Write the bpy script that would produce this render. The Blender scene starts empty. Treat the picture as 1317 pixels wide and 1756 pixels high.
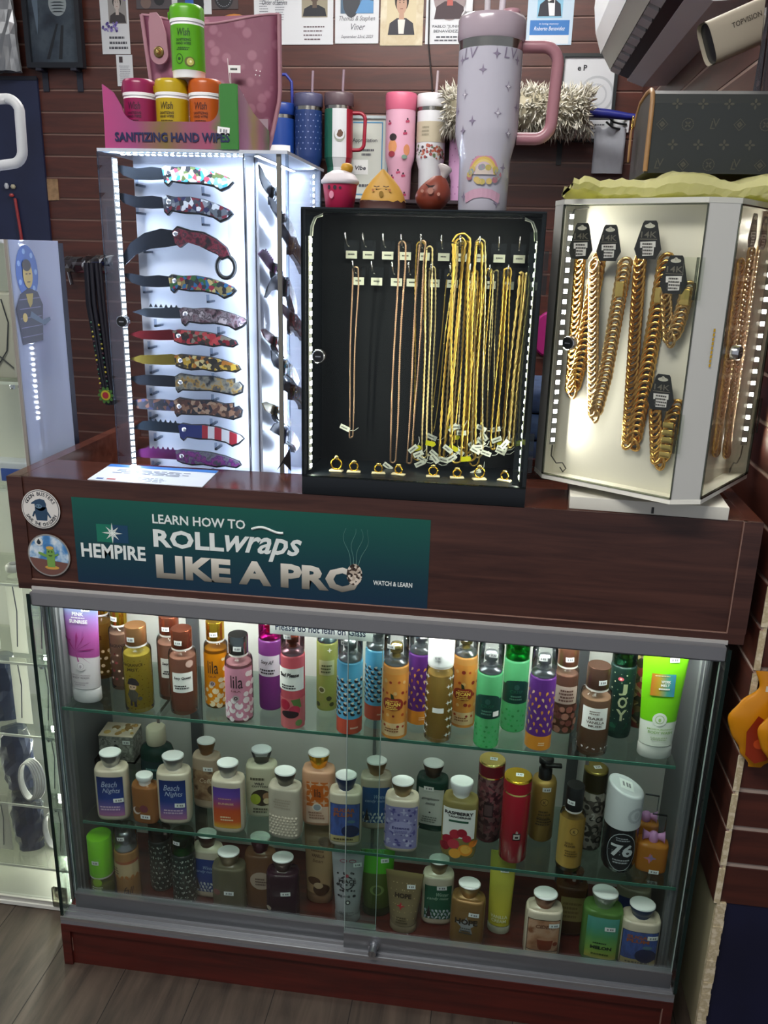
import bpy, bmesh, math, random
from mathutils import Vector, Matrix
sc = bpy.context.scene
col = sc.collection
PI = math.pi
R = math.radians
random.seed(11)

# ---------------------------------------------------------------- camera, world, lights, exposure
cd = bpy.data.cameras.new('camera')
cam = bpy.data.objects.new('camera', cd)
col.objects.link(cam)
sc.camera = cam
cd.sensor_fit = 'VERTICAL'
cd.sensor_height = 36.0
cd.lens = 1452.1 / 1756 * 36.0
cd.clip_start = 0.02
cam.matrix_world = Matrix.Translation((0.80586, -1.28347, 1.37491)) @ Matrix.Rotation(0.127479, 4, 'Z') @ Matrix.Rotation(PI / 2 - 0.299997, 4, 'X') @ Matrix.Rotation(0.0260448, 4, 'Z')
w = bpy.data.worlds.new('world')
sc.world = w
w.use_nodes = True
w.node_tree.nodes['Background'].inputs[0].default_value = (0.86, 0.9, 1.0, 1)
w.node_tree.nodes['Background'].inputs[1].default_value = 0.37
sc.view_settings.view_transform = 'Standard'
sc.view_settings.look = 'None'
sc.view_settings.gamma = 1.0
sc.view_settings.exposure = 0.12
sc.view_settings.use_curve_mapping = False
sc.cycles.transparent_max_bounces = 40
sc.cycles.max_bounces = 8
sc.cycles.caustics_reflective = False
sc.cycles.caustics_refractive = False
sc.cycles.sample_clamp_indirect = 4.0
CEILING_LIGHTS = [(0.25, -1.25, 48, 1.2, 0.6), (0.55, 1.05, 38, 1.2, 0.5), (-1.0, 0.4, 8, 0.6, 0.6)]   # x, y, watts, size x, size y
LED_COOL = ((0.70, 0.82, 1.0), 300)
LED_REAR = ((0.70, 0.82, 1.0), 140)
LED_WARM = ((1.0, 0.98, 0.84), 200)
LED_CREAM = ((1.0, 0.97, 0.86), 420)
LED_SHOWCASE = ((1.0, 0.98, 0.95), 400)
LED_TOWER = ((1.0, 1.0, 0.88), 260)


# ---------------------------------------------------------------- materials
def lin(h):
    if not isinstance(h, str):
        return tuple(h) + (1,) if len(h) == 3 else tuple(h)
    h = h.lstrip('#')
    o = []
    for i in (0, 2, 4):
        c = int(h[i:i + 2], 16) / 255
        o.append(c / 12.92 if c <= 0.04045 else ((c + 0.055) / 1.055) ** 2.4)
    return tuple(o) + (1,)


_M = {}


def newmat(name):
    m = bpy.data.materials.new(name)
    m.use_nodes = True
    nt = m.node_tree
    return m, nt, nt.nodes.get('Principled BSDF'), nt.nodes.get('Material Output')


def mat(h, rough=0.5, metal=0.0, coat=0.0, emit=0.0, sss=0.0):
    k = ('p', h, rough, metal, coat, emit, sss)
    if k in _M:
        return _M[k]
    m, nt, p, o = newmat('paint')
    p.inputs['Base Color'].default_value = lin(h)
    p.inputs['Roughness'].default_value = rough
    p.inputs['Metallic'].default_value = metal
    p.inputs['Coat Weight'].default_value = coat
    if emit:
        p.inputs['Emission Color'].default_value = lin(h)
        p.inputs['Emission Strength'].default_value = emit
    _M[k] = m
    return m


def led(c):
    k = ('led', c)
    if k in _M:
        return _M[k]
    m, nt, p, o = newmat('led')
    e = nt.nodes.new('ShaderNodeEmission')
    e.inputs[0].default_value = tuple(c[0]) + (1,)
    g = nt.nodes.new('ShaderNodeNewGeometry')          # a diode shines from its front only
    mu = nt.nodes.new('ShaderNodeMath')
    mu.operation = 'MULTIPLY_ADD'
    mu.inputs[1].default_value = -c[1]
    mu.inputs[2].default_value = c[1]
    nt.links.new(g.outputs['Backfacing'], mu.inputs[0])
    nt.links.new(mu.outputs[0], e.inputs[1])
    nt.links.new(e.outputs[0], o.inputs[0])
    _M[k] = m
    return m


def clear(h='#ffffff', refl=1.0, rough=0.02):
    """thin clear plastic or glass: tinted see-through with fresnel reflection"""
    k = ('c', h, refl, rough)
    if k in _M:
        return _M[k]
    m, nt, p, o = newmat('clear')
    N = nt.nodes
    t = N.new('ShaderNodeBsdfTransparent')
    t.inputs[0].default_value = lin(h)
    g = N.new('ShaderNodeBsdfGlossy')
    g.inputs['Roughness'].default_value = rough
    f = N.new('ShaderNodeFresnel')
    f.inputs[0].default_value = 1.42
    mm = N.new('ShaderNodeMath')
    mm.operation = 'MULTIPLY'
    mm.inputs[1].default_value = refl
    mx = N.new('ShaderNodeMixShader')
    L = nt.links.new
    L(f.outputs[0], mm.inputs[0])
    L(mm.outputs[0], mx.inputs[0])
    L(t.outputs[0], mx.inputs[1])
    L(g.outputs[0], mx.inputs[2])
    L(mx.outputs[0], o.inputs[0])
    _M[k] = m
    return m


def liquid(h, t=0.45, rough=0.12):
    """coloured liquid in a bottle: part body colour, part tinted see-through"""
    k = ('l', h, t, rough)
    if k in _M:
        return _M[k]
    m, nt, p, o = newmat('liquid')
    N = nt.nodes
    p.inputs['Base Color'].default_value = tuple(x ** 0.78 for x in lin(h)[:3]) + (1,)
    p.inputs['Roughness'].default_value = rough
    p.inputs['Coat Weight'].default_value = 0.4
    p.inputs['Coat Roughness'].default_value = 0.05
    tr = N.new('ShaderNodeBsdfTransparent')
    c = lin(h)
    tr.inputs[0].default_value = tuple(min(1, 0.3 + 0.9 * x ** 0.5) for x in c[:3]) + (1,)
    tl = N.new('ShaderNodeBsdfTranslucent')
    tl.inputs[0].default_value = tuple(x ** 0.6 for x in c[:3]) + (1,)
    m0 = N.new('ShaderNodeMixShader')
    m0.inputs[0].default_value = 0.45
    nt.links.new(p.outputs[0], m0.inputs[1])
    nt.links.new(tl.outputs[0], m0.inputs[2])
    mx = N.new('ShaderNodeMixShader')
    mx.inputs[0].default_value = t
    nt.links.new(m0.outputs[0], mx.inputs[1])
    nt.links.new(tr.outputs[0], mx.inputs[2])
    nt.links.new(mx.outputs[0], o.inputs[0])
    _M[k] = m
    return m


def ramp_mat(stops, rough=0.45, axis='Y', interp='LINEAR', noise=0.0, metal=0.0):
    """colour bands along the part's own uv"""
    k = ('r', tuple(stops), rough, axis, interp, noise)
    if k in _M:
        return _M[k]
    m, nt, p, o = newmat('bands')
    N, L = nt.nodes, nt.links.new
    tc = N.new('ShaderNodeUVMap')
    sp = N.new('ShaderNodeSeparateXYZ')
    L(tc.outputs[0], sp.inputs[0])
    cr = N.new('ShaderNodeValToRGB')
    cr.color_ramp.interpolation = interp
    e = cr.color_ramp.elements
    while len(e) < len(stops):
        e.new(0.5)
    for i, (q, h) in enumerate(stops):
        e[i].position = q
        e[i].color = lin(h)
    src = sp.outputs[axis]
    if noise:
        n = N.new('ShaderNodeTexNoise')
        n.inputs['Scale'].default_value = 5
        L(tc.outputs[0], n.inputs['Vector'])
        a = N.new('ShaderNodeMath')
        a.operation = 'MULTIPLY_ADD'
        a.inputs[1].default_value = noise
        L(n.outputs[0], a.inputs[0])
        L(src, a.inputs[2])
        s2 = N.new('ShaderNodeMath')
        s2.operation = 'SUBTRACT'
        s2.inputs[1].default_value = noise / 2
        L(a.outputs[0], s2.inputs[0])
        src = s2.outputs[0]
    L(src, cr.inputs[0])
    L(cr.outputs[0], p.inputs['Base Color'])
    p.inputs['Roughness'].default_value = rough
    p.inputs['Metallic'].default_value = metal
    _M[k] = m
    return m


def cells(cols, scale=60, rough=0.4, tex='VORONOI', coords='Object', metal=0.0, coat=0.0, stretch=(1, 1, 1), contrast=None):
    """blotchy printed pattern of several colours"""
    k = ('v', tuple(cols), scale, rough, tex, coords, metal, stretch)
    if k in _M:
        return _M[k]
    m, nt, p, o = newmat('print')
    N, L = nt.nodes, nt.links.new
    tc = N.new('ShaderNodeTexCoord')
    mp = N.new('ShaderNodeMapping')
    mp.inputs['Scale'].default_value = stretch
    L(tc.outputs[coords], mp.inputs[0])
    cr = N.new('ShaderNodeValToRGB')
    if tex == 'VORONOI':
        t = N.new('ShaderNodeTexVoronoi')
        t.inputs['Scale'].default_value = scale
        sp = N.new('ShaderNodeSeparateColor')
        L(mp.outputs[0], t.inputs['Vector'])
        L(t.outputs['Color'], sp.inputs[0])
        L(sp.outputs[0], cr.inputs[0])
        cr.color_ramp.interpolation = 'CONSTANT'
        lo, hi = 0.0, 1.0
    else:
        t = N.new('ShaderNodeTexNoise')
        t.inputs['Scale'].default_value = scale
        t.inputs['Detail'].default_value = 4
        L(mp.outputs[0], t.inputs['Vector'])
        L(t.outputs[0], cr.inputs[0])
        lo, hi = 0.32, 0.75
    e = cr.color_ramp.elements
    while len(e) < len(cols):
        e.new(0.5)
    for i, h in enumerate(cols):
        e[i].position = lo + (hi - lo) * i / len(cols)
        e[i].color = lin(h)
    L(cr.outputs[0], p.inputs['Base Color'])
    p.inputs['Roughness'].default_value = rough
    p.inputs['Metallic'].default_value = metal
    p.inputs['Coat Weight'].default_value = coat
    _M[k] = m
    return m


def wood(a, b, stretch=(1.2, 18, 18), rough=0.35, scale=3.0, bump=0.0, coat=0.1):
    k = ('w', a, b, stretch, rough, scale)
    if k in _M:
        return _M[k]
    m, nt, p, o = newmat('wood')
    N, L = nt.nodes, nt.links.new
    tc = N.new('ShaderNodeTexCoord')
    mp = N.new('ShaderNodeMapping')
    mp.inputs['Scale'].default_value = stretch
    L(tc.outputs['Object'], mp.inputs[0])
    n = N.new('ShaderNodeTexNoise')
    n.inputs['Scale'].default_value = scale
    n.inputs['Detail'].default_value = 7
    n.inputs['Roughness'].default_value = 0.62
    n.inputs['Distortion'].default_value = 0.6
    L(mp.outputs[0], n.inputs['Vector'])
    cr = N.new('ShaderNodeValToRGB')
    e = cr.color_ramp.elements
    e[0].position, e[0].color = 0.33, lin(a)
    e[1].position, e[1].color = 0.68, lin(b)
    L(n.outputs[0], cr.inputs[0])
    L(cr.outputs[0], p.inputs['Base Color'])
    p.inputs['Roughness'].default_value = rough
    p.inputs['Coat Weight'].default_value = coat
    p.inputs['Coat Roughness'].default_value = 0.15
    _M[k] = m
    return m


CHROME = mat('#d8d8da', 0.18, 1.0)
STEEL = mat('#b4b6ba', 0.32, 1.0)
ALU = mat('#828387', 0.4, 0.35)
GOLD = mat('#f2bf3e', 0.22, 1.0)
PALEGOLD = mat('#efd27e', 0.24, 1.0)
ROSEGOLD = mat('#b06f5a', 0.25, 1.0)
WHITE = mat('#f2f2f2', 0.5)
STICKER = mat('#f6f6f6', 0.6)
INK = mat('#2c2c30', 0.7)
BLACK = mat('#0b0c0e', 0.4)
GLASS = clear('#f2f8f5', 0.30)
ACRYL = clear('#ffffff', 1.0)
MAHOG = wood('#301915', '#503027')
MAHOGTOP = wood('#361811', '#613527', rough=0.18, coat=0.5)


# ---------------------------------------------------------------- mesh builder
class MB:
    def __init__(s):
        s.v, s.f, s.uv = [], [], []
        s.mats, s.cur, s.sm = [], 0, False

    def mat(s, m, smooth=None):
        if m not in s.mats:
            s.mats.append(m)
        s.cur = s.mats.index(m)
        if smooth is not None:
            s.sm = smooth
        return s

    def add(s, vs, fs, smooth=None, uv=None):
        b = len(s.v)
        s.v += [tuple(q) for q in vs]
        s.uv += uv if uv else [(0.5, 0.5)] * len(vs)
        sm = s.sm if smooth is None else smooth
        for q in fs:
            s.f.append((tuple(i + b for i in q), s.cur, sm))
        return s

    def box(s, x0, x1, y0, y1, z0, z1, bev=0.0):
        if bev <= 0:
            v = [(x0, y0, z0), (x1, y0, z0), (x1, y1, z0), (x0, y1, z0), (x0, y0, z1), (x1, y0, z1), (x1, y1, z1), (x0, y1, z1)]
            u = [(0, 0), (1, 0), (1, 0), (0, 0), (0, 1), (1, 1), (1, 1), (0, 1)]
            return s.add(v, [(3, 2, 1, 0), (4, 5, 6, 7), (0, 1, 5, 4), (1, 2, 6, 5), (2, 3, 7, 6), (3, 0, 4, 7)], False, u)
        bm = bmesh.new()
        bmesh.ops.create_cube(bm, size=1)
        for q in bm.verts:
            q.co = ((x0 + x1) / 2 + q.co.x * (x1 - x0), (y0 + y1) / 2 + q.co.y * (y1 - y0), (z0 + z1) / 2 + q.co.z * (z1 - z0))
        bmesh.ops.bevel(bm, geom=bm.edges[:], offset=bev, segments=3, affect='EDGES', profile=0.5)
        return s.bm(bm, True)

    def bm(s, bm, smooth=False, mx=None):
        bm.verts.index_update()
        vs = [tuple((mx @ q.co) if mx else q.co) for q in bm.verts]
        fs = [tuple(q.index for q in f.verts) for f in bm.faces]
        bm.free()
        return s.add(vs, fs, smooth)

    def rings(s, rs, cap0=True, cap1=True, closed=True, smooth=True):
        """skin a list of equal-length rings"""
        n = len(rs[0])
        vs, uv, fs = [], [], []
        for j, r in enumerate(rs):
            vs += r
            uv += [(i / max(1, n - 1), j / max(1, len(rs) - 1)) for i in range(n)]
        for j in range(len(rs) - 1):
            for i in range(n if closed else n - 1):
                a, b = j * n + i, j * n + (i + 1) % n
                fs.append((a, b, b + n, a + n))
        s.add(vs, fs, smooth, uv)
        if cap0:
            s.add(rs[0], [tuple(range(n))[::-1]], False, [(0.5, 0)] * n)
        if cap1:
            s.add(rs[-1], [tuple(range(n))], False, [(0.5, 1)] * n)
        return s

    def lathe(s, prof, n=24, sx=1.0, sy=1.0, p=2.0, cx=0.0, cy=0.0, cap0=True, cap1=True, smooth=True, sharp=False):
        """revolve (radius, z) pairs; p > 2 gives a squarer section, sx/sy stretch it"""
        def ring(r, z):
            o = []
            for i in range(n):
                a = 2 * PI * i / n
                c, t = math.cos(a), math.sin(a)
                x = math.copysign(abs(c) ** (2 / p), c) * r * sx
                y = math.copysign(abs(t) ** (2 / p), t) * r * sy
                o.append((cx + x, cy + y, z))
            return o
        if sharp:
            for i in range(len(prof) - 1):
                s.rings([ring(*prof[i]), ring(*prof[i + 1])], cap0 and i == 0, cap1 and i == len(prof) - 2, True, smooth)
            return s
        return s.rings([ring(*q) for q in prof], cap0, cap1, True, smooth)

    def tube(s, pts, r, n=8, closed=False, r1=None, smooth=True):
        P = [Vector(q) for q in pts]
        m = len(P)
        rs = []
        up = None
        for i in range(m):
            if closed:
                t = P[(i + 1) % m] - P[i - 1]
            else:
                t = P[min(i + 1, m - 1)] - P[max(i - 1, 0)]
            if t.length < 1e-9:
                t = Vector((0, 0, 1))
            t.normalize()
            if up is None:
                up = Vector((0, 0, 1)) if abs(t.z) < 0.9 else Vector((1, 0, 0))
            a = t.cross(up)
            if a.length < 1e-6:
                a = t.orthogonal()
            a.normalize()
            b = a.cross(t).normalized()
            up = b
            q = r if r1 is None else r + (r1 - r) * i / (m - 1)
            rs.append([tuple(P[i] + a * (q * math.cos(2 * PI * k / n)) + b * (q * math.sin(2 * PI * k / n))) for k in range(n)])
        if closed:
            rs.append(rs[0])
        return s.rings(rs, not closed, not closed, True, smooth)

    def prism(s, poly, fn, d0, d1):
        """extrude a 2d outline between two offsets; fn(u, v, d) -> xyz"""
        n = len(poly)
        a = [fn(u, v, d0) for u, v in poly]
        b = [fn(u, v, d1) for u, v in poly]
        fs = [tuple(range(n)), tuple(range(2 * n - 1, n - 1, -1))]
        fs += [(i, i + n, (i + 1) % n + n, (i + 1) % n) for i in range(n)]
        us = [q[0] for q in poly]
        vs_ = [q[1] for q in poly]
        u0, u1, v0, v1 = min(us), max(us), min(vs_), max(vs_)
        uv = [((u - u0) / max(1e-9, u1 - u0), (v - v0) / max(1e-9, v1 - v0)) for u, v in poly]
        return s.add(a + b, fs, False, uv + uv)

    def shape(s, poly, fn, d=0.0):
        """outline laid on a surface, cut finer where the surface curves"""
        st = getattr(fn, 'step', 0)
        if st and max(q[0] for q in poly) - min(q[0] for q in poly) > st:
            return s.lay(poly, [tuple(range(len(poly)))], fn, d)
        return s.add([fn(u, v, d) for u, v in poly], [tuple(range(len(poly)))], False)

    def lay(s, pts, faces, fn, d):
        """map a flat mesh onto a surface, splitting edges that are long against its curve"""
        st = getattr(fn, 'step', 0)
        if not st or not pts:
            return s.add([fn(u, v, d) for u, v in pts], faces, False)
        bm = bmesh.new()
        bv = [bm.verts.new((u, v, 0)) for u, v in pts]
        for f in faces:
            try:
                bm.faces.new([bv[i] for i in f])
            except ValueError:
                pass
        bmesh.ops.triangulate(bm, faces=bm.faces[:])
        for _ in range(5):
            es = [e for e in bm.edges if abs(e.verts[0].co.x - e.verts[1].co.x) > st]
            if not es:
                break
            bmesh.ops.subdivide_edges(bm, edges=es, cuts=1)
            bmesh.ops.triangulate(bm, faces=[f for f in bm.faces if len(f.verts) > 3])
        bm.verts.index_update()
        vs = [fn(q.co.x, q.co.y, d) for q in bm.verts]
        fs = [tuple(q.index for q in f.verts) for f in bm.faces]
        bm.free()
        return s.add(vs, fs, False)

    def patch(s, fn, s0, s1, z0, z1, d, ns=12, nz=1):
        vs, uv, fs = [], [], []
        for j in range(nz + 1):
            for i in range(ns + 1):
                a, b = i / ns, j / nz
                vs.append(fn(s0 + (s1 - s0) * a, z0 + (z1 - z0) * b, d))
                uv.append((a, b))
        for j in range(nz):
            for i in range(ns):
                q = j * (ns + 1) + i
                fs.append((q, q + 1, q + ns + 2, q + ns + 1))
        return s.add(vs, fs, True, uv)

    def disc(s, fn, u, v, r, d, n=14, ry=None, rot=0.0):
        ry = r if ry is None else ry
        c, t = math.cos(rot), math.sin(rot)
        pts = []
        for i in range(n):
            a = 2 * PI * i / n
            x, y = r * math.cos(a), ry * math.sin(a)
            pts.append((u + x * c - y * t, v + x * t + y * c))
        return s.shape(pts, fn, d)

    def text(s, body, size, fn, u, v, d, align='CENTER', bold=0.0, shear=0.0, wide=1.0, rot=0.0):
        vs, fs = glyphs(body, align, bold, shear)
        c, t = math.cos(rot), math.sin(rot)
        o = []
        for x, y in vs:
            x, y = x * size * wide, y * size
            o.append((u + x * c - y * t, v + x * t + y * c))
        return s.lay(o, fs, fn, d)

    def build(s, name, parent=None, loc=None, rz=0.0, **tags):
        me = bpy.data.meshes.new(name)
        me.from_pydata(s.v, [], [q[0] for q in s.f])
        for m in s.mats:
            me.materials.append(m)
        me.polygons.foreach_set('material_index', [q[1] for q in s.f])
        me.polygons.foreach_set('use_smooth', [q[2] for q in s.f])
        uv = me.uv_layers.new(name='UVMap')
        li = [0] * len(me.loops)
        me.loops.foreach_get('vertex_index', li)
        flat = []
        for i in li:
            flat += s.uv[i]
        uv.data.foreach_set('uv', flat)
        me.update()
        o = bpy.data.objects.new(name, me)
        col.objects.link(o)
        if parent is not None:
            o.parent = parent
        if loc is not None:
            o.location = loc
            o.rotation_euler.z = rz
        for k, q in tags.items():
            o[k] = q
        return o


_G = {}


def glyphs(body, align, bold, shear):
    k = (body, align, bold, shear)
    if k not in _G:
        cu = bpy.data.curves.new('lettering', 'FONT')
        cu.body, cu.size, cu.align_x, cu.offset, cu.shear = body, 1.0, align, bold, shear
        cu.resolution_u = 2
        o = bpy.data.objects.new('lettering', cu)
        me = bpy.data.meshes.new_from_object(o)
        _G[k] = ([(q.co.x, q.co.y) for q in me.vertices], [tuple(q.vertices) for q in me.polygons])
        bpy.data.objects.remove(o)
        bpy.data.meshes.remove(me)
    return _G[k]


def thing(name, label, cat, loc=(0, 0, 0), rz=0.0, group=None):
    o = bpy.data.objects.new(name, None)
    o.empty_display_size = 0.02
    col.objects.link(o)
    o.location = loc
    o.rotation_euler.z = rz
    o['label'], o['category'] = label, cat
    if group:
        o['group'] = group
    return o


def tag(o, label, cat, group=None):
    o['label'], o['category'] = label, cat
    if group:
        o['group'] = group
    return o


def copy_tree(o, parent=None):
    c = o.copy()
    col.objects.link(c)
    if parent is not None:
        c.parent = parent
    for ch in list(o.children):
        copy_tree(ch, c)
    return c


def cyl(r, z0=0.0, a0=0.0):
    def fn(u, v, d):
        a = a0 + u / r
        return ((r + d) * math.sin(a), -(r + d) * math.cos(a), z0 + v)
    fn.step = r * 0.22
    return fn


def flat(y=0.0, x=0.0, z=0.0):
    return lambda u, v, d: (x + u, y - d, z + v)


def ell(w_, dp, p=2.6, z0=0.0):
    def fn(u, v, d):
        q = min(0.999, abs(u) / w_)
        return (u * (1 + d / w_), -dp * (1 - q ** p) ** (1 / p) - d, z0 + v)
    fn.step = w_ * 0.25
    return fn


def on_plane(o, ux, uy):
    """2d -> 3d on the plane through o spanned by ux (across) and uy (up); d lifts towards the viewer side"""
    o, ux, uy = Vector(o), Vector(ux).normalized(), Vector(uy).normalized()
    nn = ux.cross(uy)
    return lambda u, v, d: tuple(o + ux * u + uy * v + nn * d)


def scribble(b, fn, u0, u1, v0, v1, d, rows=3, m=INK, fill=0.55):
    """lines of print too small to read"""
    b.mat(m)
    h = (v1 - v0) / rows
    for i in range(rows):
        y = v1 - (i + 0.5) * h
        u = u0 + random.random() * 0.1 * (u1 - u0)
        e = u1 - random.random() * 0.25 * (u1 - u0)
        while u < e:
            l = (u1 - u0) * random.uniform(0.06, 0.16)
            b.shape([(u, y - h * fill / 2), (min(e, u + l), y - h * fill / 2), (min(e, u + l), y + h * fill / 2), (u, y + h * fill / 2)], fn, d)
            u += l + (u1 - u0) * 0.025


def price(parent, fn, u, v, w_=0.016, h=0.009, rot=0.0, d=0.0009):
    b = MB().mat(STICKER)
    c, t = math.cos(rot), math.sin(rot)
    f2 = lambda a, e, dd: fn(u + a * c - e * t, v + a * t + e * c, dd)
    b.patch(f2, -w_ / 2, w_ / 2, -h / 2, h / 2, d, 4, 1)
    b.mat(mat('#8d8d92', 0.7))
    for k in (-0.22, 0.05, 0.24):
        b.shape([((k - 0.07) * w_, -0.22 * h), ((k + 0.07) * w_, -0.22 * h), ((k + 0.07) * w_, 0.22 * h), ((k - 0.07) * w_, 0.22 * h)], f2, d + 0.0004)
    return b.build('price_sticker', parent)


def led_strip(name, a, b_, n, colour, parent, facing, size=0.005, tape=mat('#9a9a98', 0.5), width=0.010):
    """a tape of small square lamps from a to b, shining towards 'facing'"""
    a, b_, nn = Vector(a), Vector(b_), Vector(facing).normalized()
    t = (b_ - a).normalized()
    sd = t.cross(nn).normalized()
    m = MB().mat(tape)
    def quad(c, l, w_, lift):
        return [tuple(c + t * sx * l + sd * sy * w_ + nn * lift) for sx, sy in ((-1, -1), (1, -1), (1, 1), (-1, 1))]
    c = (a + b_) / 2
    m.add(quad(c, (b_ - a).length / 2, width / 2, 0), [(0, 1, 2, 3)], False)
    o = m.build(name, parent)
    e = MB().mat(led(colour))
    for i in range(n):
        c = a + (b_ - a) * ((i + 0.5) / n)
        q = quad(c, size / 2, size / 2, 0.0012)
        e.add(q, [(3, 2, 1, 0)], False)
    e.build('lamp_dots', o)
    return o
def fit(b, body, x0, x1, z0, z1, fn, d, bold=0.0, shear=0.0):
    """lettering stretched into a box on a surface"""
    vs, fs = glyphs(body, 'LEFT', bold, shear)
    if not vs:
        return b
    ax, bx = min(q[0] for q in vs), max(q[0] for q in vs)
    az, bz = min(q[1] for q in vs), max(q[1] for q in vs)
    k, l = (x1 - x0) / (bx - ax), (z1 - z0) / max(1e-6, bz - az)
    return b.lay([(x0 + (q[0] - ax) * k, z0 + (q[1] - az) * l) for q in vs], fs, fn, d)


def arc_text(b, body, r, a0, a1, size, fn, u, v, d, bold=0.02, flip=False):
    n = len(body)
    for i, ch in enumerate(body):
        if ch == ' ':
            continue
        a = a0 + (a1 - a0) * (i + 0.5) / n
        rot = a + PI / 2 if flip else a - PI / 2
        rr = r
        b.text(ch, size, fn, u + rr * math.cos(a), v + rr * math.sin(a), d, 'CENTER', bold, 0, 1.0, rot)
    return b


# ================================================================ SETTING
SLAT = wood('#3c1d17', '#54291f', (1.5, 14, 14), 0.42, 2.5)
SLATY = wood('#3c1d17', '#54291f', (14, 1.5, 14), 0.42, 2.5)
GROOVE = mat('#86695f', 0.6)
RAWEDGE = cells(['#cdbf9d', '#b9a884', '#dacdb0'], 90, 0.8, 'NOISE')


def structure(b, name):
    return b.build(name, None, kind='structure')


b = MB().mat(wood('#2a221d', '#54473d', (9, 0.9, 9), 0.5, 3.2))
b.box(-2.4, 2.4, -2.6, 2.03, -0.03, 0.0)
b.mat(mat('#1a1512', 0.8))
for k in range(-15, 16):
    b.box(k * 0.152 - 0.0008, k * 0.152 + 0.0008, -2.6, 2.0, -0.001, 0.0003)
structure(b, 'floor')

b = MB().mat(GROOVE).box(-2.4, 1.30, 2.0045, 2.03, 0, 2.7)
b.mat(SLAT)
k = -10
while True:
    z1 = 1.911 - 0.0762 * k
    z0 = z1 - 0.0762 + 0.0075
    if z1 < 0.05:
        break
    if z0 < 2.7:
        b.box(-2.4, 1.30, 2.0, 2.005, max(0, z0), min(2.7, z1))
    k += 1
structure(b, 'wall_back')

b = MB().mat(mat('#a89084', 0.6)).box(1.2418, 1.2498, 0.0, 2.0, 0.30, 2.7)
b.mat(SLATY)
for k in range(4, 37):
    b.box(1.24, 1.2420, 0.0006, 2.0, 0.0746 * k + 0.008 if k > 4 else 0.300, 0.0746 * (k + 1))
b.mat(RAWEDGE)
for k in range(4, 37):
    b.box(1.2402, 1.2500, -0.002, 0.0006, 0.0746 * k + 0.006 if k > 4 else 0.300, 0.0746 * (k + 1) - 0.001)
b.box(1.245, 1.2500, -0.001, 0.0006, 0.30, 2.7)
b.mat(mat('#9a9072', 0.8)).box(1.246, 1.262, 0.002, 2.0, 0.0, 0.30)
structure(b, 'wall_right')

b = MB().mat(mat('#a8968a', 0.5)).box(1.2502, 2.4, 0.0062, 0.03, 0.30, 2.7)
b.mat(SLAT)
for k in range(4, 37):
    b.box(1.2502, 2.4, 0.004, 0.0064, 0.0746 * k + 0.010 if k > 4 else 0.298, 0.0746 * (k + 1))
b.mat(cells(['#0b0d26', '#10122e', '#15183a'], 3, 0.55, 'NOISE')).box(1.262, 2.4, 0.006, 0.03, 0.0, 0.298)
b.mat(RAWEDGE)
random.seed(5)
for i in range(24):
    z = i * 0.0125
    b.box(1.2455, 1.262 + random.uniform(-0.0008, 0.0012), -0.001 - random.uniform(0, 0.001), 0.008, z, z + 0.0126)
structure(b, 'wall_front')

b = MB().mat(mat('#a9a8a4', 0.9)).box(-2.4, 2.4, -2.6, 2.03, 2.75, 2.8)
structure(b, 'ceiling')
for (lx, ly, wt, sx, sy) in CEILING_LIGHTS:
    t = thing('ceiling_light', 'flat white ceiling light panel above the shop floor', 'ceiling light', (lx, ly, 2.75), 0, 'ceiling light panels')
    b = MB().mat(WHITE)
    for q in ((-sx / 2 - 0.02, -sx / 2, -sy / 2 - 0.02, sy / 2 + 0.02), (sx / 2, sx / 2 + 0.02, -sy / 2 - 0.02, sy / 2 + 0.02), (-sx / 2, sx / 2, -sy / 2 - 0.02, -sy / 2), (-sx / 2, sx / 2, sy / 2, sy / 2 + 0.02)):
        b.box(q[0], q[1], q[2], q[3], -0.03, -0.001)
    b.build('frame', t)
    MB().mat(led(((1, 0.97, 0.93), wt / (sx * sy * PI)))).box(-sx / 2, sx / 2, -sy / 2, sy / 2, -0.02, -0.012).build('diffuser', t)

# ================================================================ DISPLAY COUNTER
ctr = thing('display_counter', 'mahogany and glass shop display counter full of toiletries', 'display counter')
W = 1.2192
SEAM = mat('#8f6f62', 0.5)
b = MB().mat(MAHOG).box(0.022, W - 0.022, 0.0, 0.018, 0.80, 0.9962)
b.box(0.001, W - 0.001, -0.003, 0.004, 0.794, 0.8125).box(0.0, 0.027, -0.003, 0.004, 0.8125, 0.9962).box(1.191, W, -0.003, 0.004, 0.8125, 0.9962)
b.mat(SEAM).box(0.027, 1.191, -0.0034, 0.0, 0.8118, 0.8129).box(1.1902, 1.1915, -0.0034, 0.0, 0.8129, 0.9962)
b.build('fascia', ctr)
for sx in (0, 1):
    b = MB().mat(MAHOGTOP)
    x0 = 0.0 if sx == 0 else W - 0.022
    b.box(x0, x0 + 0.022, 0.004, 0.50, 0.794, 0.9966)
    b.build('end_panel', ctr)
MB().mat(MAHOGTOP).box(0.022, W - 0.022, 0.004, 0.122, 0.978, 0.9964).build('ledge', ctr)
b = MB().mat(MAHOGTOP).box(0.022, W - 0.022, 0.108, 0.122, 0.915, 0.978).box(0.022, W - 0.022, 0.122, 0.50, 0.905, 0.92)
b.box(0.022, W - 0.022, 0.485, 0.50, 0.92, 0.96)
b.build('register_well', ctr)
b = MB().mat(mat('#dedcd8', 0.45)).box(0.026, 1.194, 0.245, 0.252, 0.10, 0.80)
b.mat(mat('#55565a', 0.5)).box(0.2085, 0.2335, 0.237, 0.2449, 0.106, 0.795).box(0.996, 1.0175, 0.237, 0.2449, 0.106, 0.795)
b.mat(mat('#77787b', 0.4)).box(0.60, 0.606, 0.240, 0.2449, 0.106, 0.795)
b.build('back_panel', ctr)
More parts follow.
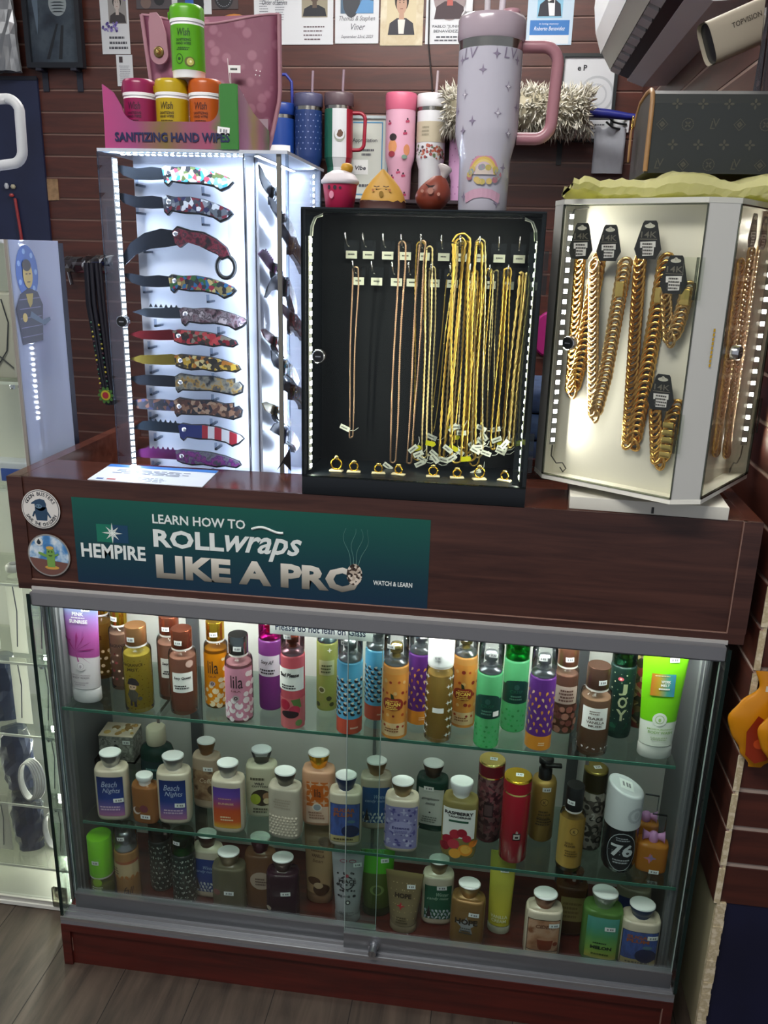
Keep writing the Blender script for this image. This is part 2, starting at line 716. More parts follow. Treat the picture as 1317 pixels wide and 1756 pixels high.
b = MB().mat(mat('#b9b6b2', 0.5)).box(0.026, 1.194, -0.005, 0.252, 0.793, 0.80)
b.build('inner_ceiling', ctr)
b = MB().mat(wood('#3a0f0c', '#5e2018', (1.2, 14, 14), 0.3)).box(0.026, 1.194, -0.012, 0.252, 0.085, 0.105)
b.build('deck', ctr)
b = MB().mat(wood('#350f0b', '#571c14', (1.2, 16, 16), 0.4))
b.box(0.0275, 0.045, -0.030, 0.45, 0.0, 0.0975).box(1.1745, 1.1918, -0.030, 0.45, 0.0, 0.0975).box(0.045, 1.1745, -0.024, -0.012, 0.0, 0.0975).box(0.045, 1.1745, -0.030, -0.024, 0.082, 0.0975)
b.mat(SEAM).box(1.1738, 1.1748, -0.0304, -0.024, 0.0, 0.082).box(0.0452, 0.0462, -0.0246, -0.0235, 0.03, 0.062)
b.build('base', ctr)
# aluminium tracks, jambs, sliding doors
b = MB().mat(ALU).box(0.030, 1.189, -0.020, 0.012, 0.772, 0.7945)
b.mat(mat('#5f6165', 0.5, 0.6)).box(0.030, 1.189, -0.0155, 0.008, 0.768, 0.772)
b.build('upper_track', ctr)
b = MB().mat(ALU).box(0.0275, 1.1918, -0.0285, 0.012, 0.0975, 0.1065)
b.mat(mat('#c6c8cc', 0.3, 0.9))
for y in (-0.0285, -0.0125, 0.0035):
    b.box(0.0275, 1.1918, y, y + 0.0022, 0.1065, 0.1135)
b.build('lower_track', ctr)
for x0, x1, xi in ((0.0285, 0.046, 0), (1.173, 1.1905, 1)):
    b = MB().mat(ALU)
    b.box(x0, x1, 0.043, 0.056, 0.106, 0.793).box(x0 + 0.004, x1 - 0.004, 0.036, 0.043, 0.106, 0.793)
    b.mat(mat('#6a6c70', 0.45, 0.5)).box(x0 + 0.007, x1 - 0.007, 0.0345, 0.036, 0.106, 0.793)
    b.build('jamb', ctr)
    g = MB().mat(mat('#63656a', 0.5))
    q = 0.0255 if xi == 0 else 1.1895
    g.box(q, q + 0.004, 0.056, 0.246, 0.106, 0.793)
    g.build('side_lining', ctr)
    g = MB().mat(clear('#e6efec', 0.5)).box(q + 0.0005, q + 0.0065, -0.0225, 0.043, 0.1135, 0.790)
    g.mat(mat('#10211e', 0.2)).box(q + 0.0005, q + 0.0065, -0.0245, -0.0225, 0.1135, 0.793)
    g.build('end_glass', ctr)
DOORM = mat('#85878b', 0.4, 0.8)
for x0, x1, y in ((0.046, 0.6455, 0.004), (0.5878, 1.1855, -0.012)):
    d = MB().mat(DOORM)
    d.box(x0, x1, y - 0.004, y + 0.008, 0.1145, 0.147, 0.0006)
    d.mat(mat('#b3b5ba', 0.3, 0.9)).box(x0, x1, y - 0.0046, y + 0.0086, 0.147, 0.1492)
    d = d.build('sliding_door', ctr)
    MB().mat(GLASS).box(x0 + 0.0012, x1 - 0.0012, y, y + 0.004, 0.147, 0.790).build('glass_pane', d)
    for xe in (x0, x1 - 0.0012):
        MB().mat(mat('#9fb0aa', 0.2)).box(xe, xe + 0.0012, y, y + 0.004, 0.147, 0.790).build('glass_edge', d)
    if y < 0:
        k = MB().mat(STEEL)
        fn = lambda u, v, dd: (0.6452 + u, -0.016 - dd, 0.128 + v)
        def barrel(r0, d0, r1, d1):
            rs = [[fn(r * math.cos(2 * PI * i / 20), r * math.sin(2 * PI * i / 20), dd) for i in range(20)] for r, dd in ((r0, d0), (r1, d1))]
            k.rings(rs)
        barrel(0.0095, 0, 0.0095, 0.004)
        barrel(0.0075, 0.004, 0.0075, 0.022)
        k.mat(mat('#3a3a3c', 0.5))
        k.box(0.6446, 0.6458, -0.0385, -0.0378, 0.1235, 0.1325)
        k.build('lock', d)
for x0, x1, z in ((0.040, 1.152, 0.538), (0.060, 1.183, 0.290)):
    s = MB().mat(clear('#eef6f2', 0.4)).box(x0, x1, 0.0315, 0.232, z, z + 0.0058)
    s.mat(mat('#3d6a5c', 0.2)).box(x0, x1, 0.030, 0.0315, z, z + 0.0058)
    s.build('glass_shelf', ctr)
    for x in (0.221, 1.0065):
        k = MB().mat(CHROME).box(x - 0.003, x + 0.003, 0.045, 0.238, z - 0.018, z - 0.0002)
        k.build('shelf_bracket', ctr)
led_strip('led_strip', (0.05, 0.080, 0.7915), (1.17, 0.080, 0.7915), 70, LED_SHOWCASE, ctr, (0, 0.05, -1), 0.0055)  # extra strip behind the front one, added to brighten the back panel
led_strip('led_strip', (0.05, 0.0150, 0.7915), (1.17, 0.0150, 0.7915), 70, LED_SHOWCASE, ctr, (0, 0.5, -1), 0.0052)

# stickers and the banner on the front board
fas = flat(-0.0005)
bn = MB().mat(ramp_mat([(0.0, '#102c44'), (0.35, '#103844'), (1.0, '#105549')], 0.35, 'Y', noise=0.12))
bn.patch(fas, 0.1116, 0.717, 0.8087, 0.9664, 0.0, 4, 4)
bn = bn.build('banner', ctr, label='teal banner sticker about rolling wraps')
tx = MB().mat(mat('#dfe6e2', 0.5))
dd = 0.0006
fit(tx, 'LEARN HOW TO', 0.2525, 0.4121, 0.9294, 0.9458, fas, dd, 0.02)
fit(tx, 'ROLL', 0.2521, 0.3745, 0.8876, 0.9198, fas, dd, 0.035)
fit(tx, 'wraps', 0.3767, 0.5072, 0.876, 0.918, fas, dd, 0.02, 0.35)
x0, x1 = 0.4229, 0.4761
z = 0.9312
tx.tube([fas(x0 + (x1 - x0) * i / 14, z + 0.004 * math.sin(i / 14 * 5.2), 0.0005) for i in range(15)], 0.0022, 6)
fit(tx, 'HEMPIRE', 0.1219, 0.2367, 0.8606, 0.8861, fas, dd, 0.03)
fit(tx, 'WATCH & LEARN', 0.6265, 0.6911, 0.8485, 0.8567, fas, dd, 0.03)
tx.mat(ramp_mat([(0.0, '#6b665c'), (0.5, '#b5b0a2'), (1.0, '#e6e2d6')], 0.5))
x0, x1, z0, z1 = 0.2542, 0.6041, 0.8313, 0.8752
n0 = len(tx.v)
fit(tx, 'LIKE A PRO', x0, x1, z0, z1, fas, dd, 0.045)
for i in range(n0, len(tx.v)):
    tx.uv[i] = (0.5, (tx.v[i][2] - z0) / (z1 - z0))
tx.build('lettering', bn)
lg = MB().mat(mat('#15705a', 0.5))
cx, cz = 0.1801, 0.9069
lg.shape([(cx - 0.028, cz - 0.017), (cx + 0.0, cz - 0.017), (cx + 0.0, cz + 0.015), (cx - 0.028, cz + 0.015)], fas, 0.0004)
lg.mat(mat('#15405e', 0.5)).shape([(cx, cz - 0.017), (cx + 0.028, cz - 0.017), (cx + 0.028, cz + 0.015), (cx, cz + 0.015)], fas, 0.0004)
lg.mat(mat('#e8efe8', 0.5))
pts = []
for i in range(16):
    a = 2 * PI * i / 16 + PI / 2
    r = (0.0185 if i % 4 == 0 else 0.0155) if i % 2 == 0 else 0.0052
    pts.append((cx + r * math.cos(a), cz + r * math.sin(a)))
lg.shape(pts, fas, 0.0007)
lg.mat(mat('#1c5c5c', 0.5))
for i in range(8):
    a = 2 * PI * i / 8 + PI / 2
    lg.shape([(cx + 0.003 * math.cos(a - 0.2), cz + 0.003 * math.sin(a - 0.2)), (cx + 0.0135 * math.cos(a), cz + 0.0135 * math.sin(a)), (cx + 0.003 * math.cos(a + 0.05), cz + 0.003 * math.sin(a + 0.05))], fas, 0.0009)
lg.build('leaf_emblem', bn)
sm = MB().mat(mat('#5c8a82', 0.6))
cx, cz = 0.5952, 0.8641
for k in range(4):
    sm.tube([fas(cx + 0.004 * (k - 1.5) + 0.006 * math.sin(i * 0.7 + k * 1.3) * i / 10 + 0.0011 * (k - 1.2) * i, cz + 0.014 + i * 0.0065, 0.0002) for i in range(11)], 0.0006, 5, r1=0.0002)
sm.mat(cells(['#4a3a30', '#b9aa98', '#2a211d', '#d9cdbd'], 240, 0.9))
sm.disc(fas, cx, cz, 0.013, 0.0009, 18, 0.019)
sm.build('ember_picture', bn)

def round_sticker(px, pz, r):
    return flat(0.0004, px, pz)
s1x, s1z, s1r = 0.057, 0.9421, 0.0345
f1 = flat(-0.0035, s1x, s1z)
s = MB().mat(mat('#cfccc6', 0.5)).disc(f1, 0, 0, s1r, 0.0002, 36)
s.mat(mat('#252b3a', 0.5)).disc(f1, 0, 0, s1r * 0.95, 0.0004, 36).mat(mat('#d6d3cd', 0.5)).disc(f1, 0, 0, s1r * 0.92, 0.0006, 36)
s = s.build('round_sticker', ctr, label='round white sticker with a blue capped figure')
fg = MB().mat(mat('#27425c', 0.6))
fg.shape([(-0.009, -0.020), (0.010, -0.020), (0.012, -0.006), (0.011, 0.004), (-0.010, 0.004), (-0.011, -0.008)], f1, 0.0008)
fg.disc(f1, 0, 0.007, 0.0105, 0.0008, 20, 0.010)
fg.shape([(-0.011, 0.009), (-0.0165, 0.0085), (-0.016, 0.0105), (-0.008, 0.016), (0.000, 0.0185), (0.008, 0.0165), (0.011, 0.009)], f1, 0.0010)
fg.tube([f1(-0.011, -0.004, 0.0006), f1(-0.015, -0.013, 0.0006)], 0.0015, 6).tube([f1(0.011, -0.004, 0.0006), f1(0.0165, -0.014, 0.0006)], 0.0015, 6)
fg.mat(mat('#5d7c93', 0.6)).disc(f1, -0.003, 0.005, 0.006, 0.0011, 14, 0.0038)
fg.mat(mat('#182634', 0.6)).disc(f1, -0.0055, 0.0055, 0.0012, 0.0014).disc(f1, -0.0005, 0.0055, 0.0012, 0.0014)
fg.build('figure_print', s)
lt = MB().mat(mat('#242a36', 0.6))
arc_text(lt, 'GOON BUSTERS', s1r * 0.70, R(158), R(22), 0.0085, f1, 0, 0, 0.0009)
arc_text(lt, 'SAVE THE CHILDREN', s1r * 0.86, R(202), R(338), 0.0078, f1, 0, 0, 0.0009, flip=True)
lt.build('lettering', s)
s2x, s2z, s2r = 0.0637, 0.8595, 0.0385
f2 = flat(-0.0035, s2x, s2z)
s = MB().mat(mat('#8d8a86', 0.5)).disc(f2, 0, 0, s2r, 0.0002, 36).mat(cells(['#3f73a8', '#4b86bd', '#a9c3d8', '#d3dde4'], 60, 0.5, 'NOISE')).disc(f2, 0, 0, s2r * 0.93, 0.0004, 36)
pts = [(s2r * 0.93 * math.cos(R(a)), s2r * 0.93 * math.sin(R(a))) for a in range(188, 341, 8)]
s.mat(mat('#6e4a42', 0.6)).shape(pts, f2, 0.0006)
s = s.build('round_sticker', ctr, label='round sticker with a green cactus under a blue sky')
c = MB().mat(mat('#c99a45', 0.6)).disc(f2, 0.004, -0.022, 0.013, 0.0008, 18, 0.0035)
c.mat(mat('#6f9c4a', 0.6)).shape([(-0.004, -0.021), (0.010, -0.021), (0.011, 0.006), (0.009, 0.013), (0.003, 0.015), (-0.003, 0.012), (-0.004, 0.004)], f2, 0.0010)
c.shape([(-0.003, -0.004), (-0.015, 0.000), (-0.019, 0.003), (-0.018, 0.006), (-0.013, 0.005), (-0.003, 0.001)], f2, 0.0011).shape([(0.010, -0.002), (0.018, 0.002), (0.017, 0.005), (0.010, 0.002)], f2, 0.0011)
c.mat(mat('#c9a24e', 0.6)).disc(f2, 0.003, 0.014, 0.007, 0.0013, 14, 0.0032)
c.mat(mat('#39582a', 0.6)).disc(f2, 0.0005, 0.007, 0.0016, 0.0014).disc(f2, 0.0062, 0.007, 0.0016, 0.0014).shape([(-0.001, 0.001), (0.007, 0.001), (0.005, -0.0015), (0.001, -0.0015)], f2, 0.0014)
c.mat(mat('#d7dad6', 0.6)).disc(f2, -0.016, 0.024, 0.0075, 0.0010, 18)
c.mat(mat('#26313a', 0.6)).shape([(-0.016, 0.030), (-0.012, 0.023), (-0.014, 0.0195), (-0.018, 0.0195), (-0.020, 0.023)], f2, 0.0013)
c.build('cactus_print', s)

# paper notice hanging under the inner ceiling
t = thing('paper_notice', 'white paper notice hanging inside the counter above the bottles', 'paper notice', (0.55, 0.02, 0.735))
x0, x1 = -0.105, 0.075
b = MB().mat(WHITE).box(x0, x1, 0.0, 0.0006, 0.0, 0.055)
b.build('sheet', t)
b = MB().mat(mat('#2f3c58', 0.7))
fit(b, 'Please do not lean on Glass', x0 + 0.01, x1 - 0.012, 0.008, 0.022, flat(-0.0002), 0.0008, 0.02)
b.build('lettering', t)

# flyer lying on the ledge
zt = 0.9964
t = thing('paper_flyer', 'white flyer with blue header lying flat on the ledge', 'flyer', (0, 0, zt))
P4 = [(0.1414, 0.0031), (0.3409, 0.0004), (0.3464, 0.0989), (0.1336, 0.1083)]
o, a, c = Vector(P4[0] + (0.0008,)), Vector(P4[1] + (0.0008,)), Vector(P4[3] + (0.0008,))
ux, uy = a - o, c - o
fl = lambda u, v, d: tuple(o + ux * u + uy * v + Vector((0, 0, d)))
b = MB().mat(mat('#dfe3ea', 0.35))
b.prism([(0, 0), (1, 0), (1, 1), (0, 1)], fl, -0.0006, 0.0006)
b.mat(mat('#3f7bc4', 0.35)).shape([(0, 0.84), (1, 0.84), (1, 1), (0, 1)], fl, 0.0009)
b.mat(mat('#b5473c', 0.4)).shape([(0.15, 0.06), (0.23, 0.06), (0.23, 0.13), (0.15, 0.13)], fl, 0.0009)
b.mat(mat('#4b6aa0', 0.4)).shape([(0.06, 0.06), (0.12, 0.06), (0.12, 0.13), (0.06, 0.13)], fl, 0.0009)
random.seed(3)
scribble(b, fl, 0.12, 0.9, 0.45, 0.72, 0.0010, 4, mat('#7b8290', 0.7))
scribble(b, fl, 0.3, 0.7, 0.05, 0.3, 0.0010, 3, mat('#9aa0aa', 0.7))
b.build('sheet', t)
# ================================================================ BOTTLES IN THE COUNTER
# x, y, z of the base, height, half width
SPOT = {
    't_pink': (0.0736, 0.0667, 0.5438, 0.2023, 0.0283),
    'm_orange_back': (0.0625, 0.1628, 0.5438, 0.1720, 0.0210),
    'm_gold_back': (0.1173, 0.1275, 0.5438, 0.1700, 0.0207),
    'm_yellow': (0.1824, 0.0566, 0.5438, 0.1683, 0.0263),
    'm_rose_back': (0.2249, 0.1102, 0.5438, 0.1674, 0.0248),
    'm_rose': (0.2673, 0.0629, 0.5438, 0.1660, 0.0257),
    'm_lila_orange': (0.3202, 0.0943, 0.5438, 0.1720, 0.0222),
    'm_lila_pink': (0.3762, 0.0554, 0.5438, 0.1674, 0.0253),
    'm_purple': (0.4221, 0.1039, 0.5438, 0.1950, 0.0221),
    'm_berry': (0.4773, 0.0520, 0.5438, 0.1946, 0.0219),
    'm_olive': (0.5266, 0.1184, 0.5438, 0.1900, 0.0199),
    'm_blue': (0.5816, 0.0497, 0.5438, 0.1932, 0.0227),
    'm_blue_back': (0.6230, 0.1040, 0.5438, 0.1930, 0.0218),
    'm_pecan': (0.6637, 0.0488, 0.5438, 0.1942, 0.0226),
    'm_leaf_back': (0.7021, 0.1017, 0.5438, 0.1930, 0.0216),
    'm_amber': (0.7414, 0.0531, 0.5438, 0.1919, 0.0246),
    'm_pecan_back': (0.7830, 0.1064, 0.5438, 0.1930, 0.0221),
    'm_green': (0.8277, 0.0455, 0.5438, 0.1960, 0.0222),
    'm_green_back': (0.8747, 0.1072, 0.5438, 0.1940, 0.0225),
    'm_leaf': (0.9187, 0.0560, 0.5438, 0.1915, 0.0222),
    'm_brown_back': (0.9649, 0.1193, 0.5438, 0.1720, 0.0225),
    'm_vanilla': (1.0114, 0.0590, 0.5438, 0.1642, 0.0272),
    'm_joy': (1.0631, 0.1209, 0.5438, 0.1930, 0.0223),
    'm_floral_back': (1.1051, 0.1611, 0.5438, 0.1800, 0.0196),
    't_lime': (1.1196, 0.0619, 0.5438, 0.1993, 0.0291),
    'l_beach': (0.1152, 0.0556, 0.2958, 0.1446, 0.0322),
    'b_darkgreen': (0.1628, 0.1623, 0.2958, 0.1400, 0.0347),
    'l_amber': (0.1820, 0.0540, 0.2958, 0.1027, 0.0258),
    'l_beach2': (0.2370, 0.0657, 0.2958, 0.1446, 0.0327),
    'l_brown': (0.2842, 0.1204, 0.2958, 0.1483, 0.0283),
    'l_sunset': (0.3484, 0.0577, 0.2958, 0.1471, 0.0317),
    'l_olive': (0.3982, 0.1135, 0.2958, 0.1459, 0.0309),
    'l_cream': (0.4597, 0.0579, 0.2958, 0.1417, 0.0320),
    'l_peach': (0.5138, 0.1070, 0.2958, 0.1559, 0.0322),
    'l_plumblue': (0.5760, 0.0568, 0.2958, 0.1473, 0.0312),
    'l_bluewin': (0.6254, 0.1141, 0.2958, 0.1463, 0.0304),
    'l_lavender': (0.6823, 0.0588, 0.2958, 0.1455, 0.0321),
    'l_darkgreen': (0.7335, 0.1275, 0.2958, 0.1445, 0.0310),
    'l_rasp': (0.7903, 0.0612, 0.2958, 0.1562, 0.0330),
    'c_maroon': (0.8443, 0.1189, 0.2958, 0.1697, 0.0249),
    'c_red': (0.8914, 0.0689, 0.2958, 0.1739, 0.0257),
    'p_gold': (0.9453, 0.1360, 0.2958, 0.1731, 0.0233),
    'm_goldblack': (0.9938, 0.0601, 0.2958, 0.1718, 0.0232),
    'c_dark': (1.0365, 0.1254, 0.2958, 0.1692, 0.0224),
    'c_76': (1.0842, 0.0754, 0.2958, 0.1753, 0.0314),
    'w_bow_back': (1.1386, 0.1319, 0.2958, 0.1200, 0.0244),
    'w_bow': (1.1434, 0.0761, 0.2958, 0.0601, 0.0278),
    'x_box': (0.0556, 0.1881, 0.2958, 0.1087, 0.0410),
    'm_lime': (0.0831, 0.0449, 0.1048, 0.1500, 0.0237),
    'm_autumn': (0.1360, 0.0489, 0.1048, 0.1720, 0.0235),
    'm_dkgreen_back': (0.1860, 0.0969, 0.1048, 0.1620, 0.0225),
    'm_dkgreen': (0.2475, 0.0653, 0.1048, 0.1630, 0.0235),
    'l_winblue': (0.2884, 0.0922, 0.1048, 0.1449, 0.0312),
    'l_clear': (0.3454, 0.0533, 0.1048, 0.1401, 0.0333),
    'l_plum': (0.4021, 0.0787, 0.1048, 0.1616, 0.0313),
    'l_purple': (0.4542, 0.0536, 0.1048, 0.1410, 0.0325),
    't_tan': (0.5144, 0.1124, 0.1048, 0.1800, 0.0269),
    't_peace': (0.5805, 0.0682, 0.1048, 0.1593, 0.0249),
    't_green': (0.6345, 0.0970, 0.1048, 0.1462, 0.0282),
    't_hope': (0.6921, 0.0609, 0.1048, 0.1320, 0.0263),
    'l_wingreen': (0.7556, 0.0941, 0.1048, 0.1443, 0.0308),
    'l_hope': (0.8163, 0.0457, 0.1048, 0.1378, 0.0321),
    't_yellow': (0.8778, 0.0866, 0.1048, 0.1820, 0.0218),
    'l_cider': (0.9578, 0.0460, 0.1048, 0.1350, 0.0345),
    'l_ambergel': (1.0131, 0.1089, 0.1048, 0.1429, 0.0310),
    'l_melon': (1.0660, 0.0524, 0.1048, 0.1480, 0.0366),
    'l_blueback': (1.1330, 0.1252, 0.1048, 0.1399, 0.0322),
    'l_sugar': (1.1349, 0.0517, 0.1048, 0.1313, 0.0363),
}
CLEARCAP = clear('#f4f6f8', 1.0)
PEARL = mat('#d9c9b4', 0.28, 0, 0.6)


def start(key, name, label, cat, group):
    x, y, z, h, r = SPOT[key]
    t = thing(name, label, cat, (x, y, z + 0.0006), random.uniform(-0.12, 0.12) - 0.10 * (x - 0.75), group)
    return t, h, r


def design(parent, fn, r, h, ops):
    """print a label on a bottle: sizes as shares of the half width r and the height h"""
    lab, let = MB(), MB()
    d = 0.0004
    for op in ops:
        k = op[0]
        d += 0.00013
        if k == 'patch':
            lab.mat(op[5]).patch(fn, op[1] * r, op[2] * r, op[3] * h, op[4] * h, d, 14, 6)
        elif k == 'disc':
            lab.mat(op[4]).disc(fn, op[1] * r, op[2] * h, op[3] * r, d, 20, (op[5] * r if len(op) > 5 else None))
        elif k == 'text':
            let.mat(op[5] if len(op) > 5 else INK)
            s0, s1, z0, z1 = op[2]
            fit(let, op[1], s0 * r, s1 * r, z0 * h, z1 * h, fn, d + 0.0006, op[3] if len(op) > 3 else 0.02, op[4] if len(op) > 4 else 0, )
        elif k == 'lines':
            s0, s1, z0, z1 = op[1]
            scribble(let, fn, s0 * r, s1 * r, z0 * h, z1 * h, d + 0.0005, op[2], op[3])
        elif k == 'poly':
            lab.mat(op[2]).shape([(q[0] * r, q[1] * h) for q in op[1]], fn, d)
        elif k == 'dots':           # op: columns, rows, s0, s1, z0, z1, size, material(s), kind
            _, nc, nr, s0, s1, z0, z1, sz, ms, kind = op
            for j in range(nr):
                for i in range(nc):
                    u = s0 + (s1 - s0) * (i + (0.5 if j % 2 else 0.0) + 0.25) / nc
                    v = z0 + (z1 - z0) * (j + 0.5) / nr
                    if kind == 'pie':
                        pts = [(0, 0)] + [(sz * math.cos(R(a)), sz * math.sin(R(a))) for a in range(150, 341, 19)]
                        lab.mat(ms[0]).shape([(u * r + q[0] * r, v * h + q[1] * r) for q in pts], fn, d)
                        pts = [(0, 0)] + [(sz * math.cos(R(a)), sz * math.sin(R(a))) for a in range(60, 151, 18)]
                        lab.mat(ms[1]).shape([(u * r + q[0] * r, v * h + q[1] * r) for q in pts], fn, d)
                    elif kind == 'drop':
                        a = random.uniform(-0.7, 0.7)
                        c_, s_ = math.cos(a), math.sin(a)
                        pts = [(0, -1.3), (0.55, 0.1), (0.4, 0.75), (0, 1), (-0.4, 0.75), (-0.55, 0.1)]
                        lab.mat(ms[(i + j) % len(ms)]).shape([(u * r + (q[0] * c_ - q[1] * s_) * sz * r, v * h + (q[0] * s_ + q[1] * c_) * sz * r) for q in pts], fn, d)
                    elif kind == 'star':
                        pts = [((sz if q % 2 == 0 else sz * 0.35) * math.cos(PI * q / 4), (sz if q % 2 == 0 else sz * 0.35) * math.sin(PI * q / 4)) for q in range(8)]
                        lab.mat(ms[(i + j) % len(ms)]).shape([(u * r + q[0] * r, v * h + q[1] * r) for q in pts], fn, d)
                    else:
                        q = random.uniform(0.7, 1.2) if kind == 'rand' else 1
                        o = random.uniform(-0.15, 0.15) if kind == 'rand' else 0
                        lab.mat(ms[(i + j) % len(ms)]).disc(fn, u * r + o * r, v * h + o * 0.05 * h, sz * q * r, d, 9)
    if lab.v:
        lab = lab.build('label_print', parent)
    else:
        lab = parent
    if let.v:
        let.build('lettering', lab)


def fine_mist(key, label, body, ops, tint=None, pump=None, band=None, sticker=True, collar=None):
    """tall slim spray bottle under a clear overcap"""
    t, h, r = start(key, 'spray_bottle', label, 'bottle', 'spray bottles on the glass shelf' if SPOT[key][2] > 0.5 else 'spray bottles on the counter deck')
    hb = h * 0.735
    b = MB().mat(body).lathe([(r * 0.80, 0), (r * 0.96, 0.0015), (r, 0.006), (r, hb - 0.004), (r * 0.97, hb - 0.0006), (r * 0.86, hb)], 28)
    b = b.build('body', t)
    design(t, cyl(r), r, h, ops)
    c = MB().mat(collar or STEEL).lathe([(r * 0.90, hb), (r * 0.90, hb + 0.005), (r * 0.55, hb + 0.007), (r * 0.55, hb + 0.012)], 22)
    c.mat(pump or STEEL).lathe([(r * 0.33, hb + 0.012), (r * 0.33, hb + 0.020), (r * 0.50, hb + 0.021), (r * 0.50, hb + 0.032), (r * 0.42, hb + 0.036), (r * 0.16, hb + 0.037)], 18)
    c.build('pump', t)
    MB().mat(tint or CLEARCAP).lathe([(r * 0.97, hb + 0.0012), (r * 0.97, h - 0.005), (r * 0.92, h - 0.001), (r * 0.80, h)], 26, cap0=False).build('overcap', t)
    if sticker:
        price(t, cyl(r * 0.97), random.uniform(-0.4, 0.5) * r, h * 0.93, 0.014, 0.008, random.uniform(-0.15, 0.15))
    return t


def capped_mist(key, label, body, cap, ops, capr=0.74, caph=0.20, rim=None, glass=True):
    """round glass bottle with a tall metal cap"""
    t, h, r = start(key, 'fragrance_bottle', label, 'bottle', 'metal-capped bottles in the counter')
    hb = h * (1 - caph) - 0.006
    b = MB()
    if glass:
        b.mat(clear('#f2eeea', 0.9)).lathe([(r * 0.9, 0), (r, 0.002), (r, hb - 0.010), (r * 0.94, hb - 0.004), (r * 0.55, hb), (r * 0.5, hb + 0.005)], 26, cap1=False)
        b.mat(body).lathe([(r * 0.80, 0.006), (r * 0.93, 0.008), (r * 0.93, hb - 0.016), (r * 0.90, hb - 0.014)], 26)
    else:
        b.mat(body).lathe([(r * 0.9, 0), (r, 0.002), (r, hb - 0.010), (r * 0.94, hb - 0.004), (r * 0.55, hb), (r * 0.5, hb + 0.005)], 26)
    b.build('body', t)
    design(t, cyl(r), r, h, ops)
    c = MB().mat(rim or mat('#e8e0da', 0.3)).lathe([(r * capr * 0.98, hb + 0.001), (r * capr * 0.98, hb + 0.005)], 22)
    c.mat(cap).lathe([(r * capr, hb + 0.005), (r * capr, h - 0.0012), (r * capr * 0.96, h)], 26)
    c.build('cap', t)
    price(t, cyl(r * capr, 0), random.uniform(-0.3, 0.3) * r, h - (h - hb) * 0.55, 0.014, 0.009, random.uniform(-0.1, 0.1))
    return t


def flip_cap(t, r, h, h0, side, top):
    c = MB().mat(side).lathe([(r * 0.46, h0 - 0.002), (r * 0.46, h0 + 0.004), (r * 0.52, h0 + 0.007), (r * 0.64, h - 0.007), (r * 0.64, h - 0.003)], 24, sy=0.82)
    c.mat(top).lathe([(r * 0.645, h - 0.003), (r * 0.65, h - 0.0012), (r * 0.60, h)], 24, sy=0.82)
    return c.build('flip_cap', t)


def lotion(key, label, body, ops, side=STEEL, top=STICKER, name='lotion_bottle', sticker=None, p=3.0, fill=None, dp=0.60, ridges=False):
    """flat-fronted oval bottle with rounded shoulders and a flared flip cap"""
    t, h, r = start(key, name, label, 'bottle', 'flip-cap bottles on the glass shelf' if SPOT[key][2] > 0.2 else 'flip-cap bottles on the counter deck')
    hs = h * 0.735
    h0 = h * 0.815
    prof = [(0.80, 0.0), (0.93, 0.0022), (0.99, 0.008), (1, 0.02), (1, hs - 0.006), (0.985, hs + 0.002), (0.92, hs + 0.008), (0.78, h0 - 0.006), (0.60, h0 - 0.002), (0.46, h0)]
    b = MB().mat(body).lathe([(q[0] * r, q[1]) for q in prof], 36, 1.0, dp, p)
    if fill:
        b.mat(fill).lathe([(q[0] * r * 0.93, 0.003 + q[1] * 0.97) for q in prof[:-2]], 30, 1.0, dp, p)
    b.build('body', t)
    fn = ell(r, r * dp, p)
    design(t, fn, r * 1.07, h * 1.15, ops)
    if ridges:
        g = MB().mat(body)
        for j in range(7):
            for i in range(-4, 5):
                u, v = (i + (0.5 if j % 2 else 0)) * 0.2 * r, h * (0.08 + j * 0.045)
                if abs(u) > 0.88 * r:
                    continue
                q = 0.10 * r
                c0 = [fn(u - q, v, 0), fn(u, v - q * 1.05, 0), fn(u + q, v, 0), fn(u, v + q * 1.05, 0), fn(u, v, 0.0022)]
                g.add(c0, [(0, 1, 4), (1, 2, 4), (2, 3, 4), (3, 0, 4)], False)
        g.build('raised_diamonds', t)
    flip_cap(t, r, h, h0, side, top)
    if sticker:
        price(t, fn, sticker[0] * r, sticker[1] * h * 1.13, 0.018, 0.009, random.uniform(-0.06, 0.06), 0.0022)
    return t


def tube(key, label, upper, ops, cap, lean=0.0, wtop=1.25, capw=1.0, caph=0.13, grp=True, sticker=(0.45, 0.93), dp=0.62):
    """squeeze tube standing on its cap, pinched flat at the top"""
    t, h, r = start(key, 'squeeze_tube', label, 'tube', 'squeeze tubes in the counter')
    hc = h * caph
    n = 32
    rs = []
    for j in range(11):
        f = j / 10
        z = hc + 0.0015 + (h - hc - 0.0015) * f
        a = r * (0.97 + (wtop - 0.97) * f)
        bb = r * dp * (1 - f) ** 0.75 + 0.0012
        rs.append([(a * math.cos(2 * PI * i / n), bb * math.sin(2 * PI * i / n), z) for i in range(n)])
    b = MB().mat(upper).rings(rs)
    b.build('body', t)

    def fn(u, v, d):
        f = max(0.0, min(1.0, (v - hc) / (h - hc)))
        a = r * (0.97 + (wtop - 0.97) * f)
        bb = r * dp * (1 - f) ** 0.75 + 0.0012
        q = min(0.98, abs(u) / a)
        return (u, -bb * math.sqrt(1 - q * q) - d - 0.0004, v)
    fn.step = r * 0.25
    design(t, fn, r, h, ops)
    MB().mat(cap).lathe([(r * capw * 0.93, 0), (r * capw, 0.003), (r * capw, hc - 0.002), (r * capw * 0.96, hc)], 30, 1, dp).build('cap', t)
    if sticker:
        price(t, fn, sticker[0] * r, sticker[1] * h, 0.016, 0.009, 0.05, 0.0016)
    return t


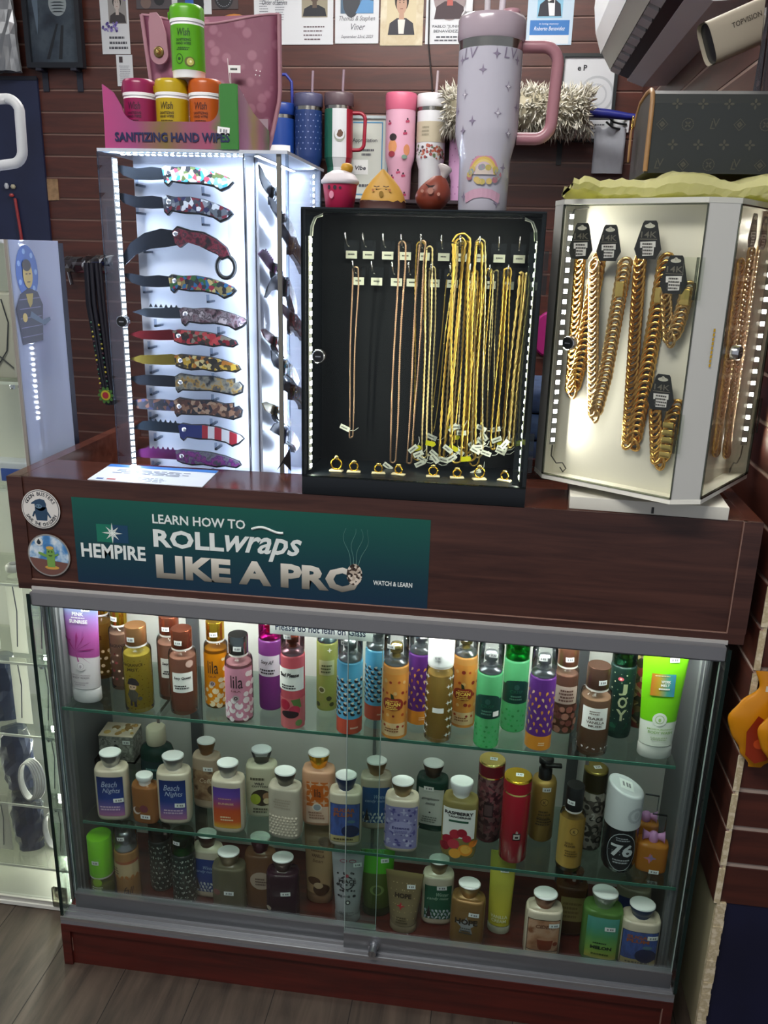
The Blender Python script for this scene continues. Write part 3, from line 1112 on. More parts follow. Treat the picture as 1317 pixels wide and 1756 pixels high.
def can(key, label, body, cap, top, ops, capf=0.13, neck=None, shine=0.0):
    """slim aerosol can with a round cap"""
    t, h, r = start(key, 'spray_can', label, 'spray can', 'slim spray cans on the glass shelf')
    hb = h * (1 - capf)
    MB().mat(body).lathe([(r * 0.92, 0), (r, 0.003), (r, hb - 0.010), (r * 0.95, hb - 0.004)], 28).build('body', t)
    design(t, cyl(r), r, h, ops)
    MB().mat(neck or PALEGOLD).lathe([(r * 0.96, hb - 0.004), (r * 0.90, hb + 0.001)], 26).build('neck_ring', t)
    MB().mat(cap).lathe([(r, hb), (r, h - 0.004)], 28).mat(top).lathe([(r, h - 0.004), (r * 0.985, h - 0.0008), (r * 0.90, h)], 28).build('cap', t)
    price(t, lambda u, v, d: (u, v, h + d), 0.1 * r, 0.0, 0.014, 0.010, random.uniform(-0.3, 0.3), 0.0004)
    return t


C = lambda q, r_=0.5: mat(q, r_)
Wt, Dk = C('#f4f2ee'), C('#2a2428')
random.seed(21)
# ---- upper shelf
PINKT = ramp_mat([(0.0, '#cfc6cc'), (0.36, '#d6ccd2'), (0.37, '#a4488f'), (0.62, '#b75aa8'), (0.82, '#9a7cc0'), (1.0, '#6fb4c6')], 0.35)
LEAF = C('#9c2f7c')
tube('t_pink', 'tall pink and lilac body wash tube with a palm leaf', PINKT,
     [('poly', [(-0.75 + 0.10 * math.cos(R(a)), 0.62 + 0.01 * math.sin(R(a))) for a in range(0, 360, 60)], LEAF)]
     + [('poly', [(-0.35, 0.52), (-0.35 + 1.05 * math.cos(R(a)) - 0.12 * math.sin(R(a)) * 0.5, 0.52 + 0.15 * math.sin(R(a)) - 0.006), (-0.35 + 1.3 * math.cos(R(a)), 0.52 + 0.19 * math.sin(R(a))), (-0.35 + 0.85 * math.cos(R(a)) + 0.12 * math.sin(R(a)), 0.52 + 0.12 * math.sin(R(a)) + 0.012)], LEAF) for a in (8, 32, 58, 84, 130, -38, -70)]
     + [('disc', 0, 0.38, 0.33, C('#d6ccd2')), ('disc', 0, 0.38, 0.24, C('#a99aa6')), ('disc', 0, 0.38, 0.21, C('#d6ccd2')), ('disc', 0, 0.375, 0.08, C('#a99aa6'), 0.12),
        ('text', 'PINK', (-0.45, 0.35, 0.865, 0.90), 0.03, 0, Wt), ('lines', (-0.6, 0.6, 0.838, 0.855), 1, Wt), ('text', 'SUNRISE', (-0.65, 0.6, 0.795, 0.83), 0.03, 0, Wt),
        ('text', 'MOISTURIZING', (-0.62, 0.62, 0.285, 0.30), 0.02, 0, C('#8d8088')), ('text', 'BODY WASH', (-0.6, 0.55, 0.258, 0.28), 0.03, 0, C('#7d7078')), ('lines', (-0.5, 0.5, 0.19, 0.23), 2, C('#a79ca4'))],
     C('#d9d4d8', 0.3), caph=0.14)
ORANGE, YEL, ROSE = liquid('#eaa83c', 0.2), liquid('#f8de4c', 0.2), liquid('#dc9a84', 0.22)
SWIRL = [('disc', s * 0.55, 0.28 + 0.1 * k, 0.22, C('#f0d9d0')) for s in (-1, 1) for k in range(3)]
capped_mist('m_orange_back', 'orange bottle with gold cap just behind the pink tube', ORANGE, GOLD, [('text', 'lila', (-0.4, 0.4, 0.5, 0.58), 0.02, 0.2, C('#7a4212')), ('dots', 4, 4, -1.2, 1.2, 0.05, 0.4, 0.16, [C('#f0d3a2')], 'rand')])
capped_mist('m_gold_back', 'gold-capped bottle with pinkish print behind the yellow bottle', liquid('#d8a890', 0.25), GOLD, [('text', 'FRAGRANCE', (-0.8, 0.8, 0.54, 0.58), 0.02, 0, Dk), ('dots', 5, 4, -1.3, 1.3, 0.1, 0.5, 0.12, [C('#8d3c3c'), C('#e6c9b4')], 'rand')])
capped_mist('m_yellow', 'yellow fragrance mist with a small dressed figure printed on it', YEL, mat('#b98457', 0.28, 0.9),
            [('dots', 6, 11, -1.3, 1.3, 0.03, 0.66, 0.035, [C('#6d5606')], 'rand'), ('text', 'FRAGRANCE', (-0.75, 0.75, 0.575, 0.61), 0.03, 0, C('#4a3c08')), ('text', 'MIST', (-0.3, 0.45, 0.52, 0.555), 0.03, 0, C('#4a3c08')),
             ('disc', -0.02, 0.33, 0.27, C('#caa78a'), 0.26), ('poly', [(-0.4, 0.36), (0.42, 0.345), (0.45, 0.37), (0.25, 0.425), (0.0, 0.44), (-0.25, 0.425)], Dk), ('poly', [(-0.2, 0.16), (0.22, 0.14), (0.36, 0.25), (0.15, 0.295), (-0.25, 0.295), (-0.4, 0.23)], C('#4a463c')),
             ('disc', -0.12, 0.33, 0.05, Dk), ('disc', 0.1, 0.33, 0.05, Dk), ('disc', 0.45, 0.19, 0.16, C('#3c3c34')), ('poly', [(-0.22, 0.10), (-0.06, 0.10), (-0.08, 0.17), (-0.2, 0.17)], Dk), ('poly', [(0.06, 0.09), (0.24, 0.09), (0.2, 0.16), (0.05, 0.16)], Dk)])
QUEEN = [('patch', -0.55, 0.95, 0.29, 0.53, Wt), ('text', 'Sexy Queen', (-0.4, 0.8, 0.445, 0.485), 0.03, 0.2, Dk), ('lines', (-0.4, 0.7, 0.33, 0.385), 2, Dk)]
capped_mist('m_rose_back', 'copper-capped rosy bottle, the one half hidden behind its twin', ROSE, mat('#94513c', 0.25, 0.9), QUEEN)
capped_mist('m_rose', 'copper-capped rosy bottle with white square label, in front of its twin', ROSE, mat('#94513c', 0.25, 0.9), QUEEN + [('disc', 0.75, 0.63, 0.28, C('#c9a79c'))])
LILA = lambda c1, c2: [('patch', -1.35, 1.35, 0.04, 0.66, c1), ('dots', 3, 5, -1.35, 1.35, 0.03, 0.30, 0.26, [c2], 'rand'), ('dots', 2, 3, 0.75, 1.45, 0.30, 0.64, 0.2, [c2], 'rand'),
                       ('dots', 3, 4, -1.3, 1.3, 0.05, 0.28, 0.13, [c1], 'rand'), ('text', 'lila', (-0.35, 0.5, 0.43, 0.58), 0.0, 0.0, C('#2c1d22')), ('text', 'LILA', (-0.3, 0.35, 0.385, 0.405), 0.02, 0, C('#6d3a3a')), ('disc', 0.0, 0.31, 0.24, C('#b4a0a4')), ('disc', 0.0, 0.31, 0.13, C('#3c3234')), ('disc', 0, 0.31, 0.06, C('#b4a0a4'))]
capped_mist('m_lila_orange', 'bright orange bottle with white swirls and gold cap', liquid('#e08c12', 0.1), GOLD, LILA(C('#e08a10', 0.3), C('#f3dcb4')), 0.76)
capped_mist('m_lila_pink', 'pink bottle with white swirls and shiny silver cap', liquid('#d894a8', 0.1), mat('#8e8f94', 0.12, 1.0), LILA(C('#cf8ba3', 0.3), C('#f2e4e8')), 0.70)
fine_mist('m_purple', 'deep purple body mist with white label and magenta cap', liquid('#742c7c', 0.12), [('patch', -1.05, 1.05, 0.37, 0.585, C('#d9d4e2')), ('text', 'Sexy AF', (-0.6, 0.5, 0.49, 0.54), 0.02, 0.3, Dk), ('lines', (-0.75, 0.75, 0.39, 0.45), 2, Dk)], clear('#e05ab4', 0.9), mat('#c83a6e', 0.3, 0.6))
BERRY = [('patch', -1.5, 1.5, 0.0, 0.31, C('#c96a6e', 0.35)), ('poly', [(0.1, 0.3), (0.85, 0.31), (1.0, 0.22), (0.5, 0.2)], C('#55703a')), ('disc', -0.45, 0.245, 0.48, C('#a31d3a')), ('disc', 0.4, 0.19, 0.46, C('#b3304c')), ('disc', 0.0, 0.15, 0.75, C('#2a1a20'), 0.34), ('disc', 0.75, 0.06, 0.3, C('#63804c')),
         ('patch', -1.25, 1.25, 0.395, 0.62, Wt), ('text', 'Bed Please', (-0.85, 0.75, 0.535, 0.575), 0.04, 0.25, Dk), ('lines', (-0.7, 0.6, 0.41, 0.46), 2, Dk)]
fine_mist('m_berry', 'rosy body mist with raspberries printed below a white label', liquid('#c4505e', 0.2), BERRY, clear('#f3d6dc', 1.0), mat('#7a4a30', 0.3, 0.7))
fine_mist('m_olive', 'olive green body mist with a small white flower', liquid('#9ca44c', 0.25), [('patch', -0.7, 0.8, 0.40, 0.56, C('#b9bd8e')), ('lines', (-0.5, 0.6, 0.42, 0.52), 3, C('#4d5226')), ('dots', 1, 1, 0.1, 1.0, 0.62, 0.72, 0.26, [Wt], 'star'), ('disc', -0.4, 0.24, 0.34, C('#d6d2b4')), ('disc', -0.4, 0.24, 0.24, C('#5c5a34')), ('dots', 3, 2, -0.8, 1, 0.05, 0.18, 0.25, [C('#3c4020'), C('#9a9a54')], 'rand')], clear('#d3e4e4', 1.0))
SKY, CORAL = C('#5aa7d2', 0.3), C('#c2503c', 0.3)
BLUEM = [('patch', -1.57, 1.57, 0.165, 0.72, SKY), ('patch', -1.57, 1.57, 0.012, 0.165, CORAL), ('dots', 5, 8, -1.4, 1.4, 0.2, 0.58, 0.21, [C('#2a2024'), C('#e4dcd0')], 'pie'), ('lines', (0.2, 0.9, 0.06, 0.09), 1, C('#e0b4a4'))]
fine_mist('m_blue', 'sky blue body mist with coconut pattern and coral base, nearer the glass', liquid('#5aa7d2', 0.05), BLUEM)
fine_mist('m_blue_back', 'sky blue body mist with coconut pattern, the one farther back', liquid('#5aa7d2', 0.05), BLUEM)
PUMP = C('#8a2a1c')
PECAN = [('patch', -1.57, 1.57, 0.012, 0.66, C('#d18a3e', 0.35)), ('patch', -1.1, 1.1, 0.04, 0.17, C('#d9b98a', 0.4)), ('dots', 5, 5, -1.4, 1.4, 0.08, 0.64, 0.15, [PUMP, C('#a8461e'), C('#d9aa6e')], 'rand'),
         ('disc', -0.35, 0.365, 0.5, PUMP, 0.52), ('disc', 0.35, 0.365, 0.5, PUMP, 0.52), ('disc', 0, 0.365, 0.45, C('#9a3422'), 0.56), ('poly', [(-0.12, 0.42), (0.12, 0.42), (0.05, 0.46), (-0.18, 0.475)], C('#27331c')),
         ('text', 'PUMPKIN', (-0.4, 0.42, 0.392, 0.405), 0.02, 0, C('#ecc45a')), ('text', 'PECAN', (-0.55, 0.58, 0.35, 0.388), 0.04, 0, C('#ecc45a')), ('lines', (-0.5, 0.5, 0.31, 0.345), 2, C('#ecc45a')), ('lines', (-0.6, 0.6, 0.08, 0.13), 2, C('#8a5a34'))]
fine_mist('m_pecan', 'orange pumpkin pecan body mist standing at the shelf edge', liquid('#d18a3e', 0.1), PECAN, None, PALEGOLD)
LEAFP = [('patch', -1.57, 1.57, 0.155, 0.72, C('#5a2a7c', 0.35)), ('patch', -1.57, 1.57, 0.012, 0.155, C('#d98a2c', 0.35)), ('dots', 5, 7, -1.35, 1.35, 0.18, 0.62, 0.17, [C('#e0a03c'), C('#d9b48a'), C('#c9853c')], 'drop'), ('lines', (0.0, 0.6, 0.06, 0.1), 2, C('#f0cfa0'))]
fine_mist('m_leaf_back', 'purple body mist with gold leaf pattern, behind the pumpkin bottle', liquid('#5a2a7c', 0.1), LEAFP)
capped_mist('m_amber', 'amber glass bottle with white flowers and white cap', liquid('#f4c864', 0.22), WHITE, [('dots', 2, 8, -1.35, -0.75, 0.04, 0.7, 0.2, [Wt], 'star'), ('dots', 2, 8, 0.72, 1.3, 0.04, 0.7, 0.2, [Wt], 'star'), ('patch', -0.3, 0.5, 0.315, 0.365, Wt)], 0.93, 0.225)
fine_mist('m_pecan_back', 'orange pumpkin pecan body mist behind the amber bottle', liquid('#d18a3e', 0.1), PECAN, None, PALEGOLD)
GREENM = [('patch', -1.3, 1.3, 0.31, 0.5, C('#123a32', 0.4)), ('disc', 0, 0.5, 0.98, C('#123a32', 0.4), 0.42), ('disc', 0, 0.48, 0.2, C('#27544a'), 0.25), ('text', 'CRISP', (-0.5, 0.5, 0.42, 0.45), 0.02, 0, C('#1c5a46')), ('lines', (-0.5, 0.5, 0.345, 0.40), 2, C('#4d7a68')), ('dots', 6, 5, -1.4, 1.4, 0.01, 0.26, 0.10, [C('#2a9a54'), C('#1c7a40')], 'rand')]
fine_mist('m_green', 'translucent green body mist standing nearest the glass', liquid('#4fb874', 0.4), GREENM + [('patch', 0.45, 0.95, 0.335, 0.385, Wt)], None)
fine_mist('m_green_back', 'translucent green body mist with green cap, farther back', liquid('#4fb874', 0.4), GREENM, clear('#3fbf6a', 0.9), mat('#1d8a4a', 0.3, 0.4))
fine_mist('m_leaf', 'purple body mist with gold leaf pattern and orange base, near the glass', liquid('#5a2a7c', 0.1), LEAFP)
capped_mist('m_brown_back', 'dusty rose bottle with petals, behind the purple leaf bottle', liquid('#c08a78', 0.15), mat('#a06a56', 0.3, 0.9), [('patch', -1.1, 0.95, 0.36, 0.56, C('#cbb3a6')), ('lines', (-0.6, 0.7, 0.38, 0.53), 4, C('#6d4a42')), ('dots', 4, 4, -1.2, 1.2, 0.02, 0.34, 0.27, [C('#6d3c34'), C('#a97462'), C('#8a5346')], 'rand')], 0.82, 0.22)
capped_mist('m_vanilla', 'frosted bottle of tan liquid with bronze cap and white label', liquid('#c4997a', 0.1), mat('#7c5a4c', 0.28, 0.9), [('patch', -0.85, 0.8, 0.33, 0.58, Wt), ('lines', (-0.4, 0.4, 0.50, 0.55), 2, C('#8d8078')), ('text', 'BARE', (-0.4, 0.5, 0.445, 0.475), 0.02, 0, C('#5a4c46')), ('text', 'VANILLA', (-0.5, 0.6, 0.40, 0.43), 0.02, 0, C('#5a4c46')), ('text', 'MUSK', (-0.35, 0.5, 0.36, 0.385), 0.02, 0, C('#5a4c46')), ('dots', 14, 1, -1.5, 1.5, 0.10, 0.12, 0.05, [C('#c9bfc0')], 'rand')], 0.73, 0.23)
JOY = [('patch', -1.57, 1.57, 0.012, 0.72, C('#16302a', 0.35)), ('disc', -0.3, 0.62, 0.22, C('#d05a6a'), 0.16), ('disc', -0.3, 0.62, 0.08, C('#f0d2c8')), ('dots', 5, 8, -1.4, 1.4, 0.1, 0.7, 0.06, [C('#6d8a6c'), C('#c9c4a4')], 'rand'), ('text', 'J', (-0.35, 0.25, 0.46, 0.575), 0.03, 0, C('#a9b08c')), ('text', 'O', (-0.35, 0.35, 0.33, 0.445), 0.03, 0, C('#a9b08c')), ('text', 'Y', (-0.4, 0.4, 0.20, 0.315), 0.03, 0, C('#a9b08c')), ('patch', -1.4, 1.4, 0.05, 0.17, cells(['#123a2c', '#1f5a44', '#0f2a22'], 120, 0.4))]
fine_mist('m_joy', 'dark green body mist lettered JOY behind the frosted bottle', liquid('#16302a', 0.05), JOY, clear('#5a8a74', 0.9), PALEGOLD, sticker=False)
capped_mist('m_floral_back', 'dark floral bottle half hidden behind the lime tube', cells(['#2c2a1c', '#6d5a34', '#8d3c34', '#3c4a2a', '#b49a6c'], 90, 0.4), mat('#6d2a34', 0.35, 0.5), [], 0.8, 0.16, glass=False)
LIME = ramp_mat([(0.0, '#e4e8dc'), (0.255, '#e6eae0'), (0.26, '#72c814'), (1.0, '#86e01c')], 0.35)
tube('t_lime', 'tall lime green body wash tube with white lower half', LIME,
     [('disc', -0.05, 0.385, 0.42, C('#e6eae0')), ('disc', -0.05, 0.385, 0.27, C('#a3c47c')), ('disc', -0.05, 0.385, 0.23, C('#e6eae0')), ('disc', -0.05, 0.38, 0.08, C('#a3c47c'), 0.12),
      ('patch', -0.75, 0.62, 0.60, 0.80, ramp_mat([(0.0, '#c9762c'), (0.35, '#b59a2c'), (0.7, '#4aa08a'), (1.0, '#3f8ab4')], 0.35, 'X')), ('lines', (-0.6, 0.4, 0.775, 0.79), 1, C('#dcd0a4')), ('text', 'WORK', (-0.2, 0.35, 0.72, 0.745), 0.03, 0, Wt), ('text', 'MELT', (-0.2, 0.3, 0.69, 0.712), 0.03, 0, Wt), ('lines', (-0.35, 0.4, 0.655, 0.68), 1, Wt),
      ('text', 'MOISTURIZING', (-0.7, 0.75, 0.29, 0.305), 0.02, 0, C('#8fb46c')), ('text', 'BODY WASH', (-0.65, 0.75, 0.255, 0.28), 0.03, 0, C('#8fb46c')), ('lines', (-0.5, 0.6, 0.19, 0.23), 2, C('#b4c4a4'))],
     C('#cfd0ca', 0.3), caph=0.125, wtop=1.32)

# ---- middle shelf
BN = lambda: [('patch', -0.72, 0.72, 0.075, 0.60, ramp_mat([(0.0, '#b0709c'), (0.25, '#6a5aa0'), (0.45, '#23408c'), (1.0, '#182c66')], 0.4)), ('text', 'Beach', (-0.45, 0.4, 0.47, 0.545), 0.0, 0.35, C('#b9c4e4')), ('text', 'Nights', (-0.4, 0.55, 0.375, 0.455), 0.0, 0.35, C('#b9c4e4')), ('lines', (-0.6, 0.6, 0.15, 0.22), 2, C('#d3b4d4'))]
lotion('l_beach', 'navy-labelled beach lotion below the flowered box', PEARL, BN(), sticker=(0.45, 0.30))
lotion('l_beach2', 'navy-labelled beach lotion beside the small amber bottle', PEARL, BN(), sticker=(0.4, 0.28))
lotion('l_amber', 'small amber shower gel with white cap between two navy lotions', liquid('#b4703c', 0.25), [('disc', -0.45, 0.25, 0.3, C('#d9c4bc')), ('disc', -0.35, 0.27, 0.24, C('#7a4a28')), ('disc', 0.1, 0.3, 0.3, C('#7c3c46'))], WHITE, WHITE, 'shower_gel_bottle', (0.2, 0.16))
lotion('l_brown', 'beige lotion with brown label standing at the back', C('#b49c88', 0.35), [('patch', -0.8, 0.8, 0.12, 0.52, cells(['#6d4a34', '#8d6a50', '#a98a6c', '#5a3c2a'], 40, 0.5, 'NOISE')), ('text', 'Coffee', (-0.3, 0.75, 0.36, 0.42), 0.01, 0.25, C('#d9c4aa')), ('disc', 0.55, 0.27, 0.36, C('#4d3424'))], mat('#8d6a4c', 0.3, 0.8), sticker=(0.3, 0.56))
lotion('l_sunset', 'lotion with purple to orange sunset label', PEARL, [('patch', -0.76, 0.76, 0.075, 0.60, ramp_mat([(0.0, '#d9aa3c'), (0.16, '#d0602c'), (0.45, '#c4502c'), (0.8, '#6a4aa8'), (1.0, '#5a3f9c')], 0.4)), ('lines', (-0.5, 0.5, 0.45, 0.47), 1, C('#d9a48c')), ('text', 'SUNRISE', (-0.45, 0.4, 0.385, 0.41), 0.03, 0, C('#e8b49a')), ('lines', (-0.4, 0.4, 0.17, 0.24), 2, C('#f0cda4'))])
lotion('l_olive', 'cream lotion with a fruit picture and frosted cap', C('#c9c3ab', 0.4), [('lines', (-0.6, 0.5, 0.50, 0.56), 1, C('#5a5646')), ('text', 'WILD', (-0.35, 0.2, 0.455, 0.485), 0.03, 0, Dk), ('text', 'COTTON', (-0.5, 0.4, 0.42, 0.445), 0.03, 0, Dk), ('disc', 0.05, 0.28, 0.62, C('#3a2c22'), 0.56), ('disc', -0.3, 0.26, 0.3, C('#a9b43c'), 0.36), ('disc', 0.4, 0.3, 0.28, C('#a0785a')), ('disc', 0.35, 0.24, 0.2, C('#d4c4a0')), ('lines', (-0.5, 0.6, 0.07, 0.15), 2, C('#5a5646'))], clear('#e4e8ea', 1.0, 0.2), mat('#dfe3e6', 0.35))
lotion('l_cream', 'plain cream lotion with embossed diamond pattern', C('#c6b8a8', 0.35), [('lines', (-0.5, 0.5, 0.42, 0.56), 4, C('#b4a696'))], mat('#6d6a66', 0.3, 0.9), ridges=True)
lotion('l_peach', 'peach lotion with gold cap and orange floral label', C('#e0a888', 0.35), [('patch', -0.62, 0.62, 0.05, 0.26, C('#e2c0ac')), ('patch', -0.6, 0.62, 0.26, 0.56, C('#d0702c')), ('dots', 3, 4, -0.75, 0.75, 0.27, 0.57, 0.24, [C('#e2b89c')], 'star'), ('patch', -0.28, 0.34, 0.34, 0.52, C('#cc641c')), ('text', 'lila', (-0.15, 0.2, 0.38, 0.48), 0.0, 0, Dk), ('disc', 0, 0.25, 0.27, C('#e8dcd0')), ('disc', 0, 0.25, 0.2, C('#9aa0a8')), ('lines', (-0.5, 0.5, 0.1, 0.2), 3, C('#a8806c'))], GOLD)
PLUM = [('patch', -0.82, 0.82, 0.065, 0.56, C('#39373c')), ('patch', -0.79, 0.79, 0.07, 0.555, cells(['#3a5296', '#465fa8', '#3f4f8c'], 40, 0.5, 'NOISE', stretch=(3, 1, 1))), ('patch', -0.79, 0.79, 0.07, 0.15, C('#b9a878')), ('text', 'SUGAR', (-0.6, 0.55, 0.46, 0.51), 0.04, 0, C('#a05a3c')), ('text', 'PLUM', (-0.6, 0.4, 0.40, 0.45), 0.04, 0, C('#a05a3c')), ('disc', 0.3, 0.215, 0.48, C('#1c2650'), 0.40), ('disc', 0.35, 0.34, 0.22, C('#5a7a8a'), 0.1), ('lines', (-0.6, 0.6, 0.09, 0.13), 1, C('#5a4c2c'))]
lotion('l_plumblue', 'blue sugar plum lotion with navy cap on the middle shelf', PEARL, PLUM, mat('#24365e', 0.3, 0.3))
WIN = lambda a, b_: [('patch', -0.78, 0.78, 0.10, 0.57, a), ('dots', 7, 3, -0.75, 0.75, 0.10, 0.24, 0.12, [C('#a9b4c4'), C('#d6dde4')], 'drop'), ('poly', [(-0.65, 0.13), (-0.35, 0.13), (-0.5, 0.30)], Dk), ('text', 'Winter', (-0.1, 0.6, 0.43, 0.48), 0.0, 0.3, b_), ('text', 'candy mint', (-0.6, 0.6, 0.37, 0.42), 0.0, 0.3, b_)]
lotion('l_bluewin', 'lotion with blue snow scene label behind the door edges', C('#b8aa98', 0.35), WIN(C('#24508c'), C('#a4c0e0')), mat('#9a7c5c', 0.3, 0.8))
lotion('l_lavender', 'lavender lotion with purple lattice pattern', PEARL, [('patch', -0.86, 0.86, 0.06, 0.60, C('#8d88b8', 0.4)), ('dots', 3, 4, -0.85, 0.85, 0.07, 0.60, 0.22, [C('#b4b0d4'), C('#5d5898')], 'star'), ('dots', 5, 8, -0.85, 0.85, 0.07, 0.60, 0.07, [C('#4d4888'), C('#c4c0e0')], 'rand'), ('disc', 0, 0.33, 0.60, C('#a4a0cc'), 0.42), ('text', 'Essence', (-0.45, 0.45, 0.315, 0.35), 0.02, 0, C('#3c3878')), ('lines', (-0.35, 0.35, 0.26, 0.30), 2, C('#6d68a0'))], mat('#8d7a5c', 0.3, 0.8))
lotion('l_darkgreen', 'dark green shower gel with pale label and brown cap', liquid('#12392e', 0.12), [('patch', -0.7, 0.75, 0.10, 0.58, C('#c3c7c2')), ('text', 'gingham', (-0.5, 0.5, 0.43, 0.47), 0.0, 0.3, Dk), ('text', 'mint', (-0.25, 0.3, 0.37, 0.41), 0.0, 0.3, Dk), ('disc', 0, 0.27, 0.06, Dk), ('lines', (-0.5, 0.5, 0.13, 0.22), 3, C('#7d827c'))], mat('#6d5a50', 0.3, 0.8), STICKER, 'shower_gel_bottle', (-0.1, 0.60))
lotion('l_rasp', 'raspberry tangerine shower gel with fruit picture and white cap', liquid('#b09c58', 0.4), [('patch', -0.82, 0.82, 0.25, 0.60, Wt), ('text', 'RASPBERRY', (-0.72, 0.72, 0.53, 0.57), 0.04, 0, Dk), ('text', 'TANGERINE', (-0.55, 0.6, 0.495, 0.52), 0.03, 0, Dk), ('patch', -0.5, 0.5, 0.44, 0.465, C('#2f5a46'))]
       + [('disc', q[0], q[1], q[2], C(q[3])) for q in ((-0.5, 0.22, 0.3, '#a81c34'), (-0.15, 0.30, 0.28, '#b82a3c'), (0.2, 0.32, 0.26, '#a01830'), (-0.65, 0.14, 0.26, '#8d1228'), (-0.2, 0.18, 0.3, '#c03a48'), (0.45, 0.26, 0.22, '#b0243a'), (0.4, 0.12, 0.36, '#e0902c'), (0.42, 0.13, 0.26, '#eab04c'), (0.75, 0.20, 0.2, '#d87c24'), (-0.1, 0.07, 0.3, '#e4a03c'))], WHITE, WHITE, 'shower_gel_bottle')
can('c_maroon', 'patterned maroon spray can with pale gold lid', cells(['#4a2630', '#6d3a44', '#7c5a5c', '#3a1c26', '#8d5058'], 150, 0.4), C('#7a1c2c', 0.3), PALEGOLD, [('patch', -0.35, 0.4, 0.34, 0.52, C('#2a1a20')), ('patch', -0.28, 0.33, 0.36, 0.50, C('#5c4448')), ('dots', 3, 1, -0.3, 0.35, 0.48, 0.58, 0.1, [C('#1c1216')], 'drop')], 0.16)
can('c_red', 'glossy red spray can with gold lid', mat('#a8142c', 0.25, 0.0, 0.6), C('#b01a30', 0.3), GOLD, [('patch', -0.22, 0.34, 0.30, 0.385, C('#16080c')), ('patch', -0.16, 0.28, 0.315, 0.37, C('#d8c8c4')), ('patch', -0.06, 0.18, 0.325, 0.35, C('#16080c')), ('patch', -0.02, 0.14, 0.385, 0.405, C('#c4b4b0')), ('text', 'R', (0.0, 0.12, 0.405, 0.42), 0.02, 0, C('#c4b4b0'))], 0.15)
t, h, r = start('p_gold', 'pump_bottle', 'gold body oil bottle with black pump top', 'bottle', None)
MB().mat(mat('#b48f4a', 0.35, 0.4)).lathe([(r * 0.9, 0), (r, 0.003), (r, h * 0.70), (r * 0.9, h * 0.745), (r * 0.45, h * 0.755)], 28).build('body', t)
design(t, cyl(r), r, h, [('disc', 0, 0.52, 0.33, C('#6d5424')), ('disc', 0, 0.52, 0.27, C('#b48f4a')), ('text', 'K', (-0.12, 0.12, 0.50, 0.54), 0.02, 0, C('#5a4420')), ('lines', (-0.5, 0.6, 0.34, 0.42), 2, C('#5a4420')), ('lines', (-0.6, 0.7, 0.22, 0.32), 3, C('#4a3818')), ('text', 'GOLD OIL', (-0.5, 0.5, 0.30, 0.335), 0.04, 0, C('#4a3818'))])
b = MB().mat(BLACK).lathe([(r * 0.55, h * 0.75), (r * 0.55, h * 0.86), (r * 0.42, h * 0.87), (r * 0.42, h * 0.93), (r * 0.60, h * 0.94), (r * 0.60, h * 0.99), (r * 0.5, h)], 22)
b.box(-0.004, 0.028, -0.016, -0.006, h * 0.925, h * 0.965, 0.002)
b.build('pump', t)
price(t, cyl(r), 0.1 * r, h * 0.68)
capped_mist('m_goldblack', 'gold label bottle with tall black cap nearest the glass', mat('#b39348', 0.3, 0.5), BLACK, [('patch', -1.3, 1.3, 0.06, 0.66, ramp_mat([(0, '#c9a95a'), (0.5, '#a8843c'), (1, '#8d6c2c')], 0.35, 'X')), ('disc', 0.2, 0.52, 0.33, C('#5a4420')), ('disc', 0.2, 0.52, 0.28, C('#b08f48')), ('text', 'K', (0.1, 0.3, 0.50, 0.54), 0.02, 0, C('#5a4420')), ('text', 'GOLD', (-0.4, 0.2, 0.36, 0.385), 0.03, 0, C('#5a4420')), ('text', 'ELIXIR', (-0.4, 0.4, 0.325, 0.35), 0.03, 0, C('#5a4420')), ('lines', (-0.4, 0.7, 0.20, 0.29), 3, C('#6d5424'))], 0.68, 0.27)
can('c_dark', 'slim dark can with mandala pattern and olive gold lid', cells(['#3a3430', '#8d867c', '#57504a', '#a89f94'], 110, 0.45), mat('#3c3620', 0.35, 0.5), mat('#8d7c3c', 0.3, 0.8), [('dots', 3, 4, -1.3, 1.3, 0.08, 0.62, 0.34, [C('#2c2826'), C('#9a938a')], 'rand'), ('dots', 3, 4, -1.3, 1.3, 0.08, 0.62, 0.2, [C('#8a837a'), C('#3a3632')], 'rand'), ('text', '2', (-0.15, 0.15, 0.42, 0.50), 0.02, 0, C('#d4cec4'))], 0.24, mat('#4a4426', 0.35, 0.6))
t, h, r = start('c_76', 'lotion_can', 'black bottle lettered 76 with big slanted white cap', 'bottle', None)
MB().mat(mat('#15171c', 0.25, 0, 0.6)).lathe([(r * 0.62, 0), (r * 0.86, 0.004), (r * 0.97, 0.014), (r, 0.03), (r, h * 0.56)], 32).build('body', t)
c = MB().mat(C('#d9dade', 0.4))
rs = []
for q, z0 in ((1.03, h * 0.555), (1.03, h * 0.88), (1.0, h * 0.90), (0.9, h * 0.905)):
    rs.append([(r * q * math.cos(2 * PI * i / 32), r * q * math.sin(2 * PI * i / 32), z0 + (0.0 if z0 < h * 0.7 else (0.012 - 0.35 * r * q * math.cos(2 * PI * i / 32)))) for i in range(32)])
c.rings(rs).build('cap', t)
f_ = cyl(r * 1.03)
b = MB().mat(C('#bfc0c6', 0.5))
for a in range(0, 360, 20):
    b.disc(f_, 0.6 * r + 0.42 * r * math.cos(R(a)), h * 0.73 + 0.42 * r * math.sin(R(a)), 0.09 * r, 0.0006, 8)
b.disc(f_, 0.6 * r, h * 0.73, 0.38 * r, 0.0007, 24).mat(C('#d4d5da')).disc(f_, 0.6 * r, h * 0.73, 0.33 * r, 0.0009, 24).mat(C('#bfc0c6')).disc(f_, 0.6 * r, h * 0.73, 0.14 * r, 0.0011, 12, 0.24 * r)
b.build('cap_crest', t)
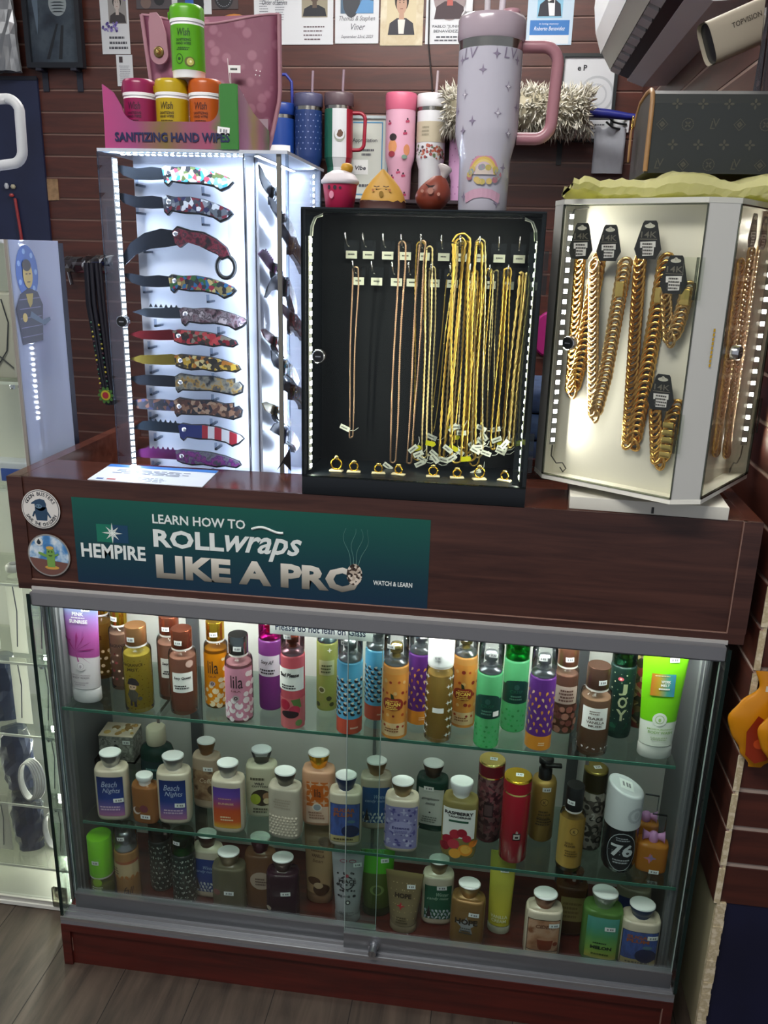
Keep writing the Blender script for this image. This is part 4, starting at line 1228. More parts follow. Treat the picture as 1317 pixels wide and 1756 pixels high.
design(t, cyl(r), r, h, [('disc', 0, 0.29, 0.86, C('#b9bcc2'), 1.28), ('disc', 0, 0.29, 0.83, C('#17191e'), 1.24), ('text', '76', (-0.62, 0.66, 0.235, 0.385), 0.03, 0.0, C('#d4d6da')), ('lines', (-0.4, 0.4, 0.42, 0.47), 2, C('#9a9da4')), ('lines', (-0.5, 0.5, 0.15, 0.21), 2, C('#b4b7bc'))])
price(t, lambda u, v, d: (u, v, h * 0.905 + 0.0125 - 0.35 * u + d), 0.0, 0.0, 0.024, 0.030, 0.0, 0.0004)
def bow_bottle(key, label, tall):
    t, h, r = start(key, 'perfume_bottle', label, 'bottle', None)
    hh = h if not tall else 0.062
    b = MB().mat(liquid('#dc8428', 0.25)).lathe([(r * 0.8, 0), (r * 0.98, 0.003), (r, 0.008), (r, hh - 0.006), (r * 0.96, hh - 0.001), (r * 0.4, hh)], 28, 1, 0.62, 3.2)
    b.build('body', t)
    design(t, ell(r, r * 0.62, 3.2), r, hh, [('dots', 1, 1, -0.3, 0.3, 0.35, 0.75, 0.42, [C('#c47a8a')], 'star'), ('dots', 1, 1, -0.2, 0.4, 0.40, 0.75, 0.3, [C('#8d7aa4')], 'star')])
    k = MB().mat(C('#b884b4', 0.55))
    for sx in (-1, 1):
        k.rings([[(sx * (0.002 + 0.017 * math.sin(PI * min(1, f * 1.05) * 0.5)) + 0, 0.007 * (0.35 + f) * math.cos(2 * PI * i / 12), hh + 0.010 + (0.004 + 0.008 * f) * math.sin(2 * PI * i / 12)) for i in range(12)] for f in (0, 0.3, 0.6, 0.9, 1.0)])
    k.lathe([(0.008, hh), (0.009, hh + 0.006), (0.007, hh + 0.016), (0.004, hh + 0.018)], 14)
    k.build('bow', t)
    g = MB().mat(ACRYL).box(-0.006, 0.018, 0.006, 0.009, hh + 0.006, hh + 0.050)
    g.mat(clear('#cfd8dc', 1.0)).box(0.018, 0.0195, 0.0055, 0.0095, hh + 0.006, hh + 0.050).box(-0.006, 0.0195, 0.0055, 0.0095, hh + 0.050, hh + 0.0515)
    g.build('clear_cap', t)
    price(t, ell(r, r * 0.62, 3.2), 0.2 * r, 0.09 * hh, 0.017, 0.008)
bow_bottle('w_bow_back', 'orange perfume bottle with lilac bow behind the black 76 bottle', True)
bow_bottle('w_bow', 'orange perfume bottle with pink bow near the end wall', False)
t, h, r = start('b_darkgreen', 'bath_bottle', 'dark green bottle with squat cream cap behind the amber gel', 'bottle', None)
MB().mat(liquid('#15352e', 0.1)).lathe([(r * 0.9, 0), (r, 0.003), (r, h * 0.60), (r * 0.9, h * 0.68), (r * 0.55, h * 0.74)], 30, 1, 0.75).build('body', t)
MB().mat(C('#cfc6ae', 0.4)).lathe([(r * 0.55, h * 0.74), (r * 0.57, h * 0.76), (r * 0.57, h * 0.985), (r * 0.5, h)], 26).build('cap', t)
design(t, ell(r, r * 0.75, 2.0), r, h, [('patch', -0.8, 0.8, 0.1, 0.52, C('#16383e')), ('lines', (-0.5, 0.5, 0.36, 0.42), 1, C('#6d9a9a')), ('lines', (-0.5, 0.5, 0.2, 0.26), 1, C('#6d9a9a'))])
# flowered box on a clear riser
x, y, z, h, r = SPOT['x_box']
x = 0.078
t = thing('acrylic_riser', 'clear acrylic riser block under the flowered box', 'display riser', (x, 0.178, z + 0.0002))
b = MB().mat(ACRYL).box(-0.046, 0.040, -0.028, -0.025, 0, 0.055).box(-0.046, 0.040, 0.025, 0.028, 0, 0.055).box(-0.046, 0.040, -0.025, 0.025, 0.052, 0.055)
b.mat(clear('#c9d2d6', 1.0)).box(-0.0475, -0.046, -0.028, 0.028, 0, 0.056)
b.build('block', t)
t = thing('flowered_box', 'small square box with flowers printed on its top', 'box', (x, 0.178, z + 0.0554), 0.06)
b = MB().mat(cells(['#8d8a84', '#a9a6a0', '#6d6a66', '#b9b6b0'], 60, 0.5, 'NOISE')).box(-0.036, 0.036, -0.026, 0.026, 0, 0.058, 0.001)
b.build('carton', t)
b = MB().mat(C('#d9c8b4')).box(-0.0362, 0.0362, -0.0262, 0.0262, 0.0578, 0.0592)
for i in range(14):
    a = random.uniform(-0.03, 0.03), random.uniform(-0.02, 0.02)
    b.mat(C(random.choice(['#8d6a34', '#c9a45c', '#6d4a24', '#e8dcc4', '#b48a4c'])))
    b.lathe([(random.uniform(0.004, 0.009), 0.0592), (0.003, 0.0605 + random.uniform(0, 0.002))], 8, cx=a[0], cy=a[1])
b.build('lid', t)
f_ = flat(-0.026)
b = MB().mat(C('#2c2a2c')).disc(f_, 0, 0.032, 0.0055, 0.0006, 10, 0.008)
b.text('ROSE', 0.008, f_, 0, 0.014, 0.0006)
for i in range(16):
    b.disc(f_, random.uniform(-0.032, 0.032), random.uniform(0.006, 0.052), random.uniform(0.0008, 0.002), 0.0006, 6)
b.build('printed_front', t)
price(t, f_, 0.022, 0.046, 0.016, 0.009)

# ---- counter deck
capped_mist('m_lime', 'lime green bottle with big lime cap in the deck corner', liquid('#bcdc34', 0.35), C('#74c41c', 0.35), [('lines', (-0.5, 0.5, 0.2, 0.3), 3, C('#dce8b4')), ('disc', 0, 0.36, 0.4, C('#8db42c'))], 1.0, 0.56)
fine_mist('m_autumn', 'amber body mist with torn cream label and clear cap', liquid('#cc8844', 0.2), [('patch', -1.45, 1.45, 0.42, 0.58, C('#a85a2c', 0.4)), ('patch', -1.5, 1.5, 0.40, 0.585, C('#c9ae86', 0.4)), ('patch', -1.5, 1.5, 0.585, 0.62, C('#a8542c', 0.4)), ('dots', 7, 1, -1.5, 1.5, 0.375, 0.43, 0.24, [C('#b5702c')], 'drop'), ('text', 'fall', (0.0, 0.8, 0.18, 0.28), 0.0, 0.3, C('#4a2c14')), ('lines', (-1.1, -0.3, 0.44, 0.54), 3, C('#6d4a2c'))])
DKG = [('dots', 6, 9, -1.45, 1.45, 0.03, 0.70, 0.15, [C('#8a9a92'), C('#5c7068'), C('#b4bdb4')], 'drop'), ('dots', 7, 9, -1.45, 1.45, 0.03, 0.70, 0.05, [C('#c9d0c8')], 'rand')]
fine_mist('m_dkgreen_back', 'dark green foliage-print body mist with dark cap, farther back', C('#10211e', 0.35), DKG, clear('#2c4a42', 0.9), sticker=False)
fine_mist('m_dkgreen', 'dark green foliage-print body mist with bright green cap', C('#10211e', 0.35), DKG, clear('#1f9a52', 0.9), mat('#187a40', 0.3, 0.4))
lotion('l_winblue', 'lotion with deep blue snow label on the counter deck', PEARL, WIN(C('#1c3c86'), C('#a4c0e0')), mat('#4a2c28', 0.3, 0.5))
lotion('l_clear', 'clear greyish shower gel with white price strip', liquid('#8d8468', 0.5), [('disc', -0.6, 0.35, 0.2, C('#8d5a54'))], mat('#8d7c64', 0.3, 0.7), STICKER, 'shower_gel_bottle', (0.1, 0.36))
lotion('l_plum', 'amber shower gel with round beige label and plum cap', liquid('#8d5a3c', 0.3), [('disc', 0.15, 0.38, 0.66, C('#b49c8c'), 0.62), ('lines', (-0.2, 0.5, 0.32, 0.42), 3, C('#6d5448'))], mat('#4a1c2c', 0.3, 0.4), STICKER, 'shower_gel_bottle')
lotion('l_purple', 'dark plum shower gel with small price sticker', liquid('#3a1c2c', 0.3), [('disc', -0.75, 0.2, 0.14, C('#c9b4a4')), ('disc', -0.72, 0.1, 0.09, C('#b48a6c'))], mat('#6d5a54', 0.3, 0.7), STICKER, 'shower_gel_bottle', (0.2, 0.44))
tube('t_tan', 'tall tan tube with brown chocolate swirl', C('#b8926e', 0.35), [('lines', (-0.6, 0.5, 0.66, 0.72), 2, C('#7d5a40')), ('text', 'VANILLA', (-0.5, 0.5, 0.60, 0.64), 0.03, 0, C('#6d4a34')), ('text', 'bean', (-0.4, 0.4, 0.54, 0.58), 0.0, 0.3, C('#6d4a34')), ('disc', 0.3, 0.20, 0.6, C('#4a2c1c'), 0.5), ('disc', -0.25, 0.30, 0.5, C('#5a3826'), 0.34), ('disc', 0.1, 0.25, 0.36, C('#c4a484'), 0.26), ('disc', 0.5, 0.8, 0.5, C('#4a2c1c'), 0.4)], C('#8d6a50'), wtop=1.2, sticker=None)
tube('t_peace', 'grey tube lettered PEACE with pink ribbon', C('#b0aeb4', 0.35), [('disc', -0.1, 0.58, 0.62, C('#3c3a40'), 0.62), ('disc', -0.1, 0.58, 0.5, C('#a9a7ad'), 0.5), ('dots', 5, 5, -0.8, 0.7, 0.36, 0.75, 0.11, [C('#2c2a30'), C('#5a585e')], 'rand'), ('patch', -0.8, 0.75, 0.575, 0.635, C('#b0aeb4')), ('text', 'PEACE', (-0.7, 0.65, 0.58, 0.63), 0.04, 0, Dk), ('disc', -0.05, 0.68, 0.14, C('#b84a5a')), ('disc', -0.35, 0.88, 0.3, C('#a85a70'), 0.14), ('disc', 0.35, 0.88, 0.3, C('#a85a70'), 0.14), ('disc', -0.35, 0.88, 0.22, C('#b0aeb4'), 0.08), ('disc', 0.35, 0.88, 0.22, C('#b0aeb4'), 0.08), ('disc', 0.05, 0.32, 0.2, C('#34323a')), ('disc', 0.05, 0.32, 0.1, Wt), ('lines', (-0.6, 0.6, 0.08, 0.2), 3, C('#8a888e'))], C('#9c9aa0'), wtop=1.3, sticker=(0.75, 0.83))
tube('t_green', 'lime-topped green tube behind the bronze tube', ramp_mat([(0, '#3c4a1c'), (0.60, '#5a6a2c'), (0.61, '#5ab82c'), (1, '#5cc02c')], 0.35), [('disc', 0, 0.42, 0.5, C('#7a8a4c'), 0.4), ('disc', 0, 0.42, 0.3, C('#4d5a2c'))], C('#2c341c'), wtop=1.2, sticker=(0.5, 0.86))
tube('t_hope', 'bronze tube lettered HOPE with a red flower', ramp_mat([(0, '#8d7c62'), (0.3, '#8a7858'), (0.9, '#7c6a48'), (1, '#a08c5c')], 0.4), [('text', 'HOPE', (-0.62, 0.6, 0.60, 0.68), 0.04, 0, C('#3c2c1c')), ('dots', 1, 1, -0.3, 0.3, 0.40, 0.54, 0.34, [C('#b8343c')], 'star'), ('dots', 6, 6, -0.9, 0.9, 0.2, 0.9, 0.04, [C('#c4ae7c')], 'rand'), ('lines', (-0.5, 0.5, 0.18, 0.3), 3, C('#5a4c34'))], C('#9a8a70'), wtop=1.42, sticker=(0.55, 0.80))
lotion('l_wingreen', 'lotion with green snow label beside the bronze tube', PEARL, WIN(C('#1f5a42'), C('#b4d4bc')), mat('#8d7a62', 0.3, 0.8), sticker=(0.2, 0.56))
lotion('l_hope', 'golden bronze lotion with a star and HOPE lettering', mat('#8d6a3c', 0.35, 0.3), [('poly', [((0.62 if q % 2 == 0 else 0.28) * math.sin(PI * q / 5), 0.34 + (0.62 if q % 2 == 0 else 0.28) * 0.21 * math.cos(PI * q / 5)) for q in range(10)], C('#9c9a9c')), ('text', 'HOPE', (-0.6, 0.6, 0.36, 0.44), 0.04, 0, C('#2c2014')), ('lines', (-0.35, 0.35, 0.22, 0.32), 3, C('#54524e'))], mat('#a88c5c', 0.3, 0.8), sticker=(0.4, 0.53))
tube('t_yellow', 'tall slim yellow hand cream tube', ramp_mat([(0, '#cfc23c'), (1, '#d8cf5a')], 0.4), [('text', 'VANILLA', (-0.75, 0.75, 0.21, 0.25), 0.03, 0, C('#f0eebc')), ('text', 'CREAM', (-0.65, 0.65, 0.16, 0.20), 0.03, 0, C('#f0eebc'))], C('#c9c9b4'), wtop=1.15, caph=0.10, sticker=(0.2, 0.80))
lotion('l_cider', 'lotion with a brown steaming cup on its label', PEARL, [('patch', -0.8, 0.8, 0.05, 0.58, C('#5a4434')), ('patch', -0.76, 0.76, 0.13, 0.57, cells(['#a06a4c', '#b98464', '#c89c80', '#8d5638'], 30, 0.5, 'NOISE')), ('patch', -0.76, 0.76, 0.055, 0.12, C('#c4a68a')), ('text', 'CIDER', (-0.4, 0.4, 0.46, 0.51), 0.03, 0.2, C('#7a4a30')), ('poly', [(-0.3, 0.30), (0.5, 0.30), (0.42, 0.17), (0.3, 0.14), (-0.12, 0.14), (-0.24, 0.18)], C('#8a3a22')), ('disc', 0.1, 0.30, 0.4, C('#c08a6c'), 0.07), ('disc', 0.6, 0.24, 0.12, C('#8a3a22'))], mat('#7a5442', 0.3, 0.7), sticker=(0.5, 0.52))
lotion('l_ambergel', 'amber brown shower gel behind the cup-label lotion', liquid('#5a3016', 0.35), [('patch', -0.6, 0.75, 0.22, 0.56, C('#8d7a48')), ('lines', (-0.5, 0.6, 0.26, 0.5), 4, C('#6d5a30'))], mat('#6d3a20', 0.3, 0.3), C('#7a3c22'), 'shower_gel_bottle')
lotion('l_melon', 'green melon shower gel with teal and lime label', liquid('#6ca848', 0.35), [('patch', -0.7, 0.74, 0.08, 0.62, ramp_mat([(0.0, '#c4c05a'), (0.2, '#8db44c'), (0.5, '#5a9a5c'), (0.75, '#4a9a86'), (1.0, '#5aa49a')], 0.4, noise=0.15)), ('lines', (-0.4, 0.3, 0.27, 0.30), 1, C('#1c3c24')), ('text', 'MELON', (-0.45, 0.5, 0.205, 0.25), 0.05, 0, C('#16301c')), ('lines', (-0.4, 0.4, 0.12, 0.16), 1, C('#5a6a2c'))], mat('#a9b0a4', 0.3, 0.7), STICKER, 'shower_gel_bottle', (0.35, 0.50))
lotion('l_blueback', 'lotion with navy label half hidden behind the sugar plum', C('#8d8672', 0.4), WIN(C('#1c2f66'), C('#7c8cb4')), C('#8d8a80'), C('#8d8a82'))
lotion('l_sugar', 'sugar plum lotion with navy cap in the deck corner', PEARL, PLUM, mat('#24365e', 0.3, 0.3), sticker=(0.55, 0.50))
# ================================================================ KNIFE TOWER
FROST = mat('#e2e6f2', 0.35)
CLR = clear('#fbfdff', 0.45)
EDGE = clear('#dbe3ea', 0.9, 0.08)
kz = 0.9204
kt = thing('knife_display_tower', 'tall clear acrylic tower of folding knives lit by cool white lamps', 'display case', (0.140, 0.126, kz), R(1.2))
KH = 1.5215 - kz
b = MB().mat(mat('#c9cfdb', 0.4)).box(0, 0.315, 0, 0.32, KH - 0.005, KH).build('top_plate', kt)
MB().mat(FROST).box(0, 0.315, 0, 0.32, 0, 0.008).build('bottom_plate', kt)
b = MB().mat(FROST).box(0.034, 0.243, 0.064, 0.070, 0.008, KH - 0.005).box(0.2440, 0.2485, 0.0705, 0.32, 0.008, KH - 0.005).box(0.034, 0.244, 0.30, 0.305, 0.008, KH - 0.005).box(0.034, 0.038, 0.07, 0.30, 0.008, KH - 0.005)
b.build('backing_panel', kt)
b = MB().mat(CLR).box(0.0, 0.003, 0.004, 0.07, 0.008, KH - 0.005)
b.build('end_wall', kt)
d = MB().mat(CLR).box(0.0005, 0.2425, 0.0, 0.003, 0.009, KH - 0.006).build('front_door', kt)
e = MB().mat(EDGE).box(-0.0008, 0.0005, -0.0005, 0.0036, 0.009, KH - 0.006).box(0.0005, 0.2425, -0.0005, 0.0036, KH - 0.006, KH - 0.0047)
e.mat(mat('#3c424e', 0.4)).box(0.2425, 0.2440, -0.0005, 0.0036, 0.009, KH - 0.006)
e.build('door_edge', d)
def cam_lock(parent, fn):
    k = MB().mat(CHROME)
    ring = lambda r, dd: [fn(r * math.cos(2 * PI * i / 20), r * math.sin(2 * PI * i / 20), dd) for i in range(20)]
    k.rings([ring(0.0105, 0), ring(0.0105, 0.010), ring(0.0092, 0.0115)])
    k.mat(BLACK).rings([ring(0.0088, 0.0116), ring(0.0080, 0.0124)])
    k.mat(STEEL).shape([(-0.0042, -0.0009), (0.0042, -0.0009), (0.0042, 0.0009), (-0.0042, 0.0009)], fn, 0.0128)
    return k.build('lock', parent)
cam_lock(d, flat(0.0, 0.028, 0.327))
for z in (0.485, 0.055):
    MB().mat(clear('#f6fafd', 0.25)).box(0.216, 0.246, -0.0025, -0.0006, z - 0.024, z + 0.024).build('hinge', d)
    MB().mat(clear('#f6fafd', 0.25)).box(0.010, 0.024, -0.0022, -0.0006, z - 0.026, z + 0.026).build('door_stop', d)
MB().mat(CLR).box(0.2445, 0.312, 0.001, 0.004, 0.008, KH - 0.005).build('side_window', kt)
s = MB().mat(CLR).box(0.312, 0.315, 0.006, 0.30, 0.009, KH - 0.006).build('side_door', kt)
MB().mat(mat('#8d8577', 0.5)).box(0.296, 0.303, 0.0045, 0.010, 0.008, KH - 0.005).build('corner_post', kt)
MB().mat(EDGE).box(0.3115, 0.3158, 0.001, 0.0055, 0.008, KH - 0.005).box(0.3115, 0.3158, 0.298, 0.302, 0.008, KH - 0.005).build('door_edge', s)
MB().mat(FROST).box(0.249, 0.312, 0.300, 0.305, 0.008, KH - 0.005).build('rear_wall', kt)
led_strip('led_strip', (0.016, 0.030, 0.012), (0.016, 0.030, KH - 0.012), 52, LED_COOL, kt, (0.75, -0.66, 0), 0.0062)
led_strip('led_strip', (0.03, 0.020, KH - 0.0065), (0.24, 0.020, KH - 0.0065), 20, LED_COOL, kt, (0, -0.2, -1), 0.005)
led_strip('led_strip', (0.2385, 0.022, 0.012), (0.2385, 0.022, KH - 0.012), 52, LED_COOL, kt, (-0.9, 0.15, 0), 0.0035)
led_strip('led_strip', (0.306, 0.268, 0.012), (0.306, 0.268, KH - 0.012), 52, LED_COOL, kt, (-0.8, -0.6, 0), 0.0055)
led_strip('led_strip', (0.262, 0.006, KH - 0.0065), (0.262, 0.29, KH - 0.0065), 22, LED_COOL, kt, (0.2, 0, -1), 0.005)
led_strip('led_strip', (0.006, 0.300, 0.08), (0.006, 0.300, 0.52), 38, LED_REAR, kt, (-1, -0.4, 0), 0.005)
b = MB().mat(BLACK)
b.add([(0.292, -0.003, 0.078), (0.316, -0.003, 0.120), (0.318, -0.003, 0.078), (0.304, -0.003, 0.092)], [(0, 3, 1), (3, 2, 1)])
b.build('black_tape', kt)

BL = [(-.44, .035), (-.36, .040), (-.24, .026), (-.12, .045), (0, .04), (0, -.04), (-.12, -.055), (-.26, -.06), (-.36, -.035)]
HD = [(-.03, .04), (0, .062), (.08, .055), (.2, .068), (.32, .058), (.44, .03), (.53, .0), (.56, -.03), (.52, -.075), (.46, -.105), (.40, -.075), (.28, -.06), (.16, -.068), (.05, -.06), (.02, -.095), (-.01, -.07)]
BL2 = [(-.45, .0), (-.34, .035), (-.2, .045), (-.06, .06), (0, .05), (0, -.03), (-.15, -.038), (-.32, -.036)]
HD2 = [(-.03, .05), (.02, .065), (.14, .06), (.28, .055), (.42, .03), (.54, -.01), (.56, -.045), (.52, -.07), (.42, -.06), (.34, -.075), (.22, -.06), (.12, -.072), (.03, -.06), (-.02, -.04)]
BL3 = [(-.45, .03), (-.30, .058), (-.12, .062), (0, .055), (0, -.035), (-.2, -.035), (-.36, -.028)]
HD3 = [(-.02, .06), (.02, .085), (.15, .07), (.3, .075), (.42, .05), (.50, .06), (.50, .02), (.54, .035), (.575, .0), (.565, -.06), (.5, -.085), (.4, -.07), (.28, -.055), (.16, -.06), (.04, -.06), (.0, -.085), (-.02, -.05)]
BLK = [(-.46, -.17), (-.43, -.08), (-.36, .02), (-.24, .10), (-.10, .14), (.02, .13), (.04, .02), (-.06, .0), (-.2, -.02), (-.32, -.07), (-.42, -.16)]
HDK = [(0, .13), (.04, .165), (.14, .14), (.25, .13), (.35, .085), (.44, .02), (.47, -.05), (.40, -.08), (.37, -.04), (.30, -.015), (.22, .02), (.12, .045), (.06, .0), (.02, .03)]
BLT = [(-.46, -.03), (-.36, .045), (-.30, .055), (0, .055), (0, -.03), (-.3, -.032)]
def knife(label, outlines, bladem, handlem, L=0.205, saw=False, ring=False, group='folding knives in the lit tower'):
    t = thing('folding_knife', label, 'knife', (0, 0, 0), 0, group)
    bl, hd = outlines
    fn = lambda u, v, d: (u * L, -d, v * L)
    b = MB().mat(bladem).prism(bl, fn, -0.0012, 0.0012)
    if saw:
        for i in range(6):
            b.prism([(-.30 + i * .045, .05), (-.285 + i * .045, .078), (-.27 + i * .045, .05)], fn, -0.0010, 0.0010)
    b.build('blade', t)
    b = MB().mat(BLACK).prism(hd, fn, -0.0045, 0.004)
    sh = [(q[0] * 0.985 + 0.004, q[1] * 0.86 + 0.006) for q in hd]
    b.mat(handlem).prism(sh, fn, 0.004, 0.0062)
    if ring:
        b.mat(BLACK)
        c = (.43, -.13)
        b.tube([fn(c[0] + .075 * math.cos(2 * PI * i / 22), c[1] + .085 * math.sin(2 * PI * i / 22), 0.0) for i in range(22)], 0.0036, 8, True)
    b.build('handle', t)
    b = MB().mat(CHROME)
    py = 0.105 if ring else 0.012
    b.rings([[fn(.03 + r * math.cos(2 * PI * i / 14), py + r * math.sin(2 * PI * i / 14), d) for i in range(14)] for r, d in ((.02, .006), (.02, .0072), (.014, .0078))])
    b.build('pivot_screw', t)
    return t
DARKB = mat('#2c3038', 0.25, 0.7)
GREYB = mat('#4a5058', 0.22, 0.8)
pr = lambda *c: cells(list(c), 150, 0.35, 'VORONOI', 'Object')
pn = lambda *c: cells(list(c), 85, 0.35, 'NOISE', 'Object')
FLAGH = ramp_mat([(0.0, '#1c2a66'), (0.36, '#22306e'), (0.37, '#a02430'), (0.45, '#a02430'), (0.46, '#d4d4d8'), (0.55, '#d4d4d8'), (0.56, '#a02430'), (0.66, '#a02430'), (0.67, '#d4d4d8'), (0.78, '#d4d4d8'), (0.79, '#a02430'), (0.9, '#a02430'), (0.91, '#c4c4cc'), (1, '#b4b4bc')], 0.35, 'X', 'CONSTANT')
K = [('topmost knife in the tower, with colourful pale skull handle', (BL, HD), GREYB, pr('#c9d4d0', '#7fa8b8', '#e0e4dc', '#3f9ac4', '#5a6a3c', '#d0c08a', '#b84a5a', '#2c2c30'), 0.208, 0, 0),
     ('second knife from the top, with dark red and grey handle', (BL, HD), DARKB, pr('#2a2c34', '#5a6068', '#7c8088', '#6d2430', '#c4c8cc', '#26284a', '#3c4048'), 0.208, 0, 0),
     ('curved claw knife with a finger ring and dark red handle', (BLK, HDK), DARKB, pn('#1c1a20', '#4a1c26', '#7a2c3a', '#2c2a30', '#8a3c48'), 0.213, 0, 1),
     ('knife with gold skulls and a red flower on its dark handle', (BL, HD), DARKB, pr('#26282e', '#8d8052', '#c9b87c', '#2f6a9a', '#34383e', '#9a2c44', '#3c6a3c'), 0.204, 0, 0),
     ('knife with saw-toothed back and webbed dark handle', (BL2, HD), GREYB, pn('#241e24', '#6d5058', '#8d8288', '#3a2c34', '#c4b8bc'), 0.206, 1, 0),
     ('knife with a red blade and red flower handle', (BL2, HD2), mat('#6a1a20', 0.25, 0.7), pr('#7a1c26', '#2c2a2c', '#b0343c', '#8a8274', '#4a3a2c', '#c04a4c'), 0.198, 0, 0),
     ('knife with a golden blade and yellow flame handle', (BL2, HD2), mat('#8d7a34', 0.25, 0.8), pr('#5a4a24', '#c9a43c', '#2c2824', '#b0702c', '#d4c48a', '#3c342c'), 0.204, 0, 0),
     ('black-bladed knife with grey camouflage handle and hooked end', (BL3, HD3), DARKB, pn('#2c2e34', '#6d6c66', '#8d8a7c', '#a8843c', '#4a4c50'), 0.208, 0, 0),
     ('knife with a row of bright dots on a patterned blade', (BL3, HD3), pr('#23242c', '#3a3a5c', '#6d4a3c', '#2c2c34'), pr('#4a342c', '#8d6a54', '#2c2c34', '#a88c74', '#5a3c34'), 0.210, 0, 0),
     ('knife with a stars and stripes handle', (BLT, HD), mat('#26303a', 0.25, 0.7), FLAGH, 0.208, 1, 0),
     ('lowest knife in the tower, with purple blade and grey handle', (BLT, HD2), mat('#6a2460', 0.25, 0.7), pn('#54565c', '#74767c', '#5a2c6a', '#8d3c86', '#4a4c54'), 0.208, 1, 0)]
KP = [(0.2500, 1.4868, 0.05), (0.2480, 1.4410, 0.08), (0.2570, 1.3700, 0.02), (0.2520, 1.3135, 0.05), (0.2690, 1.2585, 0.02), (0.2550, 1.2205, 0.01), (0.2560, 1.1775, 0.01), (0.2540, 1.1390, 0.0), (0.2500, 1.0955, 0.0), (0.2570, 1.0540, 0.04), (0.2500, 1.0045, 0.01)]
kn = []
pegs = MB().mat(clear('#dfe6f0', 1.0, 0.05))
for (lab, ol, bm_, hm, L, saw, rg), (kx, kzz, an) in zip(K, KP):
    t = knife(lab, ol, bm_, hm, L, bool(saw), bool(rg))
    t.location = (kx - 0.010, 0.166, kzz)
    t.rotation_euler = (0, an, 0)
    kn.append(t)
    for u in (-0.058, 0.055) if not rg else (-0.058,):
        x, z = kx + u - 0.140, kzz - kz - 0.0155 - (u * an)
        if rg:
            z += 0.012 if u < 0 else 0.022
        z -= 0.007 if u > 0 else 0.0
        pegs.box(x - 0.0022, x + 0.0022, 0.0300, 0.0638, z - 0.008, z - 0.0045).box(x - 0.0022, x + 0.0022, 0.0300, 0.0322, z - 0.0045, z + 0.006)
pegs.build('knife_pegs', kt)
ORD = ['first', 'second', 'third', 'fourth', 'fifth', 'sixth', 'seventh', 'eighth', 'ninth', 'tenth', 'lowest']
for i in range(11):
    src = kn[(i * 3 + 1) % 11] if i not in (6,) else kn[5]
    c = copy_tree(src)
    c.location = (0.402 + 0.0145 * (i % 3), 0.235 + 0.006 * (i % 3), 1.464 - i * 0.0425)
    c.rotation_euler = (R(6), 0.35, PI / 2)
    c['label'] = 'folding knife edge-on in the side window of the tower, %s from the top' % ORD[i] if i < 10 else 'folding knife edge-on in the side window of the tower, lowest one'
    c['group'] = 'knives in the side window'

# ================================================================ BLACK NECKLACE CASE
bz = 0.9967
BX0, BX1 = 0.5075, 0.8620
bw = BX1 - BX0
bc = thing('necklace_case', 'black lit display case of gold necklaces standing on the counter ledge', 'display case', (BX0, -0.001, bz))
BH = 0.4355
FELT = mat('#0a0e12', 0.7)
FELT.node_tree.nodes['Principled BSDF'].inputs['Specular IOR Level'].default_value = 0.25
GLOSSB = mat('#10151a', 0.12)
MB().mat(mat('#0b1116', 0.35)).box(0, bw, 0, 0.165, 0, 0.030, 0.001).build('base', bc)
MB().mat(FELT).box(0.004, bw - 0.004, 0.126, 0.132, 0.030, BH - 0.006).build('hook_panel', bc)
b = MB().mat(GLOSSB).box(0, 0.006, 0.004, 0.165, 0.030, BH - 0.003).box(bw - 0.006, bw, 0.004, 0.165, 0.030, BH - 0.003)
b.box(0.006, bw - 0.006, 0.159, 0.165, 0.030, BH - 0.003)
b.build('side_wall', bc)
MB().mat(mat('#1a2024', 0.2)).box(0, bw, 0.0, 0.165, BH - 0.003, BH).build('top_plate', bc)
d = MB().mat(clear('#f8fbfa', 0.35)).box(0.001, bw - 0.001, 0.0, 0.003, 0.0305, BH - 0.0035).build('front_door', bc)
e = MB().mat(clear('#8fa39c', 1.2, 0.1))
for q in ((0.0, 0.0012, 0.0305, BH - 0.003), (bw - 0.0012, bw, 0.0305, BH - 0.003)):
    e.box(q[0], q[1], -0.0006, 0.0036, q[2], q[3])
e.box(0.0, bw, -0.0006, 0.0036, BH - 0.0035, BH - 0.0022).box(0.0, bw, -0.0006, 0.0036, 0.0298, 0.0312)
e.build('door_edge', d)
cam_lock(d, flat(0.0, 0.0285, 0.2215))
for z in (0.352, 0.088):
    h = MB().mat(clear('#f2f6f6', 0.5, 0.05)).box(bw - 0.021, bw + 0.0065, -0.004, -0.001, z - 0.030, z + 0.030)
    h.mat(clear('#c9d4d4', 1.3, 0.08)).box(bw + 0.0005, bw + 0.0065, -0.0075, -0.004, z - 0.030, z - 0.004).box(bw + 0.0005, bw + 0.0065, -0.0075, -0.004, z + 0.004, z + 0.030).box(bw - 0.022, bw - 0.020, -0.005, -0.001, z - 0.030, z + 0.030)
    h.build('hinge', d)
ALUW = mat('#d9d8cc', 0.35)
MB().mat(clear('#dfe6dc', 1.0, 0.05)).box(bw - 0.0215, bw - 0.012, 0.004, 0.010, 0.034, BH - 0.028).build('lamp_cover', bc)
led_strip('led_strip', (0.0095, 0.020, 0.036), (0.0095, 0.020, BH - 0.040), 27, LED_WARM, bc, (0.8, -0.25, 0), 0.0062, ALUW)
led_strip('led_strip', (bw - 0.0105, 0.022, 0.036), (bw - 0.0105, 0.022, BH - 0.040), 27, LED_WARM, bc, (-0.85, -0.1, 0), 0.0062, ALUW)
led_strip('led_strip', (0.030, 0.016, BH - 0.0065), (bw - 0.030, 0.016, BH - 0.0065), 22, LED_WARM, bc, (0, 0.1, -1), 0.006, ALUW)
b = MB().mat(mat('#d4d4c0', 0.4))
